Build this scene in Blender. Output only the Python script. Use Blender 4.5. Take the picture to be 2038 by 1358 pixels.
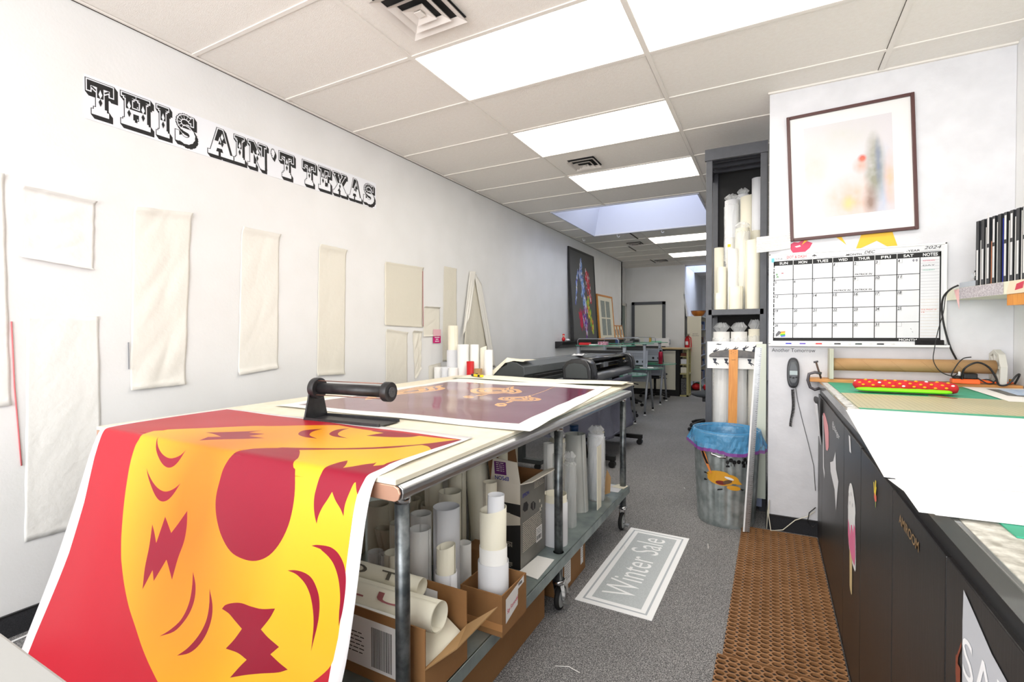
import bpy, bmesh, math, random
from mathutils import Vector, Matrix
from mathutils.geometry import delaunay_2d_cdt
PI = math.pi
random.seed(7)
for o in list(bpy.data.objects): bpy.data.objects.remove(o)
SC = bpy.context.scene
COL = SC.collection

# ---------------------------------------------------------------- camera
cd = bpy.data.cameras.new('camera'); cam = bpy.data.objects.new('camera', cd); COL.objects.link(cam)
cd.sensor_width = 36.0; cd.lens = 36.0 * 970.4 / 2038.0; cd.clip_start = 0.02; cd.clip_end = 100
YAW, PITCH, ROLL = .4885, -.0152, -.0026
_r = Vector((math.cos(YAW), math.sin(YAW), 0)); _f = Vector((-math.sin(YAW) * math.cos(PITCH), math.cos(YAW) * math.cos(PITCH), math.sin(PITCH)))
_u = _r.cross(_f)
_r2 = _r * math.cos(ROLL) + _u * math.sin(ROLL); _u2 = -_r * math.sin(ROLL) + _u * math.cos(ROLL)
M = Matrix((_r2, _u2, -_f)).transposed().to_4x4(); M.translation = Vector((2.9553, 0, 1.33))
cam.matrix_world = M
SC.camera = cam
# ---------------------------------------------------------------- world, daylight, exposure
SC.view_settings.view_transform = 'Standard'; SC.view_settings.look = 'None'
SC.view_settings.gamma = 1; SC.view_settings.use_curve_mapping = False
SC.view_settings.exposure = 0.74
w = bpy.data.worlds.new('daylight'); SC.world = w; w.use_nodes = True
bg = w.node_tree.nodes['Background']; bg.inputs[0].default_value = (0.72, 0.82, 1.0, 1); bg.inputs[1].default_value = 1.3
LAMP = 4.0        # radiance of the fluorescent diffusers

def area(name, loc, rot, sx, sy, power, color=(1, 1, 1)):
    l = bpy.data.lights.new(name, 'AREA'); l.shape = 'RECTANGLE'; l.size = sx; l.size_y = sy; l.energy = power; l.color = color
    o = bpy.data.objects.new(name, l); COL.objects.link(o); o.location = loc; o.rotation_euler = rot
    return o
# daylight of the shop window behind the camera, and of the two roof windows
area('window_daylight', (2.0, -1.93, 1.75), (-PI / 2, 0, PI), 3.6, 2.2, 95, (1.0, 0.985, 0.96))
area('roof_window_daylight', (1.3, 6.85, 4.02), (0, 0, 0), 1.2, 1.2, 15, (0.90, 0.93, 1.0))
area('far_roof_window_daylight', (2.0, 12.9, 4.02), (0, 0, 0), 1.2, 1.0, 30, (0.78, 0.86, 1.0))

# ---------------------------------------------------------------- materials
def lin(c):
    return tuple(((v / 255) / 12.92 if v / 255 <= .04045 else ((v / 255 + .055) / 1.055) ** 2.4) for v in c) + (1,)
MATS = {}
def mat(name, rgb, rough=.6, metal=0, noise=None, bump=None, emit=None, spec=None, coat=0, alpha=None, trans=0, stretch=None, ior=None):
    """noise=(scale, amount, rgb2)  bump=(scale, strength)"""
    if name in MATS: return MATS[name]
    m = bpy.data.materials.new(name); m.use_nodes = True; MATS[name] = m
    nt = m.node_tree; b = nt.nodes['Principled BSDF']; L = nt.links.new
    b.inputs['Base Color'].default_value = lin(rgb); b.inputs['Roughness'].default_value = rough; b.inputs['Metallic'].default_value = metal
    if spec is not None: b.inputs['Specular IOR Level'].default_value = spec
    if coat: b.inputs['Coat Weight'].default_value = coat; b.inputs['Coat Roughness'].default_value = .08
    if alpha is not None: b.inputs['Alpha'].default_value = alpha
    if trans: b.inputs['Transmission Weight'].default_value = trans
    if ior: b.inputs['IOR'].default_value = ior
    if emit: b.inputs['Emission Color'].default_value = lin(rgb); b.inputs['Emission Strength'].default_value = emit
    if noise or bump:
        tc = nt.nodes.new('ShaderNodeTexCoord'); mp = nt.nodes.new('ShaderNodeMapping'); L(tc.outputs['Object'], mp.inputs[0])
        if stretch: mp.inputs['Scale'].default_value = stretch
    if noise:
        n = nt.nodes.new('ShaderNodeTexNoise'); n.inputs['Scale'].default_value = noise[0]; n.inputs['Detail'].default_value = 5
        L(mp.outputs[0], n.inputs['Vector'])
        cr = nt.nodes.new('ShaderNodeValToRGB'); a = noise[1]
        cr.color_ramp.elements[0].position = .5 - .5 * (1 - a) * .5; cr.color_ramp.elements[1].position = .5 + .5 * (1 - a) * .5
        cr.color_ramp.elements[0].color = lin(noise[2]); cr.color_ramp.elements[1].color = lin(rgb)
        L(n.outputs['Fac'], cr.inputs[0]); L(cr.outputs[0], b.inputs['Base Color'])
    if bump:
        n2 = nt.nodes.new('ShaderNodeTexNoise'); n2.inputs['Scale'].default_value = bump[0]; n2.inputs['Detail'].default_value = 4
        L(mp.outputs[0], n2.inputs['Vector'])
        bp = nt.nodes.new('ShaderNodeBump'); bp.inputs['Strength'].default_value = bump[1]; bp.inputs['Distance'].default_value = .01
        L(n2.outputs['Fac'], bp.inputs['Height']); L(bp.outputs[0], b.inputs['Normal'])
    return m

WALL = mat('wall_paint', (236, 236, 236), .55, noise=(3, .2, (230, 230, 229)), bump=(60, .08))
WALLR = mat('wall_paint_rough', (226, 226, 230), .6, noise=(9, .3, (218, 218, 222)), bump=(18, .25))
TILE = mat('ceiling_tile', (243, 239, 233), .9, noise=(45, .2, (239, 234, 227)), bump=(180, .25))
TBAR = mat('ceiling_bar', (238, 233, 226), .55)
TBARD = mat('ceiling_gap', (70, 62, 55), .9)
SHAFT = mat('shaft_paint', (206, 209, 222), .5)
BLACK = mat('black_plastic', (24, 24, 26), .38)
BLACKM = mat('black_matt', (18, 18, 19), .75)
DGREY = mat('dark_grey_metal', (66, 68, 74), .42, noise=(20, .3, (60, 62, 68)))
SLATE = mat('slate_steel', (98, 102, 106), .38, metal=.25)
STEEL = mat('galvanised_steel', (150, 155, 158), .33, metal=.85, noise=(35, .5, (112, 118, 122)))
STEELD = mat('galvanised_pipe', (128, 132, 134), .38, metal=.8, noise=(28, .4, (84, 90, 92)))
ALU = mat('brushed_aluminium', (196, 198, 200), .28, metal=.9, noise=(12, .3, (176, 178, 180)), stretch=(1, 1, 14))
CHROME = mat('chrome', (215, 216, 218), .16, metal=1)
SHELFST = mat('shelf_steel', (158, 170, 168), .42, metal=.55, noise=(9, .4, (128, 140, 140)))
PAPER = mat('white_paper', (242, 241, 238), .62)
PAPERC = mat('cream_paper', (238, 233, 214), .65)
PAPERG = mat('grey_white_paper', (226, 227, 231), .6)
CARD = mat('cardboard', (150, 108, 66), .8, noise=(6, .3, (142, 100, 58)), bump=(90, .06))
CARDL = mat('light_cardboard', (178, 142, 98), .8, noise=(6, .3, (166, 130, 86)))
CARDD = mat('dark_cardboard', (132, 92, 54), .85, noise=(6, .3, (118, 80, 46)))
BOARD = mat('pressboard_top', (238, 231, 212), .5, noise=(14, .35, (230, 222, 200)))
WOODO = mat('orange_wood', (222, 150, 62), .42, noise=(6, .4, (206, 130, 46)), stretch=(14, 14, 1))
WOODL = mat('ledge_wood', (216, 158, 92), .5, noise=(6, .4, (196, 134, 70)), stretch=(1, 12, 12))
RED = mat('red', (206, 26, 34), .45)
WHITE = mat('white_plastic', (240, 240, 240), .4)
INK = mat('black_ink', (30, 30, 31), .7)
GLASSG = mat('green_glass', (150, 205, 185), .08, alpha=.55)
FILM = mat('clear_plastic_film', (250, 252, 252), .14, alpha=.34, bump=(22, 1.0))
FILMT = mat('clear_tube_plastic', (225, 230, 228), .08, alpha=.28)

# ---------------------------------------------------------------- mesh building
class MB:
    def __init__(s): s.v = []; s.f = []; s.mi = []; s.sm = []; s.mats = []; s.uv = None
    def m(s, mt):
        if mt not in s.mats: s.mats.append(mt)
        return s.mats.index(mt)
    def add(s, vs, fs, mt, smooth=False):
        k = len(s.v); s.v += [Vector(v) for v in vs]; i = s.m(mt)
        for f in fs: s.f.append([a + k for a in f]); s.mi.append(i); s.sm.append(smooth)
        return s
    def box(s, x0, x1, y0, y1, z0, z1, mt, M=None):
        vs = [Vector((x, y, z)) for z in (z0, z1) for y in (y0, y1) for x in (x0, x1)]
        if M: vs = [M @ v for v in vs]
        return s.add(vs, [(0, 2, 3, 1), (4, 5, 7, 6), (0, 1, 5, 4), (2, 6, 7, 3), (0, 4, 6, 2), (1, 3, 7, 5)], mt)
    def quad(s, a, b, c, d, mt): return s.add([a, b, c, d], [(0, 1, 2, 3)], mt)
    def slab(s, poly, z0, z1, mt, M=None):
        """prism of a 2D polygon between z0 and z1; M maps local to world"""
        n = len(poly); vs = [Vector((p[0], p[1], z0)) for p in poly] + [Vector((p[0], p[1], z1)) for p in poly]
        if M: vs = [M @ v for v in vs]
        fs = [tuple(reversed(range(n))), tuple(range(n, 2 * n))] + [(i, (i + 1) % n, n + (i + 1) % n, n + i) for i in range(n)]
        return s.add(vs, fs, mt)
    def loft(s, rings, mt, smooth=True, cap=True, closed=True):
        n = len(rings[0]); vs = [v for r in rings for v in r]; fs = []
        for j in range(len(rings) - 1):
            for i in range(n if closed else n - 1):
                a = j * n + i; b = j * n + (i + 1) % n
                fs.append((a, b, b + n, a + n))
        s.add(vs, fs, mt, smooth)
        if cap and closed:
            k = len(s.v) - len(vs)
            for r, rev in ((0, True), (len(rings) - 1, False)):
                idx = [k + r * n + i for i in range(n)]
                if rev: idx.reverse()
                s.f.append(idx); s.mi.append(s.m(mt)); s.sm.append(False)
        return s
    def cyl(s, p0, p1, r0, mt, r1=None, n=20, cap=True, smooth=True):
        p0, p1 = Vector(p0), Vector(p1); r1 = r0 if r1 is None else r1
        d = (p1 - p0).normalized(); a = d.orthogonal().normalized(); b = d.cross(a)
        R = [[p + (a * math.cos(t) + b * math.sin(t)) * r for t in [2 * PI * i / n for i in range(n)]] for p, r in ((p0, r0), (p1, r1))]
        return s.loft(R, mt, smooth, cap)
    def pipe(s, pts, r, mt, n=8, cap=True):
        pts = [Vector(p) for p in pts]; rings = []; prev = None
        for i, p in enumerate(pts):
            d = (pts[min(i + 1, len(pts) - 1)] - pts[max(i - 1, 0)]).normalized()
            a = d.orthogonal().normalized() if prev is None else (prev - d * prev.dot(d)).normalized()
            prev = a; b = d.cross(a); rr = r[i] if isinstance(r, (list, tuple)) else r
            rings.append([p + (a * math.cos(t) + b * math.sin(t)) * rr for t in [2 * PI * k / n for k in range(n)]])
        return s.loft(rings, mt, True, cap)
    def lathe(s, prof, c, mt, n=32, smooth=True, sx=1, sy=1):
        rings = [[Vector((c[0] + r * sx * math.cos(2 * PI * i / n), c[1] + r * sy * math.sin(2 * PI * i / n), c[2] + z)) for i in range(n)] for r, z in prof]
        return s.loft(rings, mt, smooth, False)
    def ell(s, c, rx, ry, rz, mt, n=16, k=10):
        prof = [(math.sin(PI * j / k), -math.cos(PI * j / k) * rz) for j in range(k + 1)]
        prof = [(max(r, .001), z) for r, z in prof]
        return s.lathe(prof, c, mt, n, True, rx, ry)
    def grid(s, fn, nu, nv, mt, smooth=True, th=0):
        """surface fn(u,v)->Vector on unit square"""
        vs = [fn(i / nu, j / nv) for j in range(nv + 1) for i in range(nu + 1)]
        fs = [(j * (nu + 1) + i, j * (nu + 1) + i + 1, (j + 1) * (nu + 1) + i + 1, (j + 1) * (nu + 1) + i) for j in range(nv) for i in range(nu)]
        return s.add(vs, fs, mt, smooth)
    def mesh(s, name):
        me = bpy.data.meshes.new(name); me.from_pydata([tuple(v) for v in s.v], [], s.f)
        for mt in s.mats: me.materials.append(mt)
        for p, i, sm in zip(me.polygons, s.mi, s.sm): p.material_index = i; p.use_smooth = sm
        me.update(); return me

def world_loc(o):
    v = Vector(o.location)
    while o.parent: o = o.parent; v = v + Vector(o.location)
    return v
def tag(o, label, cat, group=None, kind=None):
    if label: o['label'] = label
    if cat: o['category'] = cat
    if group: o['group'] = group
    if kind: o['kind'] = kind
    return o
def obj(name, mb, parent=None, bevel=0, solid=0, label=None, seg=2, pivot=None):
    """one mesh object; coordinates given in the world; under a parent they are made relative to it"""
    if pivot is None:
        xs = [v.x for v in mb.v]; ys = [v.y for v in mb.v]; zs = [v.z for v in mb.v]
        pivot = Vector(((min(xs) + max(xs)) / 2, (min(ys) + max(ys)) / 2, min(zs)))
    pivot = Vector(pivot); me = mb.mesh(name); me.transform(Matrix.Translation(-pivot))
    o = bpy.data.objects.new(name, me); COL.objects.link(o)
    if parent: o.parent = parent; o.location = pivot - world_loc(parent)
    else: o.location = pivot
    if solid: md = o.modifiers.new('thick', 'SOLIDIFY'); md.thickness = solid; md.offset = -1
    if bevel:
        md = o.modifiers.new('bevel', 'BEVEL'); md.width = bevel; md.segments = seg; md.limit_method = 'ANGLE'; md.angle_limit = .7
        md.harden_normals = False
    if label: o['label'] = label
    return o
def thing(name, loc, label, cat, group=None):
    o = bpy.data.objects.new(name, None); COL.objects.link(o); o.location = loc; o.empty_display_size = .05
    return tag(o, label, cat, group)
def solo(name, mb, label, cat, group=None, **k): return tag(obj(name, mb, **k), label, cat, group)
def struct(name, mb, parent=None, **k):
    o = obj(name, mb, parent, **k)
    o['kind'] = 'structure'
    return o
def dup(root, loc, rz=0, label=None, group=None):
    r = root.copy(); COL.objects.link(r); r.location = loc; r.rotation_euler = (0, 0, rz)
    if label: r['label'] = label
    if group: r['group'] = group
    for ch in list(root.children):
        c = ch.copy(); COL.objects.link(c); c.parent = r
        for g in list(ch.children):
            d = g.copy(); COL.objects.link(d); d.parent = c
    return r
def plane(o, u, v):
    """frame: local x along u, y along v, z their normal"""
    u = Vector(u).normalized(); v = Vector(v).normalized(); n = u.cross(v)
    m = Matrix((u, v, n)).transposed().to_4x4(); m.translation = Vector(o); return m
def patch(mb, poly, M, mt, lift=.0005):
    """flat polygon in the frame M, lifted off it"""
    pts = [Vector((p[0], p[1])) for p in poly]
    try:
        r = delaunay_2d_cdt(pts, [], [list(range(len(pts)))], 1, 1e-6)
        vs, fs = r[0], r[2]
    except Exception:
        vs, fs = pts, [list(range(len(pts)))]
    mb.add([M @ Vector((v[0], v[1], lift)) for v in vs], fs, mt)
    return mb
_txt = {}
def text(mb, s, M, mt, h, w=None, lift=.0006, bold=0, align='L', shear=0):
    """lettering of cap height h (and total width w) in the frame M"""
    key = (s, bold, shear)
    if key not in _txt:
        c = bpy.data.curves.new('t', 'FONT'); c.body = s; c.size = 1; c.offset = bold; c.resolution_u = 3; c.shear = shear
        o = bpy.data.objects.new('t', c); COL.objects.link(o)
        me = bpy.data.meshes.new_from_object(o.evaluated_get(bpy.context.evaluated_depsgraph_get()))
        _txt[key] = ([v.co.copy() for v in me.vertices], [list(p.vertices) for p in me.polygons])
        bpy.data.objects.remove(o); bpy.data.curves.remove(c); bpy.data.meshes.remove(me)
    vs, fs = _txt[key]
    if not vs: return mb
    x0 = min(v.x for v in vs); x1 = max(v.x for v in vs)
    k = h / .7; kx = k if w is None else w / max(x1 - x0, 1e-6)
    ox = 0 if align == 'L' else (-(x1 - x0) * kx / 2 if align == 'C' else -(x1 - x0) * kx)
    mb.add([M @ Vector(((v.x - x0) * kx + ox, v.y * k, lift)) for v in vs], fs, mt)
    return mb
def off(M, x, y, z=0, rot=0): return M @ Matrix.Translation((x, y, z)) @ Matrix.Rotation(rot, 4, 'Z')
def rect(x0, y0, x1, y1): return [(x0, y0), (x1, y0), (x1, y1), (x0, y1)]
def ring(cx, cy, r, n=16, ry=None): return [(cx + r * math.cos(2 * PI * i / n), cy + (ry or r) * math.sin(2 * PI * i / n)) for i in range(n)]
def smoothpoly(p, it=1):
    for _ in range(it):
        q = []
        for i in range(len(p)):
            a, b = p[i], p[(i + 1) % len(p)]
            q += [(a[0] * .75 + b[0] * .25, a[1] * .75 + b[1] * .25), (a[0] * .25 + b[0] * .75, a[1] * .25 + b[1] * .75)]
        p = q
    return p
def curvy(P, k=4, ang=.85):
    """refine an outline with smooth curves, keeping its sharp tips"""
    P = [Vector(p) for p in P]; n = len(P); cor = []
    for i in range(n):
        a, b = P[i] - P[i - 1], P[(i + 1) % n] - P[i]
        cor.append(a.length < 1e-6 or b.length < 1e-6 or a.angle(b) > ang)
    o = []
    for i in range(n):
        p1, p2 = P[i], P[(i + 1) % n]; p0 = P[i - 1] if not cor[i] else p1 * 2 - p2; p3 = P[(i + 2) % n] if not cor[(i + 1) % n] else p2 * 2 - p1
        d = (p2 - p1).length
        m1 = (p2 - p0); m2 = (p3 - p1)
        m1 = m1.normalized() * d if m1.length > 1e-9 else m1; m2 = m2.normalized() * d if m2.length > 1e-9 else m2
        if cor[i] and cor[(i + 1) % n]: o.append((p1.x, p1.y)); continue
        for j in range(k):
            u = j / k; q = (2 * u ** 3 - 3 * u * u + 1) * p1 + (u ** 3 - 2 * u * u + u) * m1 + (-2 * u ** 3 + 3 * u * u) * p2 + (u ** 3 - u * u) * m2
            o.append((q.x, q.y))
    return o
def inside(p, poly):
    c = False; n = len(poly); x, y = p
    for i in range(n):
        x0, y0 = poly[i]; x1, y1 = poly[(i + 1) % n]
        if (y0 > y) != (y1 > y) and x < (x1 - x0) * (y - y0) / (y1 - y0) + x0: c = not c
    return c
def printed(mb, fn, us, vs, layers, base):
    """sheet over the parameter rectangle, cut exactly along the outlines of its printed shapes; fn(u,v)->Vector"""
    P = []; E = []
    for poly, _ in layers:
        k = len(P); P += [Vector(p) for p in poly]; E += [(k + i, k + (i + 1) % len(poly)) for i in range(len(poly))]
    for v in vs: k = len(P); P += [Vector((us[0], v)), Vector((us[-1], v))]; E.append((k, k + 1))
    for u in us: k = len(P); P += [Vector((u, vs[0])), Vector((u, vs[-1]))]; E.append((k, k + 1))
    r = delaunay_2d_cdt(P, E, [], 0, 1e-7)
    by = {}
    for f in r[2]:
        c = sum((r[0][i] for i in f), Vector((0, 0))) / len(f)
        mt = base
        for poly, m_ in layers:
            if inside(c, poly): mt = m_
        by.setdefault(mt.name, (mt, []))[1].append(list(f))
    k = len(mb.v); mb.v += [fn(p.x, p.y) for p in r[0]]
    for mt, fs in by.values():
        i = mb.m(mt)
        for f in fs: mb.f.append([a + k for a in f]); mb.mi.append(i); mb.sm.append(True)
    return mb, r[0]
# ================================================================ the room
CZ = 2.9315; XA = 1.1012; Y0 = 1.6398; G = .6096
XR = 4.155
CARPET = mat('carpet', (122, 120, 118), .95)
def carpet():
    m = CARPET; nt = m.node_tree; L = nt.links.new; b = nt.nodes['Principled BSDF']
    tc = nt.nodes.new('ShaderNodeTexCoord'); n = nt.nodes.new('ShaderNodeTexNoise'); n.inputs['Scale'].default_value = 230; n.inputs['Detail'].default_value = 3
    L(tc.outputs['Object'], n.inputs['Vector'])
    cr = nt.nodes.new('ShaderNodeValToRGB'); e = cr.color_ramp.elements
    e[0].position = .33; e[0].color = lin((64, 64, 66)); e[1].position = .66; e[1].color = lin((184, 182, 180)); x = cr.color_ramp.elements.new(.5); x.color = lin((122, 121, 122))
    L(n.outputs['Fac'], cr.inputs[0])
    n2 = nt.nodes.new('ShaderNodeTexNoise'); n2.inputs['Scale'].default_value = 1.3; n2.inputs['Detail'].default_value = 4; L(tc.outputs['Object'], n2.inputs['Vector'])
    mx = nt.nodes.new('ShaderNodeMix'); mx.data_type = 'RGBA'; mx.blend_type = 'MULTIPLY'; mx.inputs['Factor'].default_value = .35
    cr2 = nt.nodes.new('ShaderNodeValToRGB'); cr2.color_ramp.elements[0].position = .35; cr2.color_ramp.elements[1].position = .65
    cr2.color_ramp.elements[0].color = (.6, .6, .6, 1); L(n2.outputs['Fac'], cr2.inputs[0])
    L(cr.outputs[0], mx.inputs['A']); L(cr2.outputs[0], mx.inputs['B']); L(mx.outputs['Result'], b.inputs['Base Color'])
    bp = nt.nodes.new('ShaderNodeBump'); bp.inputs['Strength'].default_value = .5; bp.inputs['Distance'].default_value = .004
    L(n.outputs['Fac'], bp.inputs['Height']); L(bp.outputs[0], b.inputs['Normal'])
carpet()
BASE = mat('dark_carpet_base', (50, 50, 54), .95, noise=(260, .1, (26, 26, 30)))
struct('floor', MB().box(-.4, 4.9, -2.0, 15.6, -.06, 0, CARPET))
# walls
struct('wall_left', MB().box(-.12, 0, -2.0, 10.83, 0, 3.0, WALL))
struct('wall_left_recess', MB().box(-.36, -.24, 10.83, 12.1, 0, 3.0, WALL).box(-.36, 0, 10.75, 10.83, 0, 3.0, WALL))
struct('wall_far', MB().box(-.24, 1.16, 12.0, 12.12, 0, 3.0, WALL).box(1.04, 1.16, 12.12, 15.5, 0, 3.0, WALL))
struct('wall_back', MB().box(1.04, 4.3, 15.4, 15.52, 0, 3.6, WALL))
struct('wall_right', MB().add([(XR, 15.5, 0), (XR, 3.73, 0), (4.50, -2.0, 0), (4.66, -2.0, 0), (4.32, 15.5, 0), (XR, 15.5, 3), (XR, 3.73, 3), (4.50, -2.0, 3), (4.66, -2.0, 3), (4.32, 15.5, 3)],
    [(0, 1, 6, 5), (1, 2, 7, 6), (2, 3, 8, 7), (3, 4, 9, 8), (4, 0, 5, 9), (0, 4, 3, 2, 1), (5, 6, 7, 8, 9)], WALL))
struct('wall_partition', MB().box(2.94, XR - .001, 3.73, 4.7, 0, CZ + .02, WALLR))
# shop front with its window
f = MB(); f.box(-.12, 4.66, -2.12, -2.0, 0, .62, WALL).box(-.12, 4.66, -2.12, -2.0, 2.8, 3.0, WALL).box(-.12, .2, -2.12, -2.0, .62, 2.8, WALL).box(3.9, 4.66, -2.12, -2.0, .62, 2.8, WALL)
struct('wall_front', f)
f = MB()
for x in (.2, 2.02, 3.84): f.box(x, x + .06, -2.1, -2.02, .62, 2.8, ALU)
f.box(.2, 3.9, -2.1, -2.02, .62, .68, ALU).box(.2, 3.9, -2.1, -2.02, 2.74, 2.8, ALU)
wf = struct('window_1', f)
struct('window_glass', MB().box(.26, 3.84, -2.065, -2.058, .68, 2.74, mat('window_glass', (245, 250, 250), .02, alpha=.12)), wf)
# baseboards of carpet strip
def base(name, x0, x1, y0, y1): struct(name, MB().box(x0, x1, y0, y1, 0, .095, BASE).box(x0 - .001, x1 + .001, y0 - .001, y1 + .001, .095, .102, BLACK))
base('baseboard_left', 0, .012, -1.98, 10.74); base('baseboard_partition', 2.94, 4.15, 3.716, 3.73); base('baseboard_partition_side', 2.928, 2.94, 3.72, 4.7)
base('baseboard_far', -.22, .0, 11.986, 12.0)
# ceiling of lay-in tiles, open where the lights and the roof windows are
LIGHTS = [(XA, Y0 + G), (XA + 2 * G, Y0 + G), (XA, Y0 + 3 * G), (XA, Y0 + 5 * G), (XA, 8.345), (XA, 10.17)]
SKY = [(.39, 2.2, 5.97, 7.73), (1.16, 2.6, 12.25, 13.6)]
holes = [(x, x + 2 * G, y, y + G) for x, y in LIGHTS] + SKY
rows = [Y0 + G * k for k in range(-6, 24)]
# beyond the roof window the rows follow the lamps
rows = [y for y in rows if y < 7.8] + [7.735, 8.345, 8.955, 9.56, 10.17, 10.78, 11.39, 12.0, 12.6, 13.2, 13.8, 14.4, 15.0, 15.5]
rows = sorted(set(round(y, 4) for y in rows if -2.1 < y)) ; rows = [-2.05] + rows
cols = [-.3, XA, XA + 2 * G, XA + 4 * G, 4.9]
ys = sorted(set(rows + [h[2] for h in holes] + [h[3] for h in holes])); xs = sorted(set(cols + [h[0] for h in holes] + [h[1] for h in holes]))
c = MB()
for a, b in zip(ys, ys[1:]):
    for p, q in zip(xs, xs[1:]):
        if b - a < .002 or q - p < .002: continue
        mx, my = (p + q) / 2, (a + b) / 2
        if any(h[0] < mx < h[1] and h[2] < my < h[3] for h in holes): continue
        c.box(p, q, a, b, CZ + .006, CZ + .02, TILE)
struct('ceiling', c)
t = MB()
def free(x, y): return not any(h[0] + .01 < x < h[1] - .01 and h[2] + .01 < y < h[3] - .01 for h in holes)
for y in rows[1:-1]:
    for p, q in zip(xs, xs[1:]):
        if free((p + q) / 2, y) and q > 0: t.box(max(p, 0), q, y - .011, y + .011, CZ, CZ + .0065, TBAR); t.box(max(p, 0), q, y + .011, y + .014, CZ + .004, CZ + .0062, TBARD)
for x in cols[1:-1]:
    for a, b in zip(ys, ys[1:]):
        if free(x, (a + b) / 2): t.box(x - .013, x + .013, a, b, CZ - .001, CZ + .0065, TBAR); t.box(x - .016, x - .013, a, b, CZ + .004, CZ + .0062, TBARD)
t.box(.0, .02, -2, 10.83, CZ - .004, CZ + .004, TBAR); t.box(0, .006, -2, 10.83, CZ - .006, CZ - .004, TBARD)
t.box(2.93, XR, 3.71, 3.73, CZ - .004, CZ + .006, TBAR)
for (x, y0_, y1_) in ((.95, 7.74, 8.34), (.62, 8.97, 9.55), (.62, 10.78, 11.39)): t.box(x - .01, x + .01, y0_, y1_, CZ, CZ + .0065, TBARD)
struct('trim_1', t)
# roof-window shafts
def shaft(name, x0, x1, y0, y1, top, lean):
    s_ = MB(); z0, z1 = CZ - .004, top
    lo = [(x0, y0), (x1, y0), (x1, y1), (x0, y1)]; hi = [(x0 + lean, y0 + lean * .6), (x1 - lean, y0 + lean * .6), (x1 - lean, y1 - lean * .6), (x0 + lean, y1 - lean * .6)]
    for i in range(4):
        j = (i + 1) % 4; s_.quad((*lo[j], z0), (*lo[i], z0), (*hi[i], z1), (*hi[j], z1), SHAFT)
    for (a, b, c_, d) in ((x0 - .02, x1 + .02, y0 - .02, y0), (x0 - .02, x1 + .02, y1, y1 + .02), (x0 - .02, x0, y0, y1), (x1, x1 + .02, y0, y1)): s_.box(a, b, c_, d, z0 - .004, z0 + .012, SHAFT)
    o = struct(name, s_)
    return o
s1 = shaft('trim_2', *SKY[0], 4.05, .25); s2 = shaft('trim_3', *SKY[1], 4.05, .1)
for nm, S_ in (('window_2', SKY[0]), ('window_3', SKY[1])):
    struct(nm, MB().box(S_[0] - .05, S_[1] + .05, S_[2] - .05, S_[3] + .05, 4.06, 4.08, mat('roof_glass', (235, 240, 250), .1, alpha=.5)))
# doors at the far end
DFR = mat('door_frame_grey', (84, 86, 92), .5); DOOR = mat('door_paint', (232, 230, 222), .5)
d = struct('door_1', MB().box(.0, .66, 11.975, 11.998, 0, 2.02, DOOR))
struct('door_frame', MB().box(-.07, .0, 11.95, 11.999, 0, 2.09, DFR).box(.66, .73, 11.95, 11.999, 0, 2.09, DFR).box(-.07, .73, 11.95, 11.999, 2.02, 2.09, DFR), d)
struct('door_handle', MB().cyl((.05, 11.975, 1.0), (.05, 11.93, 1.0), .012, CHROME).box(.04, .15, 11.925, 11.94, .99, 1.01, CHROME), d)
d = struct('door_2', MB().box(-.239, -.225, 11.2, 11.9, 0, 2.0, mat('door_glass_green', (120, 138, 132), .25)))
struct('door_frame', MB().box(-.239, -.2, 11.1, 11.2, 0, 2.06, DOOR).box(-.239, -.2, 11.9, 11.98, 0, 2.06, DOOR).box(-.239, -.2, 11.1, 11.98, 2.0, 2.06, DOOR), d)

# ---------------------------------------------------------------- ceiling lights
DIFF = mat('light_diffuser', (255, 250, 240), .5, emit=LAMP)
names = ['first fluorescent ceiling panel left of the long bar, nearest the camera', 'ceiling light panel cut by the top of the picture, right of the first one',
         'second fluorescent ceiling panel, behind the nearest one', 'third fluorescent ceiling panel, just before the roof window', 'fluorescent ceiling panel just beyond the roof window',
         'farthest fluorescent ceiling panel near the back door']
for (x, y), nm in zip(LIGHTS, names):
    t = thing('ceiling_light', (x + G, y + G / 2, CZ), nm, 'ceiling light', 'fluorescent ceiling panels')
    a = .016; fr = MB(); z0, z1 = CZ + .0005, CZ + .03
    fr.box(x, x + 2 * G, y, y + a, z0, z1, TBAR).box(x, x + 2 * G, y + G - a, y + G, z0, z1, TBAR).box(x, x + a, y, y + G, z0, z1, TBAR).box(x + 2 * G - a, x + 2 * G, y, y + G, z0, z1, TBAR)
    obj('frame', fr, t); obj('diffuser', MB().box(x + a, x + 2 * G - a, y + a, y + G - a, CZ + .012, CZ + .018, DIFF), t)
# air diffusers
VW = mat('vent_white', (232, 226, 220), .45)
def vent(cx, cy, s, label):
    t = thing('air_vent', (cx, cy, CZ), label, 'ceiling vent', 'square ceiling air vents')
    b_ = MB().box(cx - s * .97, cx + s * .97, cy - s * .97, cy + s * .97, CZ + .001, CZ + .004, BLACKM); obj('duct_opening', b_, t)
    for k, (r0, r1, z0) in enumerate(((1.0, .78, 0), (.66, .46, .008), (.36, .05, .012))):
        m_ = MB(); rr = [[Vector((cx + sx * q, cy + sy * q, z)) for sx, sy in ((-1, -1), (1, -1), (1, 1), (-1, 1))] for q, z in ((s * r0, CZ - .018 - z0), (s * r1, CZ - .002 - z0), (s * r1, CZ - .004 - z0), (s * r0, CZ - .022 - z0))]
        m_.loft(rr, VW, False, False)
        if k == 2: m_.box(cx - s * .12, cx + s * .12, cy - s * .12, cy + s * .12, CZ - .03, CZ - .026, VW)
        obj('louvre', m_, t)
vent(1.42, 1.93, .17, 'white square air vent in the ceiling nearest the camera, left of the first light')
vent(1.40, 4.39, .13, 'white square air vent between the second and third ceiling lights')
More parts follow.
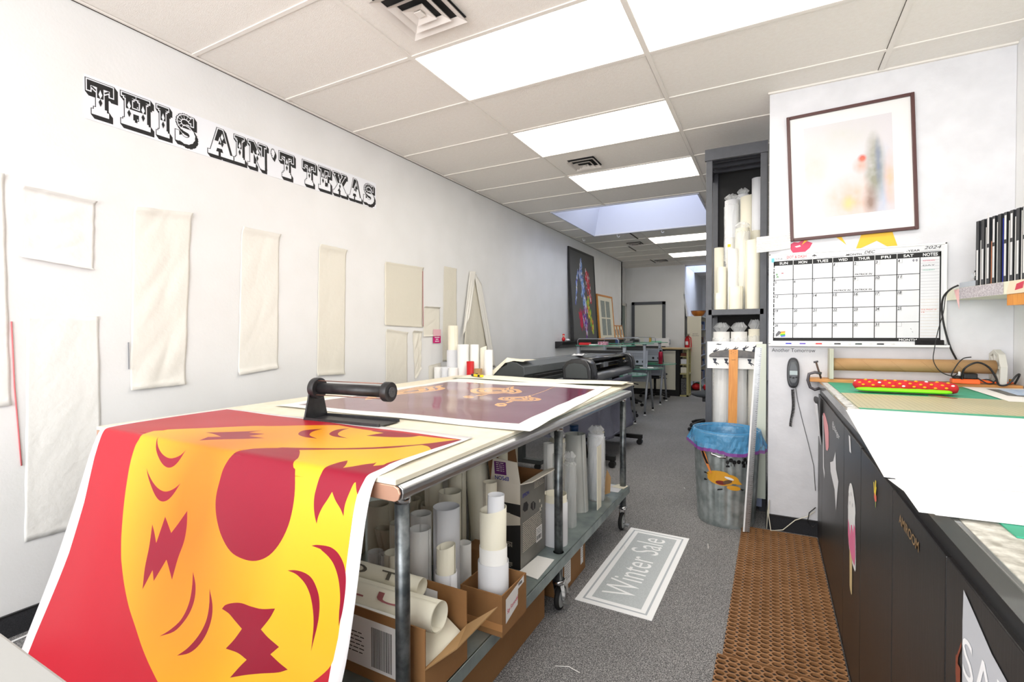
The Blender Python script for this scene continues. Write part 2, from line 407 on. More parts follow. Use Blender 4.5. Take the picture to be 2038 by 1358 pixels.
vent(.80, 8.75, .13, 'ceiling air vent beyond the roof window, left of a light')
vent(.80, 11.1, .13, 'farthest ceiling air vent, before the back wall')
hk = ['white ceiling hook by the left corner of the roof window', 'white ceiling hook under the far edge of the roof window, middle one', 'white ceiling hook under the far edge of the roof window, right one']
for (x, y), nm in zip(((.15, 7.83), (.75, 7.79), (1.45, 7.77)), hk):
    solo('ceiling_hook', MB().pipe([(x, y, CZ - .004), (x, y, CZ - .03), (x + .015, y, CZ - .05), (x + .035, y, CZ - .04), (x + .035, y, CZ - .025)], .006, WHITE), nm, 'hook', 'ceiling hooks')
# ================================================================ left wall
ML = plane((0, 0, 0), (0, 1, 0), (0, 0, 1))      # x of the frame = depth y, y of the frame = height z, normal = +x
SIGNW = mat('vinyl_white', (238, 240, 246), .35)
sg = thing('wall_banner', (.003, 2.12, 2.39), 'long white wall banner reading THIS AIN\'T TEXAS in black western lettering', 'banner')
sb = MB(); sb.box(.001, .003, 1.135, 3.115, 2.385, 2.6, SIGNW); obj('banner_sheet', sb, sg)
# western slab letters, drawn as convex strokes on a 1 x 1.3 cell
def seg(x0, y0, x1, y1, w):
    dx, dy = x1 - x0, y1 - y0; l = math.hypot(dx, dy); nx, ny = -dy / l * w / 2, dx / l * w / 2
    return [(x0 + nx, y0 + ny), (x0 - nx, y0 - ny), (x1 - nx, y1 - ny), (x1 + nx, y1 + ny)]
def R_(x0, y0, x1, y1): return [(x0, y0), (x1, y0), (x1, y1), (x0, y1)]
def arcs(cx, cy, rx, ry, a0, a1, w, n=9):
    o = []
    for i in range(n):
        a, b = a0 + (a1 - a0) * i / n, a0 + (a1 - a0) * (i + 1) / n
        e = (b - a) * .08; a -= e; b += e
        o.append([(cx + (rx - w / 2) * math.cos(a), cy + (ry - w / 2) * math.sin(a)), (cx + (rx + w / 2) * math.cos(a), cy + (ry + w / 2) * math.sin(a)),
                  (cx + (rx + w / 2) * math.cos(b), cy + (ry + w / 2) * math.sin(b)), (cx + (rx - w / 2) * math.cos(b), cy + (ry - w / 2) * math.sin(b))])
    return o
def I_(x): return [R_(x, 0, x + .56, .15), R_(x, 1.05, x + .56, 1.2), R_(x + .14, .02, x + .42, 1.18), R_(x + .08, .12, x + .48, .22), R_(x + .08, .98, x + .48, 1.08)]
LET = {
 'T': ([R_(0, .98, 1, 1.2), R_(0, .78, .17, 1.1), R_(.83, .78, 1, 1.1), R_(.36, .02, .64, 1.18), R_(.2, 0, .8, .15), R_(.28, .12, .72, .24)] + [seg(.16, .98, .36, .86, .1), seg(.84, .98, .64, .86, .1)], 1.0, [(.5, .62)]),
 'H': (I_(0) + I_(.54) + [R_(.3, .5, .8, .7)], 1.1, [(.28, .6), (.82, .6)]),
 'I': (I_(0), .56, [(.28, .6)]),
 'A': ([seg(.18, .06, .5, 1.16, .2), seg(.84, .06, .52, 1.16, .27), R_(.25, .34, .75, .48), R_(0, 0, .42, .14), R_(.56, 0, 1.1, .14), R_(.4, 1.1, .62, 1.2)], 1.1, [(.6, .7)]),
 'N': ([R_(.12, .05, .3, 1.1), R_(.8, .1, .98, 1.15), seg(.2, 1.14, .86, .1, .3), R_(0, 0, .42, .14), R_(.62, 1.06, 1.1, 1.2), R_(0, 1.06, .34, 1.2), R_(.8, 0, .98, .3)], 1.1, [(.53, .6)]),
 'E': (I_(0)[:3] + [R_(0, 0, .8, .16), R_(0, 1.04, .8, 1.2), R_(.3, .52, .6, .68), R_(.5, .42, .6, .78), R_(.68, 0, .82, .4), R_(.68, .8, .82, 1.2)], .84, [(.28, .6)]),
 'X': ([seg(.16, .1, .9, 1.1, .18), seg(.2, 1.1, .86, .1, .3), R_(0, 0, .42, .14), R_(.6, 0, 1.1, .14), R_(0, 1.06, .46, 1.2), R_(.68, 1.06, 1.06, 1.2)], 1.1, [(.53, .6)]),
 'S': (arcs(.45, .86, .3, .24, .25, PI * 1.5, .2) + arcs(.47, .36, .33, .26, PI * .5, -PI * .85, .24) + [seg(.38, .64, .56, .6, .24), R_(.72, .78, .86, 1.16), R_(0, .04, .14, .44), R_(.05, .06, .2, .2), R_(.66, .98, .8, 1.1)], .9, []),
 "'": (arcs(.16, 1.0, .07, .08, 0, 2 * PI, .13, 8) + [seg(.26, 1.0, .14, .78, .09)], .34, []),
}
def grow(poly, d):
    n = len(poly); A = sum(poly[i][0] * poly[(i + 1) % n][1] - poly[(i + 1) % n][0] * poly[i][1] for i in range(n))
    if A < 0: poly = poly[::-1]
    o = []
    for i in range(n):
        p, q, r = Vector(poly[i - 1]), Vector(poly[i]), Vector(poly[(i + 1) % n])
        e0 = (q - p).normalized(); e1 = (r - q).normalized(); n0 = Vector((e0.y, -e0.x)); n1 = Vector((e1.y, -e1.x))
        k = (n0 + n1); k = k / max(k.length_squared / 2, .35); o.append((q.x + k.x * d, q.y + k.y * d))
    return o
def hull(pts):
    pts = sorted(set((round(a, 5), round(b, 5)) for a, b in pts)); cr = lambda o, a, b: (a[0] - o[0]) * (b[1] - o[1]) - (a[1] - o[1]) * (b[0] - o[0])
    lo = []; up = []
    for p in pts:
        while len(lo) > 1 and cr(lo[-2], lo[-1], p) <= 0: lo.pop()
        lo.append(p)
    for p in reversed(pts):
        while len(up) > 1 and cr(up[-2], up[-1], p) <= 0: up.pop()
        up.append(p)
    return lo[:-1] + up[:-1]
def clipy(poly, y0):
    o = []
    for i in range(len(poly)):
        a, b = poly[i], poly[(i + 1) % len(poly)]
        if a[1] >= y0: o.append(a)
        if (a[1] >= y0) != (b[1] >= y0): t_ = (y0 - a[1]) / (b[1] - a[1]); o.append((a[0] + (b[0] - a[0]) * t_, y0))
    return o
lt = MB(); 
def letter(ch, x, k, kz, z):
    pl, wd, dia = LET[ch]; T_ = lambda P: [(x + p[0] * k, z + p[1] * kz) for p in P]
    e = .00004
    for n_, p in enumerate(pl):
        g = grow(p, .045); patch(lt, T_(hull(g + [(a + .13, b - .13) for a, b in g])), ML, INK, .0034 + e * n_)
    for n_, p in enumerate(pl): patch(lt, T_(hull(grow(p, .045))), ML, INK, .0043 + e * n_)
    for n_, p in enumerate(pl): patch(lt, T_(hull(grow(p, .020))), ML, SIGNW, .0052 + e * n_)
    for n_, p in enumerate(pl):
        q = clipy(grow(p, -.022), .62)
        if len(q) > 2 and ch != "'": patch(lt, T_(hull(q)), ML, INK, .0061 + e * n_)
    for cx, cy in dia:
        patch(lt, T_([(cx, cy), (cx + .07, cy + .14), (cx, cy + .32), (cx - .07, cy + .14)]), ML, SIGNW, .0071)
        patch(lt, T_([(cx, cy - .3), (cx + .07, cy - .14), (cx, cy - .01), (cx - .07, cy - .14)]), ML, INK, .0071)
spots = [('T', 1.136, 1.258), ('H', 1.281, 1.422), ('I', 1.445, 1.515), ('S', 1.54, 1.65), ('A', 1.718, 1.879), ('I', 1.879, 1.953), ('N', 1.969, 2.105), ("'", 2.132, 2.168), ('T', 2.192, 2.314), ('T', 2.378, 2.498), ('E', 2.519, 2.635), ('X', 2.653, 2.793), ('A', 2.809, 2.949), ('S', 2.967, 3.091)]
for i, (ch, a, b_) in enumerate(spots):
    k_ = (b_ - a) / (LET[ch][1] + .09); letter(ch, a + .045 * k_, k_, .134, 2.419 if i < 4 else 2.411)
obj('lettering', lt, sg)

# calico and paper sheets stuck to the wall
CAL = [mat('calico_%d' % i, c, .8, bump=(30, .3)) for i, c in enumerate(((236, 235, 231), (234, 231, 223), (227, 223, 211), (220, 215, 200)))]
def sheet(name, pts, m_, label, seed=0, ripple=.004, curl=.0, kind='paper'):
    rnd = random.Random(seed); ph = [rnd.random() * 6 for _ in range(6)]
    (a, b, c_, d) = [Vector((0, p[0], p[1])) for p in pts]      # TL TR BR BL
    def fn(u, v):
        p = (a * (1 - u) + b * u) * (1 - v) + (d * (1 - u) + c_ * u) * v
        e = ripple * (math.sin(v * 9 + ph[0] + u * 3) * math.sin(u * 5 + ph[1]) + .6 * math.sin(v * 23 + u * 11 + ph[2]) * u * (1 - u) * 2)
        top = curl * max(0, 1 - v / .05) ** 2 + curl * .6 * max(0, (v - .96) / .04) ** 2
        ex = .0012 * math.sin(v * 31 + ph[3]) * (1 if u in (0, 1) else 0) + .001 * math.sin(u * 19 + ph[4]) * (1 if v in (0, 1) else 0)
        p = p + Vector((.0022 + abs(e) * .8 + top, ex, ex * .8)); return p
    return solo(name, MB().grid(fn, 26, 40, m_), label, kind, solid=.0006)
sheet('calico_sheet', [(.896, 1.993), (1.169, 1.984), (1.159, 1.648), (.891, 1.676)], CAL[0], 'off-white cloth piece below the start of the wall banner, curling at its lower edge', 1, .004, .03, 'cloth sheet')
sheet('calico_sheet', [(.913, 1.424), (1.176, 1.421), (1.18, .40), (.891, .40)], CAL[0], 'large pale cloth sheet hanging low on the left wall behind the hanging poster', 2, .003, .004, 'cloth sheet')
sheet('calico_sheet', [(1.335, 1.999), (1.623, 2.027), (1.576, 1.046), (1.307, 1.04)], CAL[1], 'tall wrinkled cloth strip on the wall, grey tape mark at its left edge', 3, .007, .02, 'cloth sheet')
sheet('calico_sheet', [(1.924, 2.007), (2.191, 2.007), (2.17, 1.1), (1.891, 1.074)], CAL[1], 'tall cloth strip on the left wall under the word AIN\'T', 4, .004, .02, 'cloth sheet')
sheet('calico_sheet', [(2.52, 1.995), (2.78, 1.99), (2.755, 1.015), (2.492, 1.024)], CAL[2], 'tall cloth strip on the left wall under the word TEXAS', 5, .003, .02, 'cloth sheet')
sheet('calico_sheet', [(3.214, 1.955), (3.744, 1.966), (3.724, 1.391), (3.209, 1.404)], CAL[3], 'wide beige cloth rectangle on the left wall with a red line down its right edge', 6, .003, .008, 'cloth sheet')
sheet('calico_sheet', [(3.221, 1.373), (3.505, 1.343), (3.50, .80), (3.216, .80)], CAL[2], 'beige cloth strip hanging directly below the wide cloth rectangle, left one', 7, .004, .015, 'cloth sheet')
sheet('calico_sheet', [(3.576, 1.362), (3.709, 1.353), (3.70, 1.0), (3.608, .904)], CAL[2], 'narrow curling cloth strip below the right corner of the wide cloth rectangle', 8, .008, .02, 'cloth sheet')
sheet('calico_sheet', [(3.749, 1.595), (4.0, 1.597), (4.0, 1.31), (3.739, 1.304)], CAL[2], 'small round-cornered cloth square on the left wall above the pink label', 9, .004, .02, 'cloth sheet')
sheet('calico_sheet', [(4.079, 2.02), (4.303, 2.021), (4.30, 1.05), (4.045, 1.047)], CAL[3], 'narrow beige cloth strip on the left wall beside the draped cloth', 10, .003, .004, 'cloth sheet')
sheet('calico_sheet', [(3.82, 1.02), (4.02, 1.04), (4.03, .78), (3.82, .78)], CAL[2], 'small faint cloth patch on the left wall right above the yellow cutter', 11, .002, .004, 'cloth sheet')
sheet('calico_sheet', [(.60, 2.03), (.845, 2.03), (.855, 1.02), (.60, 1.02)], CAL[0], 'pale cloth sheet on the left wall cut off by the left edge of the picture', 12, .003, .01, 'cloth sheet')
REDT = mat('red_pencil', (232, 120, 124), .7)
solo('red_tape', MB().pipe([(.003, .862, 1.389), (.003, .868, 1.1), (.003, .878, .9), (.003, .886, .746)], .003, REDT, 6), 'thin red line of tape running down the far left of the wall', 'tape')
solo('red_tape', MB().box(.008, .0095, 3.727, 3.733, 1.40, 1.93, mat('dull_red', (190, 110, 112), .7)), 'short red line of tape on the right edge of the wide cloth rectangle', 'tape')
solo('grey_tape', MB().box(.008, .0095, 1.298, 1.304, 1.15, 1.29, mat('tape_grey', (150, 152, 158), .6)), 'short grey tape mark beside the wrinkled cloth strip', 'tape')
lb = thing('wall_label', (.004, 3.95, 1.237), 'small pink label with white lettering stuck on the left wall', 'label')
o = MB().box(.008, .0095, 3.885, 4.01, 1.237, 1.31, mat('magenta', (208, 26, 120), .5)).box(.0102, .0114, 3.885, 4.01, 1.31, 1.373, mat('pale_pink', (228, 180, 190), .6)); obj('label_card', o, lb)
tm = MB(); 
for k, w_ in enumerate((.04, .022, .034)): patch(tm, rect(3.948 - w_, 1.29 - k * .019, 3.948 + w_, 1.298 - k * .019), ML, SIGNW, .0105)
obj('lettering', tm, lb)
# tent of draped calico
def drape():
    mb = MB(); tri = lambda pts, m_, x=.006: mb.grid(lambda u, v: Vector((x + .012 * abs(math.sin(u * 7 + v * 2)) * v + .02 * v, 0, 0)) + (Vector((0, pts[0][0], pts[0][1])) * (1 - u) + Vector((0, pts[1][0], pts[1][1])) * u) * (1 - v) + (Vector((0, pts[3][0], pts[3][1])) * (1 - u) + Vector((0, pts[2][0], pts[2][1])) * u) * v, 14, 24, m_)
    tri([(4.56, 2.02), (4.70, 2.0), (4.95, .9), (4.35, .9)], CAL[3], .004)
    tri([(4.54, 2.02), (4.66, 2.03), (4.50, 1.55), (4.33, 1.25)], CAL[1], .02)
    tri([(4.62, 2.03), (4.78, 1.9), (5.06, .92), (4.92, .95)], CAL[1], .02)
    return mb
solo('draped_cloth', drape(), 'cream cloth hung from one point on the left wall, spreading like a tent', 'cloth', solid=.0008)

# ---------------------------------------------------------------- picture ledge
lg = MB(); prof = [(0, 1.10), (.03, 1.10), (.10, 1.15), (.13, 1.19), (.13, 1.205), (0, 1.205)]
lg.loft([[Vector((p[0], y, p[1])) for p in prof] for y in (6.98, 10.65)], BLACK, False)
solo('picture_ledge', lg, 'long black moulded picture ledge on the left wall holding framed pictures', 'shelf')
def leaning(name, y0, y1, h, fw, fm, inner, label, cat='picture', fd=.03, x0=.11, lean=.085, z0=1.206):
    """framed picture standing on the ledge, leaning back on the wall; the frame plane is built flat and tilted"""
    w = y1 - y0; a = math.asin(min(.5, lean / h)); Mt = plane((x0, y0, z0), (0, 1, 0), (-math.sin(a), 0, math.cos(a)))
    t = thing(name, (x0, (y0 + y1) / 2, z0), label, cat)
    fr = MB()
    for (p, q, r, s_) in ((0, fw, 0, h), (w - fw, w, 0, h), (fw, w - fw, 0, fw), (fw, w - fw, h - fw, h)): fr.box(p, q, r, s_, -fd, 0, fm, Mt)
    obj('frame', fr, t); im = MB(); inner(im, Mt, w, h, fw); obj('picture', im, t)
    return t
def paint1(mb, M, w, h, fw):
    patch(mb, rect(fw, fw, w - fw, h - fw), M, mat('canvas_grey', (92, 92, 90), .8), -.008)
    rnd = random.Random(3)
    def strokes(path, cols, n, sp, sz):
        for i in range(n):
            t_ = rnd.random() * (len(path) - 1); k = int(t_); f_ = t_ - k
            x = path[k][0] * (1 - f_) + path[k + 1][0] * f_; y = path[k][1] * (1 - f_) + path[k + 1][1] * f_; wd = path[k][2] * (1 - f_) + path[k + 1][2] * f_
            x += rnd.gauss(0, wd); y += rnd.gauss(0, wd); s_ = sz * rnd.uniform(.4, 1.2); a = rnd.uniform(-.6, .6)
            pl = [(x + s_ * math.cos(q) * .35, y + s_ * math.sin(q) * (1 + abs(a))) for q in (0, 1, 2.2, 3.1, 4.2, 5.3)]
            patch(mb, pl, M, cols[rnd.randrange(len(cols))], -.0075 + i * .000004)
    c = lambda n, v: mat('paint_' + n, v, .6)
    B1, B2 = c('blue', (84, 120, 200)), c('pale_blue', (140, 180, 232)); R1, R2 = c('red', (214, 40, 52)), c('crimson', (186, 30, 80)); P1, P2 = c('purple', (110, 50, 150)), c('violet', (80, 60, 190)); G1, G2 = c('green', (90, 170, 50)), c('yellow', (226, 214, 80)); W1 = c('white', (236, 236, 240))
    X = lambda u: fw + u * (w - 2 * fw)
    Y = lambda v: h - fw - v * (h - 2 * fw)
    strokes([(X(.45), Y(.08), .01), (X(.42), Y(.17), .03), (X(.38), Y(.26), .04), (X(.48), Y(.36), .04), (X(.45), Y(.46), .05), (X(.5), Y(.56), .03), (X(.55), Y(.64), .03)], [B1, B1, B2, W1], 340, 0, .035)
    strokes([(X(.3), Y(.22), .01), (X(.22), Y(.34), .01), (X(.2), Y(.48), .015), (X(.14), Y(.6), .01)], [B2, B1, P2, W1], 90, 0, .03)
    strokes([(X(.62), Y(.18), .01), (X(.66), Y(.28), .04), (X(.7), Y(.34), .06), (X(.76), Y(.48), .03), (X(.8), Y(.56), .015)], [R1, R1, R2, W1], 220, 0, .032)
    strokes([(X(.68), Y(.52), .02), (X(.64), Y(.6), .04), (X(.72), Y(.72), .05), (X(.8), Y(.84), .03), (X(.84), Y(.93), .01)], [G1, G1, G2, G2, R1], 260, 0, .035)
    strokes([(X(.56), Y(.64), .04), (X(.5), Y(.74), .07), (X(.52), Y(.82), .05), (X(.54), Y(.92), .015), (X(.52), Y(.99), .005)], [P1, P1, P2, R2, W1], 300, 0, .035)
    strokes([(X(.3), Y(.7), .03), (X(.34), Y(.78), .05), (X(.36), Y(.86), .03)], [R1, R2, R2], 110, 0, .035)
leaning('painting', 7.5, 8.78, 1.56, .035, BLACK, paint1, 'tall dark grey painting in a black frame with blue, red and green splashes', fd=.045)
def win(mb, M, w, h, fw):
    patch(mb, rect(fw, fw, w - fw, h - fw), M, PAPERC, -.008)
    g = mat('print_grey_green', (134, 142, 136), .8, noise=(30, .3, (170, 176, 170)), stretch=(1, 6, 1))
    for i in (0, 1):
        for j in (0, 1): patch(mb, rect(w * (.2 + .32 * i), h * (.10 + .4 * j), w * (.46 + .32 * i), h * (.47 + .4 * j)), M, g, -.0075)
leaning('framed_print', 8.92, 9.92, .88, .035, WOODO, win, 'wood-framed print of four grey-green panes beside the dark painting', lean=.07)
def sm(mb, M, w, h, fw):
    patch(mb, rect(fw, fw, w - fw, h - fw), M, PAPERC, -.008); patch(mb, rect(w * .38, h * .3, w * .62, h * .7), M, mat('photo_dark', (70, 72, 76), .7), -.0075)
for i, (y, nm) in enumerate(((9.95, 'leftmost'), (10.17, 'middle'), (10.40, 'rightmost'))):
    leaning('framed_picture', y, y + .21, .30, .02, WOODO, sm, nm + ' of three small wood-framed pictures at the far end of the black ledge', lean=.05)
solo('red_figurine', MB().ell((.07, 7.16, 1.24), .028, .028, .035, RED).ell((.07, 7.16, 1.29), .02, .02, .022, mat('skin_pink', (236, 170, 150), .6)).ell((.07, 7.16, 1.312), .021, .021, .012, RED), 'small red figurine at the near end of the black ledge', 'figurine')
solo('white_shell', MB().ell((.09, 7.28, 1.225), .035, .04, .02, WHITE).ell((.09, 7.33, 1.22), .02, .03, .014, WHITE), 'small white shell-like ornament beside the red figurine', 'ornament')
# ================================================================ work table
TX0, TX1, TY0, TY1 = .50, 2.115, .978, 3.33
tb = thing('work_table', (1.3, 2.15, 0), 'long steel work table on castors with a cream board top, covered in posters', 'table')
b = MB(); b.slab([(.50, .966), (2.100, .966), (2.035, 3.70), (.44, 3.70)], .937, .952, BOARD); obj('tabletop', b, tb, bevel=.002)
b = MB(); b.box(TX0, TX1 - .03, TY0, TY1, .905, .937, SHELFST)
obj('steel_top', b, tb)
e = MB(); pf = [(0, .937), (.028, .936), (.040, .928), (.042, .915), (.040, .902), (.03, .895), (0, .893)]
e.loft([[Vector((2.075 + p[0], y, p[1])) for p in pf] for y in (TY0 - .002, TY1)], ALU, False); obj('side_rail', e, tb, bevel=.003)
e = MB().slab([(.5, .906), (2.095, .906), (2.108, .900), (2.114, .886), (2.108, .870), (2.095, .864), (.5, .864)], 0, .006, mat('copper_end', (206, 160, 136), .3, metal=.5), plane((0, TY0 - .006, .03), (1, 0, 0), (0, 0, 1)) )
obj('end_plate', e, tb, bevel=.002)
e = MB().slab([(2.005, .906), (2.025, .91), (2.055, .872), (2.02, .87)], 0, .002, BLACK, plane((0, TY0 - .009, .03), (1, 0, 0), (0, 0, 1))).slab(ring(2.062, .9, .004, 8), 0, .002, BLACK, plane((0, TY0 - .009, .028), (1, 0, 0), (0, 0, 1))); obj('sticker', e, tb)
LEGS = [(2.062, 1.035), (2.062, 2.15), (2.068, 3.275), (.56, 1.035), (.56, 2.15), (.56, 3.275)]
for x, y in LEGS:
    l = obj('leg', MB().cyl((x, y, .155), (x, y, .90), .0205, STEELD, n=24), tb)
    obj('collar', MB().cyl((x, y, .868), (x, y, .892), .0235, CHROME, n=24).cyl((x, y, .228), (x, y, .285), .026, CHROME, n=24), l)
    c = MB(); q = -.045 if y > 3 else (.03 if x > 1 else 0); qx = -.02 if y > 3 else 0
    c.cyl((x, y, .135), (x, y, .155), .03, CHROME, n=20)
    for s_ in (-1, 1):
        c.slab([(-.022, .132), (.022, .132), (q / 1.6 + .013, .05), (q / 1.6 - .013, .05)], -.0015, .0015, CHROME, Matrix.Translation((0, 0, 0)) @ plane((x + s_ * .018, y, 0), (0, 1, 0), (0, 0, 1)))
    obj('castor_fork', c, l)
    wl = MB(); yc = y + q / 1.6; rr = []
    for r, dx in ((.02, -.013), (.047, -.013), (.055, -.010), (.0585, 0), (.055, .010), (.047, .013), (.02, .013)): rr.append([Vector((x + dx, yc + r * math.cos(2 * PI * k / 28), .0585 + r * math.sin(2 * PI * k / 28))) for k in range(28)])
    wl.loft(rr[1:6], BLACKM, True, False); wl.cyl((x - .012, yc, .0585), (x + .012, yc, .0585), .045, mat('wheel_grey', (164, 166, 166), .5), n=28); wl.cyl((x - .018, yc, .0585), (x + .018, yc, .0585), .013, CHROME, n=14)
    obj('castor_wheel', wl, l)
    if x > 1: obj('brake_lever', MB().box(x + .022, x + .05, yc - .02, yc + .012, .03, .044, ALU), l)
sh = MB(); SZ = .285
sh.box(.53, 2.105, 1.0, 3.31, SZ - .012, SZ, SHELFST); sh.box(2.098, 2.106, 1.0, 3.31, SZ - .045, SZ, SHELFST); sh.box(.53, 2.105, 1.0, 1.008, SZ - .045, SZ, SHELFST); sh.box(.53, 2.105, 3.302, 3.31, SZ - .045, SZ, SHELFST)
obj('lower_shelf', sh, tb, bevel=.002)

# ---------------------------------------------------------------- hanging poster
LPF = [(1.48,.957),(1.2,.957),(1.04,.956),(.985,.954),(.961,.95),(.949,.933),(.939,.909),(.922,.862),(.901,.787),(.871,.676),(.832,.543),(.808,.465),(.774,.366),(.734,.255),(.70,.16),(.66,.06)]
RPF = [(1.48,.957),(1.2,.958),(1.06,.958),(1.0,.955),(.966,.951),(.952,.936),(.941,.912),(.926,.865),(.910,.787),(.889,.676),(.860,.543),(.834,.465),(.800,.366),(.763,.255),(.733,.16),(.70,.06)]
TT = [0.0]
for a_, b_ in zip(LPF, LPF[1:]): TT.append(TT[-1] + math.hypot(a_[0] - b_[0], a_[1] - b_[1]))
def interp(t, P, k):
    t = max(0, min(t, TT[-1] - 1e-6))
    for i in range(len(TT) - 1):
        if t <= TT[i + 1]: break
    t1, t2 = TT[i], TT[i + 1]; u = (t - t1) / (t2 - t1)
    p0 = P[max(i - 1, 0)][k]; p1 = P[i][k]; p2 = P[i + 1][k]; p3 = P[min(i + 2, len(P) - 1)][k]
    d = t2 - t1; m1 = (p2 - p0) / max(t2 - TT[max(i - 1, 0)], 1e-6) * d; m2 = (p3 - p1) / max(TT[min(i + 2, len(P) - 1)] - t1, 1e-6) * d
    return (2 * u ** 3 - 3 * u * u + 1) * p1 + (u ** 3 - 2 * u * u + u) * m1 + (-2 * u ** 3 + 3 * u * u) * p2 + (u ** 3 - u * u) * m2
def drape_fn(s, t):
    y = interp(t, LPF, 0) * (1 - s) + interp(t, RPF, 0) * s; z = interp(t, LPF, 1) * (1 - s) + interp(t, RPF, 1) * s
    k = max(0, min(1, (t - .53) / .25)); y += k * .006 * (math.sin(s * 11 + t * 3) + .5 * math.sin(s * 23 - t * 5)) * math.sin(PI * min(1, max(0, s)))
    if t < .45: z += .0012 * (1 + math.sin(s * 17 + t * 9))
    xr = 2.012 + .026 * max(0, min(1, t / .5))
    return Vector((.56 + (xr - .56) * s, y, z))
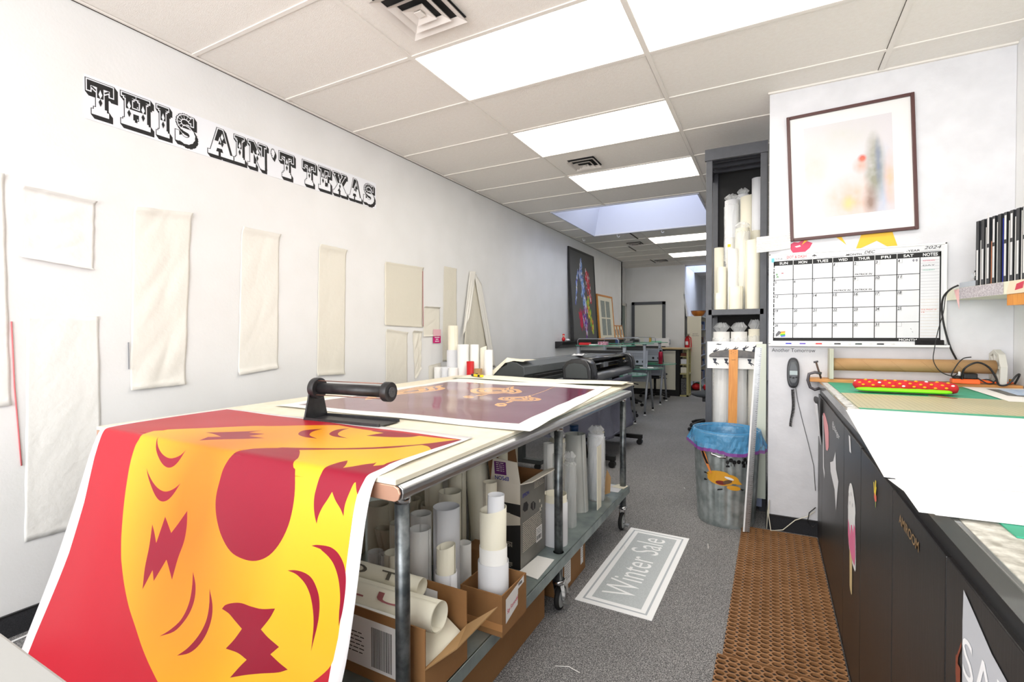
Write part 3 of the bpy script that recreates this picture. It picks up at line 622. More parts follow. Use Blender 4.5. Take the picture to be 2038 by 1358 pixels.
ART = {
 'yellow':[(0.2752,0.9198),(0.2557,0.859),(0.232,0.7576),(0.2154,0.6589),(0.2081,0.5963),(0.2053,0.5599),(0.2081,0.5333),(0.2009,0.5049),(0.1929,0.4713),(0.2253,0.4309),(0.289,0.3539),(0.375,0.2411),(0.4236,0.2036),(0.4975,0.1264),(0.5759,0.0592),(0.6847,0.0827),(0.7884,0.0884),(0.871,0.0781),(0.9655,0.0666),(0.9777,0.057),(0.9836,0.0517)],
 'yellow_l':[(0.2871,0.9485),(0.3181,1.0034),(0.3608,1.0595),(0.4088,1.103),(0.4628,1.1482),(0.5216,1.1879),(0.5559,1.2063),(0.6013,1.2101),(0.7163,1.2181)],
 'band':[(0.9814,0.0541),(0.9289,0.1748),(0.8837,0.2423),(0.8351,0.3048),(0.7752,0.3674),(0.7086,0.4176),(0.6571,0.4502),(0.6137,0.4817),(0.5994,0.5037),(0.5916,0.5252),(0.5834,0.5489),(0.5766,0.5781),(0.5756,0.6152),(0.5741,0.6629),(0.5808,0.6995),(0.5956,0.7346),(0.6204,0.7702),(0.6603,0.8021),(0.7022,0.811),(0.7398,0.8055),(0.773,0.7808),(0.7986,0.7355),(0.8138,0.6763),(0.814,0.6084),(0.7951,0.5402),(0.7869,0.5342),(0.7683,0.4996),(0.7385,0.4603),(0.7199,0.4398),(0.7841,0.3813),(0.8453,0.323),(0.8948,0.2603),(0.926,0.1996),(0.9348,0.1854),(0.9558,0.1937),(0.9812,0.226),(0.982,0.1974),(0.9891,0.0571)],
 'flame':[(0.885,0.6662),(0.8774,0.6482),(0.871,0.6262),(0.8667,0.5993),(0.8662,0.5763),(0.8664,0.5535),(0.8672,0.5336),(0.8675,0.5183),(0.8678,0.5012),(0.8714,0.4802),(0.878,0.462),(0.8893,0.4794),(0.9043,0.5082),(0.9164,0.4921),(0.9285,0.47),(0.9451,0.447),(0.9516,0.4722),(0.9659,0.4518),(0.9703,0.4135),(0.9739,0.3871),(0.9767,0.3683),(0.9768,0.5255),(0.9707,0.5712),(0.9701,0.5724),(0.9654,0.5628),(0.9583,0.5432),(0.9551,0.5466),(0.9514,0.5658),(0.9473,0.5931),(0.9463,0.6108),(0.9475,0.6329),(0.9376,0.6169),(0.9211,0.5981),(0.9083,0.5785),(0.9011,0.6019),(0.8923,0.6241),(0.8866,0.6462)],
 'c1':[(0.2753,0.5123),(0.2877,0.5349),(0.3015,0.5584),(0.3209,0.5793),(0.3501,0.6014),(0.3749,0.6097),(0.393,0.6038),(0.4075,0.5849),(0.4208,0.5418),(0.4064,0.5626),(0.3811,0.5767),(0.3581,0.5775),(0.3295,0.5665),(0.3029,0.5457)],
 'c2':[(0.2902,0.6265),(0.3059,0.6506),(0.3304,0.6801),(0.3549,0.7052),(0.3749,0.7179),(0.3912,0.7188),(0.4067,0.7093),(0.4208,0.6881),(0.4372,0.6504),(0.4161,0.6729),(0.3907,0.6858),(0.3644,0.6829),(0.3358,0.6678),(0.3093,0.6462)],
 'bolt':[(0.3693,0.7978),(0.3839,0.8214),(0.3989,0.8515),(0.4088,0.7639),(0.4412,0.8097),(0.4795,0.73),(0.4863,0.7684),(0.4902,0.8225),(0.4835,0.8785),(0.4823,0.9428),(0.4474,0.8915),(0.4361,0.9264),(0.4238,0.9637),(0.41,0.9339),(0.393,0.9987),(0.3804,0.9384),(0.3769,0.8676)],
 'c3':[(0.5445,0.8991),(0.5647,0.93),(0.5741,0.9631),(0.5735,0.9984),(0.5624,1.0334),(0.5406,1.0685),(0.5001,1.0964),(0.527,1.0683),(0.5506,1.0324),(0.5596,0.9888),(0.5554,0.9439)],
 'c4':[(0.6172,0.9213),(0.6395,0.9567),(0.6491,0.991),(0.6465,1.032),(0.6315,1.0704),(0.6085,1.0985),(0.5739,1.1199),(0.6004,1.0882),(0.6229,1.0468),(0.6337,1.0062),(0.6303,0.9665)],
 'beak':[(0.6726,0.9565),(0.68,0.9439),(0.7027,0.9304),(0.7243,0.9242),(0.7508,0.9245),(0.7796,0.9217),(0.8128,0.9095),(0.8042,0.9366),(0.7881,0.9708),(0.8091,0.9824),(0.8421,0.9941),(0.8259,1.0175),(0.8525,1.0276),(0.8755,1.0338),(0.855,1.0486),(0.8127,1.0677),(0.7786,1.0838),(0.7443,1.1025),(0.7601,1.0712),(0.7729,1.0492),(0.7471,1.0418),(0.7135,1.043),(0.728,1.0168),(0.7408,0.9848),(0.7135,0.9699),(0.6952,0.9606)],
 'c5':[(0.8283,0.8047),(0.8473,0.798),(0.8666,0.7962),(0.8836,0.7994),(0.8956,0.8075),(0.906,0.8215),(0.915,0.8397),(0.9203,0.8614),(0.9229,0.8889),(0.9225,0.9171),(0.9201,0.9483),(0.9189,0.9753),(0.9165,0.9496),(0.9147,0.9249),(0.9113,0.9005),(0.9041,0.8719),(0.8943,0.8463),(0.883,0.8286),(0.8699,0.8165),(0.8514,0.807)],
 'c6':[(0.8803,0.7237),(0.8937,0.718),(0.9096,0.7148),(0.9021,0.7166),(0.9233,0.7143),(0.9397,0.7193),(0.9527,0.7305),(0.9639,0.7486),(0.9713,0.7727),(0.9743,0.7979),(0.9754,0.8284),(0.9747,0.8639),(0.9711,0.8965),(0.9676,0.8663),(0.9659,0.8365),(0.9609,0.8073),(0.9522,0.7784),(0.9388,0.7531),(0.9238,0.7385),(0.9034,0.7264),(0.9237,0.7344),(0.9065,0.7262)],
 'star':[(0.4153,0.4903),(0.4,0.4473),(0.4275,0.4229),(0.3753,0.4065),(0.3452,0.4068),(0.4078,0.3372),(0.4522,0.2762),(0.4425,0.3235),(0.497,0.3132),(0.4835,0.3679),(0.5448,0.3686),(0.5044,0.415),(0.4476,0.4605)],
 'c7':[(0.5781,0.259),(0.5539,0.2186),(0.5506,0.1888),(0.5765,0.1426),(0.5824,0.1937),(0.6042,0.2392),(0.6285,0.265),(0.6684,0.286),(0.6351,0.2894),(0.6078,0.2808)],
 'c8':[(0.6491,0.205),(0.6276,0.1592),(0.6224,0.1208),(0.6387,0.0847),(0.642,0.1255),(0.6649,0.1838),(0.6937,0.2153),(0.7338,0.2327),(0.6984,0.2346),(0.6763,0.2286)],
 'top':[(0.7524,0.1702),(0.7607,0.1282),(0.7689,0.1036),(0.7175,0.0932),(0.7361,0.0756),(0.7754,0.0674),(0.8258,0.0716),(0.871,0.0781),(0.8581,0.1113),(0.8218,0.1424),(0.7781,0.1619)],
 'red_corner':[(0.9734,0.9814),(0.952,1.0172),(0.913,1.0644),(0.8988,1.0799)],
}
def gloss(name, rgb): return mat(name, rgb, .36, spec=.28)
VW_ = gloss('print_white', (240, 238, 240)); VR = gloss('print_red', (180, 24, 42)); VD = gloss('print_dark_red', (142, 6, 40)); VY = gloss('print_yellow', (226, 172, 34))
nt = VY.node_tree; L = nt.links.new; tc = nt.nodes.new('ShaderNodeTexCoord'); sx = nt.nodes.new('ShaderNodeVectorMath'); sx.operation = 'SUBTRACT'; sx.inputs[1].default_value = (.50, .47, 0)
sc = nt.nodes.new('ShaderNodeVectorMath'); sc.operation = 'MULTIPLY'; sc.inputs[1].default_value = (3.1, 1.55, 0); ln = nt.nodes.new('ShaderNodeVectorMath'); ln.operation = 'LENGTH'
L(tc.outputs['UV'], sx.inputs[0]); L(sx.outputs[0], sc.inputs[0]); L(sc.outputs[0], ln.inputs[0])
cr = nt.nodes.new('ShaderNodeValToRGB'); cr.color_ramp.elements[0].color = lin((226, 116, 22)); cr.color_ramp.elements[0].position = .15; cr.color_ramp.elements[1].color = lin((228, 176, 36)); cr.color_ramp.elements[1].position = 1.0
L(ln.outputs['Value'], cr.inputs[0]); L(cr.outputs[0], nt.nodes['Principled BSDF'].inputs['Base Color'])
bgp = [(.0155, .018), (.979, .052), (.9695, .60), (.9697, .98), (.973, 1.04), (.974, 1.40), (.035, 1.40), (.0385, 1.256), (.050, .98), (.045, .80), (.0214, .5413), (.015, .40)]
yel = ART['yellow'] + [(.981, .10), (.981, .25), (.977, .40), (.9697, .58), (.9697, .76), (.972, .975), (.952, 1.017), (.913, 1.064), (.87, 1.105), (.80, 1.16), (.72, 1.20), (.63, 1.225)] + ART['yellow_l'][-3::-1]
LAY = [(bgp, VR), (curvy(yel), VY), (curvy(ART['band']), VD), (curvy(ART['flame']), VD)]
for k in ('c1', 'c2', 'bolt', 'c3', 'c4', 'beak', 'c5', 'star', 'c7', 'c8', 'top'): LAY.append((curvy(ART[k]), VD))
c6 = [p for p in ART['c6'] if p not in ((.9096, .7148), (.9021, .7166))]
LAY.append((curvy(c6[:-2] + [c6[-1]]), VD))
us = [i / 24 for i in range(25)]; vs_ = [TT[-1] * i / 30 for i in range(31)] + [.47 + .006 * i for i in range(20)]
pm, uvp = printed(MB(), drape_fn, us, sorted(vs_), LAY, VW_)
po = obj('hanging_poster', pm, pivot=(1.28, .75, .06))
uvl = po.data.uv_layers.new(name='print')
for lp in po.data.loops: p_ = uvp[lp.vertex_index]; uvl.data[lp.index].uv = (p_.x, p_.y / 1.46)
po.modifiers.new('thick', 'SOLIDIFY').thickness = .0006; po.modifiers['thick'].offset = -1
tag(po, 'large glossy red, orange and yellow poster hanging over the near table edge', 'poster')

# ---------------------------------------------------------------- dark poster lying on the table
PURP = mat('print_maroon', (116, 42, 74), .2, coat=.5, bump=(5, .25)); PEACH = mat('print_peach', (240, 178, 112), .25, coat=.3)
def lie(u, v):
    x = .67 + 1.30 * u; y = 1.66 + 1.69 * v
    cur = u ** 6 * (1 - v); x += .18 * cur
    return Vector((x, y, .9575 + .002 * math.sin(x * 9 + y * 4) + .0015 * math.sin(y * 17)))
def U(x, y): return ((x - .67) / 1.30, (y - 1.66) / 1.69)
lay = [([U(.755, 1.735), U(1.91, 1.79), U(1.90, 3.14), U(.755, 3.10)], PURP)]
def blob(cx, cy, rx, ry, rot=0, n=22): return [U(cx + rx * math.cos(2 * PI * i / n) * math.cos(rot) - ry * math.sin(2 * PI * i / n) * math.sin(rot), cy + rx * math.cos(2 * PI * i / n) * math.sin(rot) + ry * math.sin(2 * PI * i / n) * math.cos(rot)) for i in range(n)]
def shrink(P, k, dx=0, dy=0):
    cx = sum(p[0] for p in P) / len(P); cy = sum(p[1] for p in P) / len(P); return [(cx + (p[0] - cx) * k + dx, cy + (p[1] - cy) * k + dy) for p in P]
A_ = [(1.23, 2.665), (1.179, 2.786), (1.205, 2.861), (1.257, 2.926), (1.345, 2.931), (1.35, 3.055), (1.41, 2.925), (1.453, 2.908), (1.532, 2.803), (1.56, 2.716), (1.535, 2.658), (1.471, 2.671), (1.435, 2.621), (1.372, 2.589), (1.305, 2.588)]
B_ = [(1.559, 2.433), (1.541, 2.503), (1.576, 2.538), (1.654, 2.578), (1.667, 2.644), (1.691, 2.579), (1.769, 2.523), (1.782, 2.45), (1.742, 2.404), (1.662, 2.379), (1.607, 2.387)]
C_ = [(.775, 2.543), (.77, 2.642), (.775, 2.736), (.80, 2.773), (.822, 2.832), (.85, 2.89), (.903, 2.79), (.995, 2.716), (1.034, 2.624), (.999, 2.501), (.96, 2.381), (.935, 2.305), (.918, 2.176), (.924, 2.095), (.914, 2.052), (.819, 2.185), (.775, 2.406)]
tails = [[(1.381, 2.469), (1.371, 2.55), (1.415, 2.598), (1.407, 2.531)], [(1.35, 2.395), (1.332, 2.457), (1.363, 2.472), (1.412, 2.426), (1.425, 2.376), (1.395, 2.361)], [(1.668, 2.291), (1.662, 2.379), (1.687, 2.36), (1.686, 2.291)], [(1.651, 2.212), (1.64, 2.267), (1.663, 2.289), (1.701, 2.251), (1.714, 2.198), (1.692, 2.178)]]
A_, B_, C_ = curvy(A_, 3), curvy(B_, 3), curvy(C_, 3)
for P in [A_, B_, C_] + tails: lay.append(([U(*p) for p in P], PEACH))
for P, dx in ((A_, .0), (B_, 0), (C_, 0)):
    for k, m_ in ((.78, PURP), (.70, PEACH), (.50, PURP), (.42, PEACH), (.2, PURP)): lay.append(([U(*p) for p in shrink(P, k)], m_))
for cx, cy in ((1.38, 2.42), (1.678, 2.235)): lay.append((blob(cx, cy, .014, .010), PURP))
lay.append(([U(1.674, 2.629), U(1.680, 2.632), U(1.633, 3.12), U(1.627, 3.12)], PEACH))
pm, uvp = printed(MB(), lie, [i / 14 for i in range(15)], [i / 18 for i in range(19)], lay, mat('print_white_matt', (244, 243, 240), .4))
tag(obj('flat_poster', pm, pivot=(1.3, 2.5, .957)), 'maroon printed sheet with orange curled shapes lying flat on the table', 'poster')

# stack of large sheets at the far end of the table
def far_sheet(u, v):
    x = .63 + 1.42 * u; y = 3.37 + .30 * v - .03 * u
    z = .962 + .010 * math.sin(PI * v) + .004 * math.sin(u * 9) + .012 * (u ** 6) * (1 - v)
    return Vector((x, y, z))
solo('paper_sheet', MB().grid(far_sheet, 24, 8, PAPERC), 'cream sheet with a rolled edge on top at the far end of the table', 'paper', 'large sheets at the far end of the table', solid=.001)
solo('paper_sheet', MB().grid(lambda u, v: Vector((.60 + 1.28 * u, 3.352 + .33 * v - .02 * u, .9585 + .0015 * math.sin(u * 6 + v))), 16, 6, mat('greyish_sheet', (150, 156, 140), .6)), 'grey-green sheet under the cream sheet at the far end of the table, its edge showing', 'paper', 'large sheets at the far end of the table')

# paper-roll cutter
t = thing('roll_dispenser', (1.28, 1.5, .954), 'black metal roll dispenser, a bar between two discs, standing behind the hanging poster', 'dispenser')
Dd = mat('dispenser_black', (40, 40, 43), .42, noise=(40, .4, (28, 28, 30)))
Mq = Matrix.Translation((1.175, 1.435, .956)) @ Matrix.Rotation(math.radians(4.8), 4, 'Z')
b = MB(); b.box(0, .40, 0, .13, 0, .004, Dd, Mq).box(0, .40, -.004, .003, 0, .014, Dd, Mq).box(.0, .40, .127, .134, 0, .014, Dd, Mq); obj('base_plate', b, t)
b = MB(); P_ = [(0, -.005), (.012, .0), (.03, .10), (.10, .12), (.115, .0), (.135, -.005)]
b.slab([(-.004, .002), (.02, .09), (.028, .13), (.10, .13), (.112, .09), (.134, .002)], -.004, .004, Dd, Mq @ plane((0, 0, 0), (0, 1, 0), (0, 0, 1))); obj('upright', b, t, bevel=.002)
def disc(x, r, name):
    b = MB(); c0 = Mq @ Vector((x - .016, .064, .135)); c1 = Mq @ Vector((x + .016, .064, .135))
    b.cyl(c0, c1, r, Dd, n=36); o_ = obj(name, b, t, bevel=.003); return o_
disc(.012, .046, 'end_disc'); o_ = disc(.395, .041, 'end_disc')
c0 = Mq @ Vector((.412, .064, .135)); c1 = Mq @ Vector((.416, .064, .135)); obj('hub_pad', MB().cyl(c0, c1, .021, mat('pad_grey', (88, 88, 92), .9, noise=(300, .2, (50, 50, 54))), n=24), o_)
obj('roller_bar', MB().cyl(Mq @ Vector((.028, .064, .135)), Mq @ Vector((.38, .064, .135)), .024, Dd, n=28), t)
for k in range(3):
    a = PI / 2 + k * 2 * PI / 3 + .3; dy, dz = .036 * math.cos(a), .036 * math.sin(a)
    obj('tie_rod', MB().cyl(Mq @ Vector((.02, .064 + dy, .135 + dz)), Mq @ Vector((.39, .064 + dy, .135 + dz)), .002, mat('copper_rod', (150, 110, 96), .35, metal=.7), n=8), t)
# yellow cutter
t = thing('utility_knife', (.82, 3.42, .968), 'yellow and black sheet cutter lying at the far left corner of the table', 'knife')
Mk = Matrix.Translation((.80, 3.43, .975)) @ Matrix.Rotation(math.radians(-25), 4, 'Z')
obj('body', MB().box(-.07, .07, -.012, .012, 0, .018, BLACK, Mk), t, bevel=.004)
obj('grip', MB().box(-.03, .03, -.0135, .0135, -.0005, .0195, mat('tool_yellow', (250, 208, 20), .4), Mk).box(.062, .085, -.013, .013, .0, .018, mat('tool_yellow', (250, 208, 20), .4), Mk), t, bevel=.003)
obj('slider', MB().box(-.01, .012, -.006, .006, .019, .026, BLACK, Mk), t)

# grey table in the foreground
t = thing('grey_table', (1.6, -.1, 0), 'corner of a smooth grey table at the bottom left of the picture', 'table')
GR = mat('grey_laminate', (164, 164, 162), .45)
obj('tabletop', MB().box(1.30, 2.42, -.60, .27, .87, .9, GR), t, bevel=.004)
for x, y in ((1.34, .22), (2.36, .22), (1.34, -.55), (2.36, -.55)): obj('leg', MB().box(x - .02, x + .02, y - .02, y + .02, 0, .87, SLATE), t)
# ================================================================ rolls, boxes
def roll(x, y, z, h, r, label, group, m_=None, lean=(0, 0), turns=1.35, step=.0022, seed=0, flare=0, name='paper_roll', cat='roll', cut=0, ov=1.0):
    """rolled sheet standing on end: a spiral wall with real thickness, open at the top"""
    m_ = m_ or PAPER; rnd = random.Random(seed * 31 + int(x * 1000)); a0 = rnd.random() * 6.28; mb = MB()
    n = int(30 * turns); outer = []; inner = []
    levels = [0, .5, 1]
    rings = []
    for lv in levels:
        rg = []
        for sgn in (0, 1):
            seq = range(n + 1) if sgn == 0 else range(n, -1, -1)
            for i in seq:
                a = a0 + 2 * PI * turns * i / n; rr = r - step * turns * i / n * 1.6 - (0 if sgn == 0 else .0008); rr *= 1 + flare * lv
                zz = z + lv * (h + (cut * math.sin(a + 1) if lv == 1 else 0) + (.012 * math.sin(i / n * 3) * cut * 10 if lv == 1 else 0))
                rg.append(Vector((x + rr * math.cos(a) + lean[0] * lv, y + rr * math.sin(a) * ov + lean[1] * lv, zz)))
        rings.append(rg)
    mb.loft(rings, m_, True, False)
    k = len(rings[0]); base_i = len(mb.v) - k
    fs = [(base_i + i, base_i + i + 1, base_i + k - 2 - i, base_i + k - 1 - i) for i in range(n)]
    for f_ in fs: mb.f.append(list(f_)); mb.mi.append(mb.m(m_)); mb.sm.append(False)
    return solo(name, mb, label, cat, group)
RW = [PAPER, PAPERC, PAPERG, mat('aged_paper', (226, 218, 198), .7)]
S0 = .286
def top(x, y, zt, r, label, m_=0, z0=S0, **k): return roll(x, y, z0, zt - z0, r, label, k.pop('group', 'paper rolls on the shelf under the work table'), RW[m_] if isinstance(m_, int) else m_, **k)
top(1.86, 1.52, .67, .053, 'widest and nearest tall white roll, standing behind the open box', 2, seed=1)
top(1.87, 1.63, .49, .03, 'short roll nested behind the widest tall white roll', 0, seed=2)
top(1.752, 1.70, .66, .05, 'tall cream roll directly behind the widest tall white roll', 1, seed=3)
top(1.79, 1.45, .597, .042, 'white roll half hidden by the front steel table leg', 0, seed=4)
top(1.955, 1.385, .589, .034, 'slim cream roll with a creased dented top edge, just behind the open box flap', 1, seed=5, cut=.006)
top(1.955, 1.385, .50, .040, 'wider white roll wrapped round the foot of the slim cream roll', 2, seed=6, step=.001)
top(1.50, 1.62, .484, .05, 'loosely rolled leaning sheet with an oval mouth beside the hanging poster', 3, seed=7, lean=(-.03, -.02), turns=2.2, step=.004, ov=.7)
top(1.642, 1.45, .470, .036, 'short small roll with several turns at the left behind the box', 0, seed=8, turns=3, step=.004)
top(1.474, 1.78, .56, .045, 'dim cream roll in the back row left of the steel leg, second one', 3, seed=9)
top(1.30, 1.90, .58, .055, 'dim cream roll with a wide open mouth deep in the back row', 3, seed=10)
top(1.588, 1.80, .74, .043, 'tall roll just right of the front steel leg in the back row', 1, seed=11)
top(1.578, 1.80, .55, .051, 'wide sheet wrapped round the foot of the tall roll right of the steel leg', 1, seed=12, step=.001)
top(1.777, 1.93, .86, .054, 'very tall cream roll leaning against the printer-cartridge box', 1, seed=13, lean=(-.05, 0))
top(1.82, 2.02, .86, .036, 'very tall slim roll touching the grey and black box', 1, seed=14)
top(1.82, 2.02, .60, .042, 'paper wrapped round the foot of the slim roll beside the grey and black box', 3, seed=15, step=.001)
top(1.605, 1.98, .84, .057, 'tall cream roll in the back row behind the white rolls', 3, seed=16)
top(1.66, 1.98 - .06, .62, .035, 'thin-walled roll in the back row behind the white rolls, beside the tall one', 0, seed=17)
for i, (x, y, zt, r) in enumerate(((1.1, 1.5, .55, .05), (1.2, 1.7, .62, .045), (.95, 1.7, .6, .05), (1.35, 1.5, .5, .045), (1.1, 2.1, .7, .05), (1.35, 2.2, .72, .05), (1.5, 2.3, .78, .05), (1.64, 2.45, .8, .045), (1.3, 2.5, .75, .05))):
    top(x, y, zt, r, 'paper roll at the dark back of the shelf under the table', [1, 3, 0][i % 3], seed=30 + i, group='rolls at the dark back of the table shelf')
for i, (x, y, zt, r, m__) in enumerate(((1.70, 1.57, .60, .044, 0), (1.60, 1.55, .55, .04, 1), (1.385, 1.66, .56, .05, 3), (1.42, 1.92, .66, .05, 1), (1.90, 1.78, .70, .032, 3), (1.70, 1.83, .78, .04, 1), (1.69, 2.10, .84, .045, 0), (1.545, 1.47, .45, .032, 0), (1.72, 1.38, .52, .036, 1))):
    top(x, y, zt, r, ['white roll squeezed into the second row behind the open box', 'cream roll behind the front leg in the second row', 'aged cream roll near the poster in the middle row', 'cream roll in the back row near the poster', 'slim aged roll between the very tall ones', 'tall cream roll in the third row right of the leg', 'tall white roll farthest back beside the grey box', 'very short small roll by the left of the open box', 'cream roll just behind the open box and the front leg'][i], m__, seed=60 + i)
# rolls standing in the small box
top(2.06, 1.535, .50, .057, 'wide white roll at the bottom of the roll tower in the small cardboard box', 2, z0=S0 + .006, seed=20, step=.001)
top(2.06, 1.535, .555, .052, 'middle white roll of the roll tower in the small cardboard box', 0, z0=S0 + .006, seed=21, step=.001)
top(2.06, 1.535, .69, .0475, 'cream roll with a notched top in the small cardboard box', 1, z0=S0 + .006, seed=22, cut=.008, flare=.08)
top(2.062, 1.53, .745, .033, 'slim bluish white roll sticking out of the tower in the small box', 2, z0=S0 + .012, seed=23, lean=(.012, 0))
# beyond the middle leg
top(2.01, 2.235, .50, .064, 'wide grey-white roll standing right behind the middle table leg', 2, seed=24)
top(2.01, 2.235, .535, .058, 'cream roll nested inside the wide grey-white roll behind the middle leg', 1, seed=25, z0=S0 + .004, step=.001)
SILV = mat('silver_film', (190, 192, 188), .42, metal=.1)
o = top(1.95, 2.72, .73, .062, 'large silver-grey roll leaning behind the middle table leg, a black mark near its foot', SILV, seed=26, lean=(-.03, .03))
solo('board_sheet', MB().box(2.052, 2.056, 2.76, 2.835, S0, .66, PAPERC), 'thin white board standing on edge beside the silver-grey roll', 'board')
top(1.96, 2.36, .70, .018, 'slim clear plastic tube behind the grey-white roll', FILMT, seed=27, name='plastic_tube', cat='tube', turns=1.02)
top(1.90, 2.40, .74, .03, 'curled white roll top beside the cut-open grey and black box', 0, seed=28, turns=2)
solo('wood_strip', MB().box(1.915, 1.935, 2.45, 2.465, S0, .68, WOODL), 'thin gold-coloured strip of wood standing among the plastic rolls', 'strip')
def wrapped(x, y, z0, zt, r, label, group=None, inner=PAPER, seed=0, tuft=.05):
    t = thing('wrapped_roll', (x, y, z0), label, 'roll', group)
    obj('paper_core', MB().cyl((x, y, z0 + .004), (x, y, zt), r, inner, n=28), t)
    rnd = random.Random(seed); mb = MB(); n = 26; rings = []
    H = [0, .12, .3, .5, .7, .85, .95, 1.0, 1.03, 1.06]
    for j, hh in enumerate(H):
        rr = r * (1.07 if hh < .99 else (1.0 if j == 8 else .55)); zz = z0 + (zt - z0) * min(hh, 1) + (tuft * (j - 7) / 2 if j > 7 else 0)
        rings.append([Vector((x + rr * (1 + rnd.uniform(-.05, .09)) * math.cos(2 * PI * i / n), y + rr * (1 + rnd.uniform(-.05, .09)) * math.sin(2 * PI * i / n), zz + rnd.uniform(-.006, .006) * (1 if 0 < j else 0))) for i in range(n)])
    mb.loft(rings, FILM, False, False); obj('plastic_wrap', mb, t); return t
wrapped(1.995, 2.47, S0, .64, .033, 'clear-wrapped slim roll between the middle leg and the silver-grey roll', inner=FILMT, seed=3)
wrapped(1.985, 2.95, S0, .70, .05, 'plastic-bagged roll beyond the silver-grey roll', inner=PAPERG, seed=4)
wrapped(1.86, 2.62, S0, .72, .045, 'plastic-bagged roll behind the middle leg, in the back row', inner=PAPERC, seed=5)
solo('orange_card', MB().slab([(0, 0), (.05, .02), (.055, .12), (.03, .17)], 0, .002, CARDL, plane((2.0, 3.03, S0), (1, .3, 0), (0, 0, 1))), 'torn piece of orange cardboard at the far end of the shelf', 'cardboard')
# blue bottle and green tube
t = thing('blue_jar', (1.80, 3.05, S0), 'dark blue plastic jar with a cap at the far end of the table shelf', 'jar')
BL = mat('navy_plastic', (22, 62, 108), .35)
obj('body', MB().lathe([(.001, 0), (.05, 0), (.05, .35), (.047, .37), (.03, .39), (.03, .40)], (1.80, 3.05, S0), BL), t); obj('cap', MB().cyl((1.80, 3.05, S0 + .395), (1.80, 3.05, S0 + .435), .03, BL), t)
t = thing('green_tube', (1.93, 3.18, S0), 'dark green tube with a cream core at the far end of the table shelf', 'tube')
obj('body', MB().cyl((1.93, 3.18, S0), (1.93, 3.18, .66), .04, mat('dark_green', (16, 46, 42), .3)), t); obj('core', MB().cyl((1.93, 3.18, .655), (1.93, 3.18, .668), .036, PAPERC), t)

# ---------------------------------------------------------------- boxes
def openbox(x0, x1, y0, y1, z0, z1, m_, th=.004, floor=True):
    b = MB()
    b.box(x0, x1, y0, y0 + th, z0, z1, m_).box(x0, x1, y1 - th, y1, z0, z1, m_).box(x0, x0 + th, y0 + th, y1 - th, z0, z1, m_).box(x1 - th, x1, y0 + th, y1 - th, z0, z1, m_)
    if floor: b.box(x0 + th, x1 - th, y0 + th, y1 - th, z0, z0 + th, m_)
    return b
LABP = mat('label_paper', (236, 234, 232), .6)
def barcode(mb, M, x, y, w, h, seed=1, mt=None):
    rnd = random.Random(seed); q = 0
    while q < w: b_ = rnd.uniform(.0008, .003); patch(mb, rect(x + q, y, x + min(q + b_, w), y + h), M, mt or INK, .0012); q += b_ + rnd.uniform(.0008, .002)
def lines(mb, M, x, y, w, n, dy, h=.0022, seed=1, mt=None, lift=.0012):
    rnd = random.Random(seed)
    for i in range(n):
        q = 0
        while q < w * .92: l_ = rnd.uniform(.1, .5) * w; l_ = min(l_, w - q); patch(mb, rect(x + q, y - i * dy - h, x + q + l_, y - i * dy), M, mt or INK, lift); q += l_ + .004
t = thing('open_box', (1.8, 1.19, S0), 'open cardboard box full of rolled prints at the near end of the table shelf', 'box')
b = openbox(1.45, 2.10, 1.083, 1.298, S0, .386, CARD); b.box(1.45, 2.10, 1.083, 1.087, .386, .496, CARD).box(1.45, 2.10, 1.294, 1.298, .386, .506, CARD).box(1.45, 1.454, 1.087, 1.294, .386, .50, CARD); obj('body', b, t)
fl = MB(); fl.add([(2.10, 1.083, .385), (2.10, 1.298, .40), (2.185, 1.345, .455), (2.135, 1.19, .395), (2.10, 1.083, .381), (2.10, 1.298, .396), (2.185, 1.347, .451), (2.135, 1.19, .391)], [(0, 1, 2, 3), (7, 6, 5, 4), (0, 3, 7, 4), (3, 2, 6, 7), (1, 5, 6, 2)], CARDL); obj('flap', fl, t)
lbm = MB(); Mb = plane((1.60, 1.0825, .30), (1, 0, 0), (0, 0, 1)); patch(lbm, rect(.02, .02, .40, .17), Mb, LABP, .001)
lines(lbm, Mb, .03, .15, .12, 9, .012, seed=4, lift=.0016); barcode(lbm, Mb, .30, .03, .08, .12, 2)
lines(lbm, Mb, .17, .12, .10, 6, .012, .003, seed=8, lift=.0016)
obj('shipping_label', lbm, t)
PINKL = mat('letter_pink', (190, 120, 124), .7); GREYL = mat('letter_grey', (120, 118, 108), .7)
def lyingroll(p0, p1, r, label, m_=PAPERC, turns=1.5, seed=0, letters=None, lm=None, group='rolled papers in the open box'):
    p0, p1 = Vector(p0), Vector(p1); d = (p1 - p0).normalized(); a = d.orthogonal().normalized(); b = d.cross(a); mb = MB(); n = int(26 * turns); rings = []
    a0 = seed
    for p in (p0, p1):
        rg = []
        for sgn in (0, 1):
            for i in (range(n + 1) if sgn == 0 else range(n, -1, -1)):
                an = a0 + 2 * PI * turns * i / n; rr = r * (1 - .12 * i / n) - sgn * .001
                rg.append(p + (a * math.cos(an) + b * math.sin(an)) * rr)
        rings.append(rg)
    mb.loft(rings, m_, True, False); k = len(rings[0])
    for base_i in (0, k):
        for i in range(n): mb.f.append([base_i + i, base_i + i + 1, base_i + k - 2 - i, base_i + k - 1 - i]); mb.mi.append(mb.m(m_)); mb.sm.append(False)
    if letters:
        w_ = (p1 - p0).length; nrm = (Vector((0, -.75, .65)) - d * Vector((0, -.75, .65)).dot(d)).normalized(); Mx = plane(p0 + nrm * (r + .0005), d, nrm.cross(d))
        text(mb, letters, off(Mx, w_ * .12, -.012), lm or PINKL, .026, w_ * .7, lift=.0008, bold=.02)
    return solo('rolled_print', mb, label, 'roll', group)
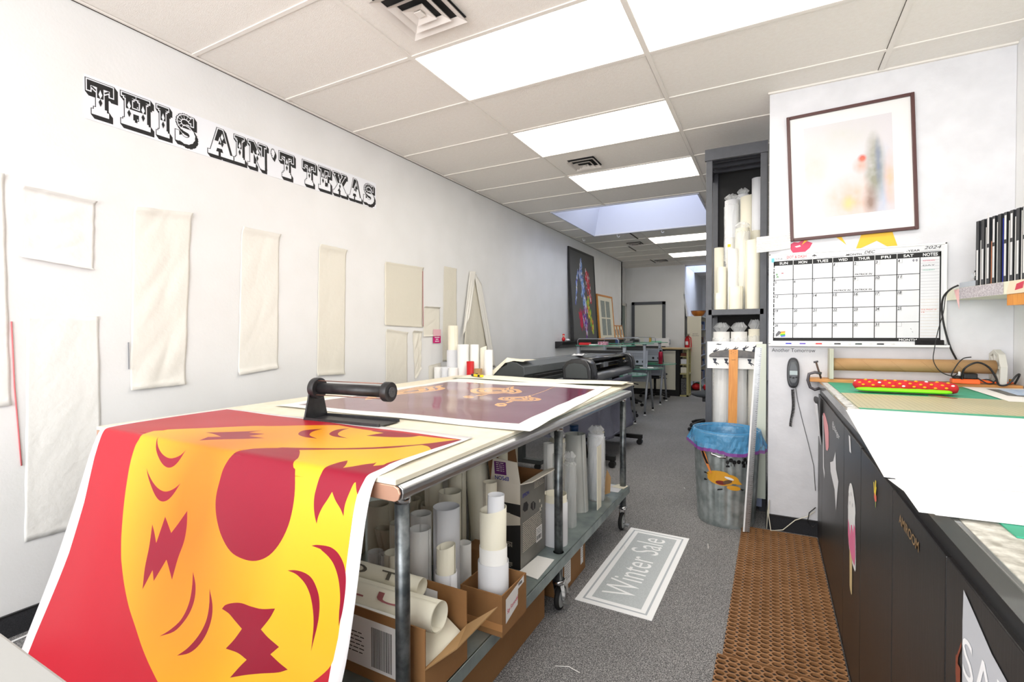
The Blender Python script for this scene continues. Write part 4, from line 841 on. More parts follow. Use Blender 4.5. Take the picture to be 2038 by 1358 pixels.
lyingroll((1.50, 1.17, .47), (2.075, 1.185, .475), .048, 'big rolled cream print with pink letters on top of the open box', seed=1, letters='U L U', lm=PINKL)
lyingroll((1.52, 1.11, .45), (1.98, 1.115, .455), .025, 'slim white roll in the front of the open box', PAPER, seed=2, turns=2)
lyingroll((1.47, 1.24, .505), (1.95, 1.26, .50), .03, 'rolled cream print with dark letters at the back of the open box', seed=3, letters='D  D  T', lm=GREYL)
solo('loose_print', MB().grid(lambda u, v: Vector((1.84 + .25 * u, 1.10 + .18 * v, .335 + .07 * math.sin(u * 2.2 + v) * v + .05 * v)), 10, 8, PAPERC), 'crumpled sheet with pink letters lying low in the open box', 'paper')
solo('standing_card', MB().slab([(0, 0), (.35, -.02), (.35, .052), (0, .062)], -.001, .001, PAPERG, plane((1.64, 1.288, .43), (1, 0, 0), (0, .01, 1))), 'grey-white card standing against the back flap of the open box', 'card')
t = thing('small_box', (2.06, 1.535, S0), 'small open cardboard box with a handwritten white label, holding a tower of rolls', 'box')
obj('body', openbox(1.975, 2.146, 1.445, 1.632, S0, .43, CARD), t)
lb2 = MB(); Ms = plane((2.1463, 1.445, S0), (0, 1, 0), (0, 0, 1)); patch(lb2, [(.025, .035), (.115, .06), (.118, .115), (.165, .12), (.165, .145), (.025, .12)], Ms, LABP, .0008)
text(lb2, 'Say Remodel', off(Ms, .035, .065, 0, .2), mat('marker_red', (214, 50, 90), .6), .016, .085, lift=.0014, shear=.3); barcode(lb2, Ms, .12, .125, .03, .01, 5)
obj('box_label', lb2, t)
obj('tape', MB().box(1.99, 2.1475, 1.4435, 1.4448, S0 + .02, S0 + .045, mat('brown_tape', (186, 134, 84), .3)), t)
# printer cartridge box
t = thing('printer_box', (1.93, 2.05, S0), 'tall grey and black printer-supplies box with torn open flaps, standing on the shelf', 'box')
EG = mat('box_grey', (128, 126, 120), .45, noise=(8, .3, (112, 110, 104))); EK = mat('box_black', (34, 33, 36), .5); EC = mat('box_cream', (222, 214, 200), .6)
x0, x1, y0, y1, z0, z1 = 1.835, 1.985, 1.90, 2.16, S0, .665
obj('body', openbox(x0, x1, y0, y1, z0, z1, CARDD), t)
sk = MB(); Mf = plane((x0, y0 - .0006, z0), (1, 0, 0), (0, 0, 1)); Mr = plane((x1 + .0006, y0, z0), (0, 1, 0), (0, 0, 1))
patch(sk, rect(0, 0, .15, .379), Mf, EK, 0); patch(sk, rect(0, 0, .26, .379), Mr, EG, 0)
patch(sk, rect(0, .29, .15, .379), Mf, EC, .0006); patch(sk, [(0, .17), (.15, .20), (.15, .235), (0, .26)], Mf, EC, .0006)
for i, yy in enumerate((.27, .14, .05)):
    patch(sk, ring(.045, yy, .019, 20), Mf, EC, .001); patch(sk, ring(.045, yy, .016, 20), Mf, EK, .0014); patch(sk, [(.037, yy - .01), (.053, yy - .01), (.05, yy + .006), (.045, yy + .012), (.04, yy + .006)], Mf, EC, .0018)
    lines(sk, Mf, .02, yy - .024, .09, 4, .006, .002, seed=i, mt=EC, lift=.001)
lines(sk, Mr, .02, .20, .20, 16, .0085, .0028, seed=9, mt=EC, lift=.0008); lines(sk, Mr, .14, .36, .11, 6, .007, .002, seed=11, mt=EC, lift=.0008)
patch(sk, [(.02, .262), (.04, .246), (.07, .246), (.078, .268), (.06, .288), (.03, .288)], Mr, EK, .0008); patch(sk, [(.10, .245), (.125, .225), (.15, .228), (.155, .25), (.13, .268), (.105, .265)], Mr, EK, .0008); patch(sk, rect(.125, .23, .133, .262), Mr, EG, .001)
text(sk, 'EPSON', off(Mr, .02, .315), mat('brand_blue', (60, 60, 150), .5), .016, .065, lift=.001, bold=.02)
patch(sk, rect(.16, .06, .225, .13), Mr, LABP, .001); barcode(sk, Mr, .165, .07, .05, .02, 7); lines(sk, Mr, .165, .122, .05, 4, .007, .002, 3, lift=.0014)
for xx, yy in ((.195, .33 - .09), (.215, .25 - .04), (.20, .20)): patch(sk, rect(xx, yy, xx + .012, yy + .014), Mr, EC, .0009)
obj('printed_faces', sk, t)
fl = MB(); fl.slab([(0, 0), (.15, 0), (.14, .10), (.02, .11)], -.002, .002, EC, plane((x0, y0, z1), (1, 0, 0), (0, -.12, 1))); o1 = obj('flap', fl, t)
pr_ = MB(); Mp = plane((x0 + .0, y0 - .0025, z1), (1, 0, 0), (0, -.12, 1)); patch(pr_, rect(.025, .035, .085, .095), Mp, mat('box_purple', (96, 34, 104), .5), .0008); lines(pr_, Mp, .035, .09, .04, 5, .009, .003, 6, mt=EC, lift=.0014)
text(pr_, 'EPSON', off(Mp, .095, .028, 0, PI), mat('brand_blue', (60, 60, 150), .5), .018, .07, lift=.001, bold=.02); obj('flap_print', pr_, o1)
obj('flap', MB().slab([(0, 0), (.26, 0), (.30, .07), (.02, .05)], -.002, .002, EC, plane((x1, y0, z1), (0, 1, 0), (.9, 0, .25))), t)
obj('flap', MB().slab([(0, 0), (.26, 0), (.26, .13), (0, .13)], -.002, .002, CARDD, plane((x0, y0, z1), (0, 1, 0), (-.15, 0, 1))), t)
t = thing('brown_box', (1.86, 1.82, S0), 'small brown box with a torn label in front of the grey and black box', 'box')
obj('body', MB().box(1.775, 1.87, 1.765, 1.86, S0, .40, CARD), t, bevel=.002)
lb3 = MB(); Mx = plane((1.8705, 1.765, S0), (0, 1, 0), (0, 0, 1)); patch(lb3, [(.0, .0), (.03, .0), (.03, .08), (.05, .05), (.09, .055), (.09, .0), (.095, .05), (.06, .095), (.0, .10)][::1][:0] or [(.005, .01), (.09, .005), (.085, .05), (.05, .04), (.03, .08), (.005, .09)], Mx, LABP, .0006); obj('torn_label', lb3, t)
solo('white_card', MB().slab([(1.985, 1.876), (2.087, 1.861), (2.079, 2.059), (1.995, 2.059)], S0 + .0005, S0 + .003, PAPER), 'blank white card lying flat on the shelf in front of the grey and black box', 'card')
solo('printed_notice', MB().slab([(1.93, 3.13), (2.075, 3.13), (2.075, 3.28), (1.93, 3.28)], S0 + .0005, S0 + .002, PAPERG), 'printed notice lying on the far end of the table shelf', 'paper')
solo('paper_scrap', MB().slab([(2.0, 3.22), (2.09, 3.21), (2.10, 3.29), (2.03, 3.30)], S0 + .003, S0 + .0045, PAPERC), 'small cream scrap at the far end of the table shelf by the last leg', 'paper')
# boxes on the floor under the table
def floorbox(x0, x1, y0, y1, h, label, labs):
    t = thing('floor_box', ((x0 + x1) / 2, (y0 + y1) / 2, 0), label, 'box', 'cardboard boxes on the floor under the table')
    obj('body', MB().box(x0, x1, y0, y1, .001, h, CARD), t, bevel=.003)
    l_ = MB(); Mx = plane((x1 + .0006, y0, 0), (0, 1, 0), (0, 0, 1))
    for (a, b_, c_, d) in labs: patch(l_, rect(a, b_, c_, d), Mx, LABP, .0006); lines(l_, Mx, a + .006, d - .01, (c_ - a) * .8, max(1, int((d - b_) / .014) - 1), .012, .003, 3, mt=GREYL, lift=.001)
    obj('box_label', l_, t); obj('seam_tape', MB().box(x0 + .01, x1 - .01, (y0 + y1) / 2 - .02, (y0 + y1) / 2 + .02, h, h + .0006, mat('brown_tape', (186, 134, 84), .3)), t)
floorbox(1.55, 2.025, 1.20, 2.07, .17, 'long cardboard box on the floor under the near half of the table', [(.02, .04, .16, .15)])
floorbox(1.55, 2.03, 2.24, 2.62, .20, 'cardboard box with shipping papers on the floor beyond the middle table leg', [(.06, .03, .15, .16), (.30, .05, .34, .17)])
floorbox(.9, 1.45, 1.3, 2.4, .18, 'cardboard box on the floor at the far back under the table', [(.1, .04, .2, .12)])
solo('torn_plastic', MB().grid(lambda u, v: Vector((2.034 + .02 * v * math.sin(u * 5), 2.29 + .08 * u, .07 * (1 - v) + .004 + .008 * math.sin(u * 12))), 8, 6, FILM), 'shred of torn plastic hanging from the floor box with shipping papers', 'plastic')
solo('strap_scrap', MB().pipe([(2.16, 1.49, .004), (2.19, 1.43, .004), (2.235, 1.385, .004), (2.25, 1.33, .004)], .003, BLACK, 6), 'short black strap scrap lying on the carpet beside the table', 'scrap')

# rolls standing behind the far end of the table
gw = 'rolls standing by the left wall beyond the table'
def wr(x, y, zt, r, lab, m_=0, **k): return roll(x, y, 0, zt, r, lab, gw, RW[m_] if isinstance(m_, int) else m_, seed=int(x * 100), **k)
wr(.165, 4.00, 1.41, .052, 'tallest white roll standing by the left wall beyond the table', 1)
wr(.165, 4.00, 1.17, .062, 'bluish paper wrapped round the foot of the tallest white roll by the wall', 2, step=.001)
wr(.30, 3.98, 1.225, .058, 'wide white roll standing right of the tallest roll by the wall', 0)
wr(.405, 4.02, 1.225, .045, 'white roll behind the red roll by the left wall', 0)
wr(.415, 3.93, 1.065, .038, 'bright red roll standing among the white rolls by the left wall', RED)
wr(.49, 4.05, 1.20, .034, 'slim white roll with a ragged top between the red roll and the rightmost roll', 1, cut=.01)
wr(.575, 4.0, 1.175, .042, 'rightmost white roll of the group by the left wall', 0)
wr(.06, 3.9, 1.0, .045, 'short white roll at the left end of the group by the wall', 0)
wr(.155, 3.89, 1.005, .042, 'short white roll, second from the left in the group by the wall', 2)
wr(.25, 3.88, 1.0, .048, 'short white roll in front of the wide one in the group by the wall', 0)
solo('kraft_roll', MB().cyl((.52, 3.9, 0), (.52, 3.9, 1.0), .04, CARDL), 'brown cardboard tube standing at the right foot of the wall rolls', 'tube')
LO = [(.50, .862), (.60, .925), (.735, 1.05), (.83, 1.072), (.93, 1.066)]; HI = [(.45, .874), (.605, .99), (.743, 1.10), (.80, 1.088), (.93, 1.072)]
def flop(u, v):
    k = min(int(u * 4), 3); f_ = u * 4 - k; g_ = lambda P: (P[k][0] * (1 - f_) + P[k + 1][0] * f_, P[k][1] * (1 - f_) + P[k + 1][1] * f_)
    a, b = g_(LO), g_(HI); q = min(1, v / .3); y = 4.035 + .03 * q + .35 * max(0, v - .3)
    z = a[1] * (1 - q) + b[1] * q - (b[1] - max(1.068, min(b[1], 1.075)) if b[0] > .74 else 0) * max(0, v - .3) / .7
    return Vector((a[0] * (1 - q) + b[0] * q, y, z + .003))
solo('curled_sheet', MB().grid(flop, 16, 10, PAPERC, False), 'large cream sheet flopping over the left end of the dark wide printer', 'paper', solid=.001)
# ================================================================ wide printer and cutter
GP = mat('printer_grey', (104, 108, 110), .42, noise=(4, .3, (96, 100, 102))); GD = mat('printer_dark', (62, 66, 66), .45); 
t = thing('wide_printer', (.75, 5.1, 0), 'wide dark grey printer with a sloping lid along the left wall beyond the table', 'printer')
prof = [(.60, .88), (.60, .93), (.65, .992), (.745, 1.033), (.747, 1.062), (.85, 1.053), (.925, 1.012), (.928, .94), (.92, .88)]
b = MB(); b.loft([[Vector((p[0], y, p[1])) for p in prof] for y in (4.05, 6.3)], GD, False); obj('body', b, t, bevel=.004)
b = MB(); top_ = [(.750, 1.066), (.85, 1.058), (.928, 1.016), (.932, .945), (.929, .945), (.924, 1.011), (.85, 1.052), (.750, 1.060)]
b.loft([[Vector((p[0], y, p[1])) for p in top_] for y in (4.05, 6.3)], GP, False); obj('lid', b, t)
b = MB()
for y in (4.075, 4.4, 4.44): b.cyl((.931, y, .975 + (.03 if y > 4.3 else 0)), (.935, y, .975 + (.03 if y > 4.3 else 0)), .004, CHROME, n=10)
obj('screws', b, t)
obj('front_slot', MB().box(.90, .975, 4.25, 6.2, .90, .93, BLACKM).box(.9, 1.0, 4.12, 4.9, .86, .90, GD), t)
for y in (4.3, 6.0): l_ = obj('leg', MB().box(.70, .80, y - .04, y + .04, .09, .88, GD).box(.45, 1.0, y - .035, y + .035, .06, .10, GD), t); obj('castor', MB().cyl((.5, y - .02, .03), (.5, y + .02, .03), .03, BLACK).cyl((.95, y - .02, .03), (.95, y + .02, .03), .03, BLACK), l_)
solo('crumpled_paper', MB().grid(lambda u, v: Vector((.80 + .14 * u, 5.6 + .22 * v, 1.062 + .02 * abs(math.sin(u * 7 + v * 4)) * (1 - abs(2 * v - 1)))), 10, 8, PAPER, False), 'crumpled white paper lying on top of the dark wide printer', 'paper')

t = thing('vinyl_cutter', (1.34, 5.25, 0), 'glossy black roll cutter on a stand with a grey catch cloth, beyond the table', 'cutter')
CB = mat('cutter_black', (34, 35, 38), .24, coat=.3); CG = mat('cutter_grey', (92, 94, 98), .35, metal=.3)
def cap_(y0, y1, name, sc=1.0):
    p = [(1.16, .885), (1.155, 1.0), (1.19, 1.055), (1.25, 1.083), (1.34, 1.09), (1.40, 1.078), (1.435, 1.04), (1.455, .98), (1.46, .885)]
    cx, cz = 1.31, .98
    b = MB(); rr = []
    for y, s_ in ((y0, .93), (y0 + .012, .99), (y0 + .03, 1.0), (y1, 1.0)): rr.append([Vector((cx + (q[0] - cx) * s_ * sc, y, cz + (q[1] - cz) * s_ * sc)) for q in p])
    b.loft(rr, CB, True); return obj(name, b, t, bevel=.003)
e1 = cap_(4.42, 4.60, 'end_housing'); e2 = cap_(5.98, 6.10, 'end_housing')
obj('end_panel', MB().slab([(1.20, .90), (1.195, .99), (1.225, 1.03), (1.29, 1.045), (1.37, 1.035), (1.41, 1.0), (1.425, .90)], 0, .004, GD, plane((0, 4.417, 0), (1, 0, 0), (0, 0, 1))), e1, bevel=.002)
b = MB(); cp = [(1.17, 1.0), (1.20, 1.05), (1.26, 1.078), (1.32, 1.08), (1.365, 1.06), (1.355, 1.045), (1.30, 1.05), (1.24, 1.035), (1.20, .99)]
b.loft([[Vector((q[0], y, q[1])) for q in cp] for y in (4.59, 5.99)], CB, True); obj('top_cover', b, t)
b = MB().box(1.17, 1.23, 4.6, 5.98, .90, 1.03, BLACKM).box(1.2, 1.40, 4.6, 5.98, .88, .91, CG)
for k in range(7): b.box(1.30 + k * .02, 1.308 + k * .02, 4.6, 5.98, .91 - k * .004, .917 - k * .004, CG)
b.loft([[Vector((q[0], y, q[1])) for q in [(1.36, .93), (1.41, .925), (1.45, .90), (1.455, .86), (1.44, .85), (1.35, .87)]] for y in (4.6, 5.98)], CG, True); obj('platen', b, t)
obj('guide_rail', MB().box(1.24, 1.262, 4.6, 5.98, .985, 1.0, ALU).box(1.25, 1.27, 4.6, 5.98, .945, .952, mat('brass', (170, 150, 96), .35, metal=.8)).box(1.262, 1.275, 4.6, 5.98, .96, .975, BLACK), t)
obj('knife_carriage', MB().box(1.24, 1.30, 5.32, 5.48, .95, 1.01, ALU), t, bevel=.003); obj('pinch_roller', MB().box(1.26, 1.31, 5.15, 5.2, .95, .98, BLACK), t, bevel=.003)
obj('end_gear', MB().cyl((1.33, 5.93, 1.0), (1.33, 5.98, 1.0), .03, BLACK).cyl((1.37, 5.92, .985), (1.37, 5.975, .985), .014, CHROME).cyl((1.36, 5.9, 1.02), (1.36, 5.975, 1.02), .01, mat('brass', (170, 150, 96), .35, metal=.8)), t)
for y in (4.72, 5.86):
    l_ = obj('stand_leg', MB().box(1.24, 1.32, y - .03, y + .03, .09, .89, BLACKM).box(1.0, 1.60, y - .025, y + .025, .07, .115, BLACKM), t)
    obj('castor', MB().cyl((1.57, y - .03, .032), (1.57, y - .004, .032), .032, BLACK, n=18).cyl((1.57, y + .004, .032), (1.57, y + .03, .032), .032, BLACK, n=18).box(1.55, 1.59, y - .01, y + .01, .05, .09, BLACK), l_)
FAB = mat('catch_cloth', (104, 106, 122), .8, bump=(40, .4), noise=(5, .4, (92, 94, 110)))
def cloth(u, v):
    y = 4.55 + 1.32 * u; d = v
    x = 1.47 - .10 * math.sin(PI * d) * .4 + .05 * d + .018 * math.sin(u * 21 + d * 3) * (.3 + d * .7); z = .84 - .56 * d - .03 * math.sin(u * PI) * d
    return Vector((x, y, z))
c1_ = obj('catch_cloth', MB().grid(cloth, 50, 16, FAB), t, solid=.001)
obj('catch_cloth', MB().grid(lambda u, v: Vector((1.52 - .62 * v, 4.55 + 1.32 * u, .28 - .05 * math.sin(PI * v) + .0 * u)), 12, 8, FAB).grid(lambda u, v: Vector((1.50 - .55 * u, 4.55 + .012 * math.sin(u * 14), .83 - .54 * v + .02 * math.sin(u * 9))), 20, 10, FAB), t, solid=.001)
tm = MB(); text(tm, 'Summa', plane((1.508, 5.0, .60), (0, 1, 0), (-.06, 0, 1)), mat('logo_black', (24, 24, 30), .6), .085, .42, lift=.012, bold=.01, shear=.15)
obj('logo', tm, t)

# ================================================================ computer workstations
PERF = mat('desk_silver', (168, 172, 182), .45, metal=.15); PIPE = mat('desk_tube', (156, 160, 166), .35, metal=.4); GL = mat('desk_glass', (178, 214, 200), .06, alpha=.5); GLE = mat('desk_glass_edge', (70, 160, 130), .15)
PX = .22
def perforated(x0, x1, y, z0, z1, holes_):
    b = MB(); b.box(x0, x1, y, y + .006, z0, z1, PERF)
    nx = int((x1 - x0 - .10) / .018)
    for r_ in range(5 if z1 - z0 > .2 else 6):
        for c_ in range(nx): cx = x0 + .05 + c_ * .018; cz = z1 - .045 - r_ * .020; b.box(cx - .0045, cx + .0045, y - .0008, y - .0002, cz - .0045, cz + .0045, BLACKM)
    for cx, cz in holes_: b.add([Vector((cx + .022 * math.cos(a), y - .001, cz + .022 * math.sin(a))) for a in [2 * PI * i / 18 for i in range(18)]], [list(range(18))], BLACKM)
    return b
def workstation():
    t = thing('computer_desk', (0, 0, 0), '', 'desk', 'silver and glass computer desks in a row')
    x0, x1 = -.30, .42
    obj('upper_panel', perforated(x0 + .02, x1 + .01, 0, .80, 1.04, [(x1 - .16, .855), (x1 - .06, .855)]), t)
    obj('cable_tray', MB().box(x0 + .04, x1 - .06, -.03, .03, 1.045, 1.085, BLACK), t)
    for x in (x0, x1 - .04):
        p_ = obj('post', MB().box(x - .022, x + .022, -.02, .02, .74, 1.13, PERF), t, bevel=.005); obj('post_cap', MB().box(x - .028, x + .028, -.026, .026, 1.13, 1.15, SLATE), p_)
    obj('bracket_hook', MB().pipe([(x1 - .01, -.01, .82), (x1, -.03, .76), (x1 + .0, -.03, .70), (x1 - .03, -.02, .68)], .014, PERF), t)
    obj('lower_panel', perforated(x0 + .05, x1 + .02, .12, .51, .71, []), t)
    def plate(x0, x1, y0, y1, z, name, r):
        q = smoothpoly([(x0, y0), (x1 - r, y0), (x1, (y0 + y1) / 2), (x1 - r, y1), (x0, y1)], 3)
        o_ = obj(name, MB().slab(q, z, z + .010, GL), t); ed = MB(); ed.loft([[Vector((a, b_, zz)) for a, b_ in [((p[0] - (x0 + x1) / 2) * 1.004 + (x0 + x1) / 2, (p[1] - (y0 + y1) / 2) * 1.004 + (y0 + y1) / 2) for p in q]] for zz in (z, z + .010)], GLE, True, False); obj('glass_edge', ed, o_)
    plate(x0 - .06, .72, -.30, .48, .742, 'glass_top', .22); plate(x0 - .06, x1 + .12, -.10, .20, 1.15, 'glass_shelf', .08)
    obj('shelf_rail', MB().pipe([(x0 + .02, -.09, 1.16), (x0 + .02, -.09, 1.23), (x0 + .04, -.09, 1.252), (x1 - .12, -.09, 1.252), (x1 - .10, -.09, 1.23), (x1 - .10, -.09, 1.16)], .007, PIPE, 8), t)
    for sx_ in (x0 + .02, x1 + .02):
        for yy in (-.24, .36):
            l_ = obj('leg', MB().pipe([(sx_, .06 + (yy - .06) * .15, .735), (sx_, .06 + (yy - .06) * .30, .60), (sx_, .06 + (yy - .06) * .62, .40), (sx_, yy * 1.0, .06)], [.021, .021, .019, .016], PIPE, 12), t)
            obj('leg_foot', MB().cyl((sx_, yy, .02), (sx_, yy + (.01), .075), .015, BLACK, n=12), l_); obj('foot_pad', MB().cyl((sx_, yy, .001), (sx_, yy, .02), .028, WHITE, r1=.012, n=14), l_)
    return t
ws = workstation()
WL = ['nearest computer desk of the row, red boxes on its shelf, hidden behind the cutter', 'middle computer desk of the row, a white sheet on its round glass top', 'farthest computer desk of the row, with the red water bottle']
ws.location = (PX + .54, 6.78, 0); ws['label'] = WL[0]
w2 = dup(ws, (PX + .50, 8.18, 0), 0, WL[1]); w3 = dup(ws, (PX + .48, 9.52, 0), 0, WL[2])
# office chairs
FABK = mat('chair_fabric', (42, 46, 50), .8)
def office_chair():
    t = thing('office_chair', (0, 0, 0), '', 'chair', 'black office chairs')
    for k in range(5):
        a = 2 * PI * k / 5 + .3; cx, cy = math.cos(a), math.sin(a)
        l_ = obj('star_leg', MB().pipe([(0, 0, .12), (.09 * cx, .09 * cy, .125), (.22 * cx, .22 * cy, .10), (.29 * cx, .29 * cy, .075)], [.03, .028, .022, .018], BLACK, 8), t)
        obj('castor', MB().cyl((.29 * cx - .02 * cy, .29 * cy + .02 * cx, .028), (.29 * cx + .02 * cy, .29 * cy - .02 * cx, .028), .028, BLACK, n=14), l_)
    obj('gas_column', MB().cyl((0, 0, .10), (0, 0, .42), .025, BLACK), t); obj('mechanism', MB().box(-.08, .08, -.09, .09, .40, .45, BLACK).cyl((.08, .02, .42), (.24, .03, .40), .008, BLACK), t, bevel=.006)
    obj('seat', MB().ell((0, 0, .495), .25, .24, .045, FABK, 26, 10), t)
    obj('back_bar', MB().pipe([(0, .08, .43), (0, .25, .45), (0, .29, .56), (0, .27, .72)], .018, BLACK), t)
    b = MB(); b.grid(lambda u, v: Vector(((u - .5) * (.40 - .06 * v), .26 + .05 * (2 * u - 1) ** 2 * -1 + .02 * v, .60 + .36 * v)), 10, 8, FABK); obj('backrest', b, t, solid=.04, bevel=.01)
    return t
oc = office_chair(); oc['label'] = 'black office chair on the right, half hidden behind the dark shelf tower'; oc.location = (2.22, 7.12, 0); oc.rotation_euler = (0, 0, -1.5)
dup(oc, (.60, 8.95, 0), -.4, 'black office chair behind the middle computer desk'); dup(oc, (.85, 10.22, 0), .3, 'black office chair behind the farthest computer desk'); dup(oc, (.82, 7.60, 0), .2, 'black office chair between the nearest and the middle computer desks')
# small things on the desks
def bx(name, c, s, m_, label, cat, group=None, rz=0, bev=.003):
    Mx = Matrix.Translation(c) @ Matrix.Rotation(rz, 4, 'Z'); return solo(name, MB().box(-s[0] / 2, s[0] / 2, -s[1] / 2, s[1] / 2, 0, s[2], m_, Mx), label, cat, group, bevel=bev)
bx('red_box', (.58, 6.72, 1.162), (.15, .10, .035), RED, 'bright red flat box on the nearest desk shelf', 'box')
bx('patterned_box', (.84, 6.75, 1.162), (.13, .09, .05), mat('box_crimson', (150, 30, 60), .5, noise=(40, .1, (220, 190, 210))), 'red and violet patterned box on the nearest desk shelf, right of the flat red one', 'box')
bx('white_papers', (.70, 6.74, 1.162), (.10, .12, .012), PAPER, 'little stack of white papers between the two boxes on the nearest desk shelf', 'paper')
bx('blue_cup', (.66, 8.12, 1.162), (.06, .06, .07), mat('cup_blue', (36, 60, 110), .4), 'dark blue cup on the middle desk shelf', 'cup')
bx('desk_phone', (.85, 8.12, 1.162), (.14, .10, .04), mat('phone_grey', (90, 92, 90), .5), 'grey gadget on the middle desk shelf', 'gadget', rz=.2)
bx('spray_can', (.92, 9.45, 1.162), (.04, .04, .10), mat('can_gold', (180, 150, 60), .4), 'gold can on the farthest desk shelf', 'can')
bx('black_gadget', (.62, 9.45, 1.162), (.16, .10, .05), BLACK, 'black gadget on the farthest desk shelf', 'gadget')
bx('green_papers', (1.02, 9.5, 1.165), (.18, .14, .012), mat('paper_green', (90, 190, 140), .5), 'green papers at the right end of the farthest desk shelf', 'paper')
bx('white_sheet', (1.12, 8.24, .754), (.22, .20, .003), PAPER, 'white sheet lying on the round glass top of the middle desk', 'paper', rz=.3, bev=0)
bx('green_folder', (.86, 8.1, .754), (.20, .20, .008), mat('folder_green', (40, 140, 90), .5), 'green folder on the middle desk glass top', 'folder')
bx('green_folder', (.92, 9.45, .754), (.2, .2, .008), mat('folder_green', (40, 140, 90), .5), 'green folder on the farthest desk glass top', 'folder')
t = thing('water_bottle', (1.13, 9.36, .753), 'red metal water bottle with a ring cap on the farthest desk', 'bottle')
MG = mat('bottle_red', (178, 22, 58), .35, metal=.2)
obj('body', MB().lathe([(.001, 0), (.038, 0), (.038, .20), (.032, .225), (.02, .235)], (1.13, 9.36, .753), MG), t); obj('cap', MB().cyl((1.13, 9.36, .985), (1.13, 9.36, 1.02), .022, BLACK), t)
obj('ring', MB().pipe([(1.13 + .02 * math.cos(a), 9.36, 1.03 + .025 * math.sin(a)) for a in [PI * i / 8 for i in range(9)]], .004, BLACK), t)
solo('privacy_screen', MB().box(.40, .95, 11.2, 11.22, 1.04, 1.22, PAPERG), 'low whitish screen standing before the far door', 'screen')

# ================================================================ far counter and shelves
t = thing('low_counter', (.8, 10.9, 0), 'low cream counter with black edges and a wooden top by the far door', 'counter')
CR = mat('cream_panel', (226, 222, 204), .5); OL = mat('olive_paint', (176, 168, 116), .5)
obj('front_panel', MB().box(.20, 1.18, 10.70, 10.72, .12, .95, CR), t); obj('plinth', MB().box(.20, 1.24, 10.69, 10.74, 0, .13, BLACKM), t); obj('corner_post', MB().box(1.18, 1.26, 10.68, 11.1, 0, .96, BLACKM), t)
obj('counter_top', MB().box(.2, 1.26, 10.66, 11.3, .96, .985, BLACKM), t); obj('wood_top', MB().box(.78, 1.43, 10.60, 11.2, .99, 1.015, mat('tan_top', (190, 164, 120), .5)), t)
t = thing('open_shelf_unit', (1.34, 10.9, 0), 'narrow olive shelf unit holding papers at the end of the low counter', 'shelf')
b = MB().box(1.40, 1.44, 10.68, 10.72, 0, .985, OL).box(1.27, 1.44, 10.68, 11.1, .0, .03, OL).box(1.27, 1.44, 10.70, 11.1, .46, .49, OL).box(1.27, 1.42, 10.70, 11.1, .66, .68, OL).box(1.27, 1.42, 10.7, 11.1, .83, .845, OL).box(1.27, 1.43, 11.08, 11.1, 0, .98, OL); obj('body', b, t)
for i, (z0, h, m_, nm) in enumerate(((.845, .06, mat('folder_rust', (120, 60, 36), .6), 'rust-coloured folders on the top of the narrow olive shelf unit'), (.68, .10, PAPERG, 'stack of grey papers on the second level of the narrow olive shelf unit'), (.49, .12, PAPERC, 'stack of cream papers on the middle level of the narrow olive shelf unit'))):
    bx('paper_stack', (1.335, 10.88, z0 + .002), (.12, .3, h), m_, nm, 'paper', 'paper stacks on the olive shelf unit')
bx('black_bin', (1.335, 10.86, .032), (.11, .25, .34), mat('black_wire', (40, 40, 42), .6, noise=(40, .1, (120, 120, 120))), 'black wire bin in the bottom of the narrow olive shelf unit', 'bin')
# bookcase
t = thing('metal_bookcase', (1.39, 12.3, 0), 'tall cream metal bookcase seen from its closed side, a wooden bowl on top', 'bookcase')
BC = mat('locker_cream', (222, 216, 196), .5)
b = MB().box(1.235, 1.54, 11.90, 11.92, .22, 1.72, BC).box(1.235, 1.54, 12.88, 12.9, .22, 1.72, BC).box(1.235, 1.255, 11.92, 12.88, .22, 1.72, BC).box(1.235, 1.54, 11.92, 12.88, 1.70, 1.72, BC)
obj('body', b, t)
for z in (.22, .55, .80, 1.07, 1.40): obj('shelf', MB().box(1.255, 1.54, 11.92, 12.88, z, z + .02, PERF), t)
for x, y in ((1.25, 11.92), (1.525, 11.92), (1.25, 12.88), (1.525, 12.88)): obj('leg', MB().box(x - .015, x + .015, y - .015, y + .015, 0, .22, BC), t)
tm = MB(); text(tm, 'ARTIST', plane((1.35, 11.898, 1.30), (1, 0, 0), (0, 0, 1)), GREYL, .025, .12); text(tm, 'RECORDS', plane((1.35, 11.898, 1.26), (1, 0, 0), (0, 0, 1)), GREYL, .025, .14); obj('side_lettering', tm, t)
rnd = random.Random(5); cols_ = [(60, 66, 84), (200, 200, 200), (40, 44, 50), (110, 84, 60), (150, 150, 160), (70, 90, 130)]
for z in (.24, .57, .82, 1.09, 1.42):
    for k in range(4): h = rnd.uniform(.08, .2); bx('stored_item', (1.46, 12.02 + k * .22, z + .001), (.12, .17, h), mat('item_%d' % (k + int(z * 10) % 3), cols_[(k + int(z * 10)) % 6], .6), 'small box or tool stored inside the metal bookcase', 'stored item', 'things stored in the metal bookcase')
for k, (y, m_) in enumerate(((11.98, RED), (12.2, mat('toy_green', (40, 150, 60), .5)))): solo('stored_bag', MB().ell((1.42, y + .05, .085), .10, .12, .08, m_, 14, 8), ['red bundle on the floor under the metal bookcase', 'green bundle on the floor under the metal bookcase'][k], 'bundle')
solo('red_bucket', MB().ell((1.60, 12.1, .07), .04, .06, .065, RED, 14, 8), 'red bundle beside the bookcase foot on the right', 'bundle')
t = thing('wooden_bowl', (1.45, 12.1, 1.72), 'round amber wooden bowl on top of the metal bookcase', 'bowl')
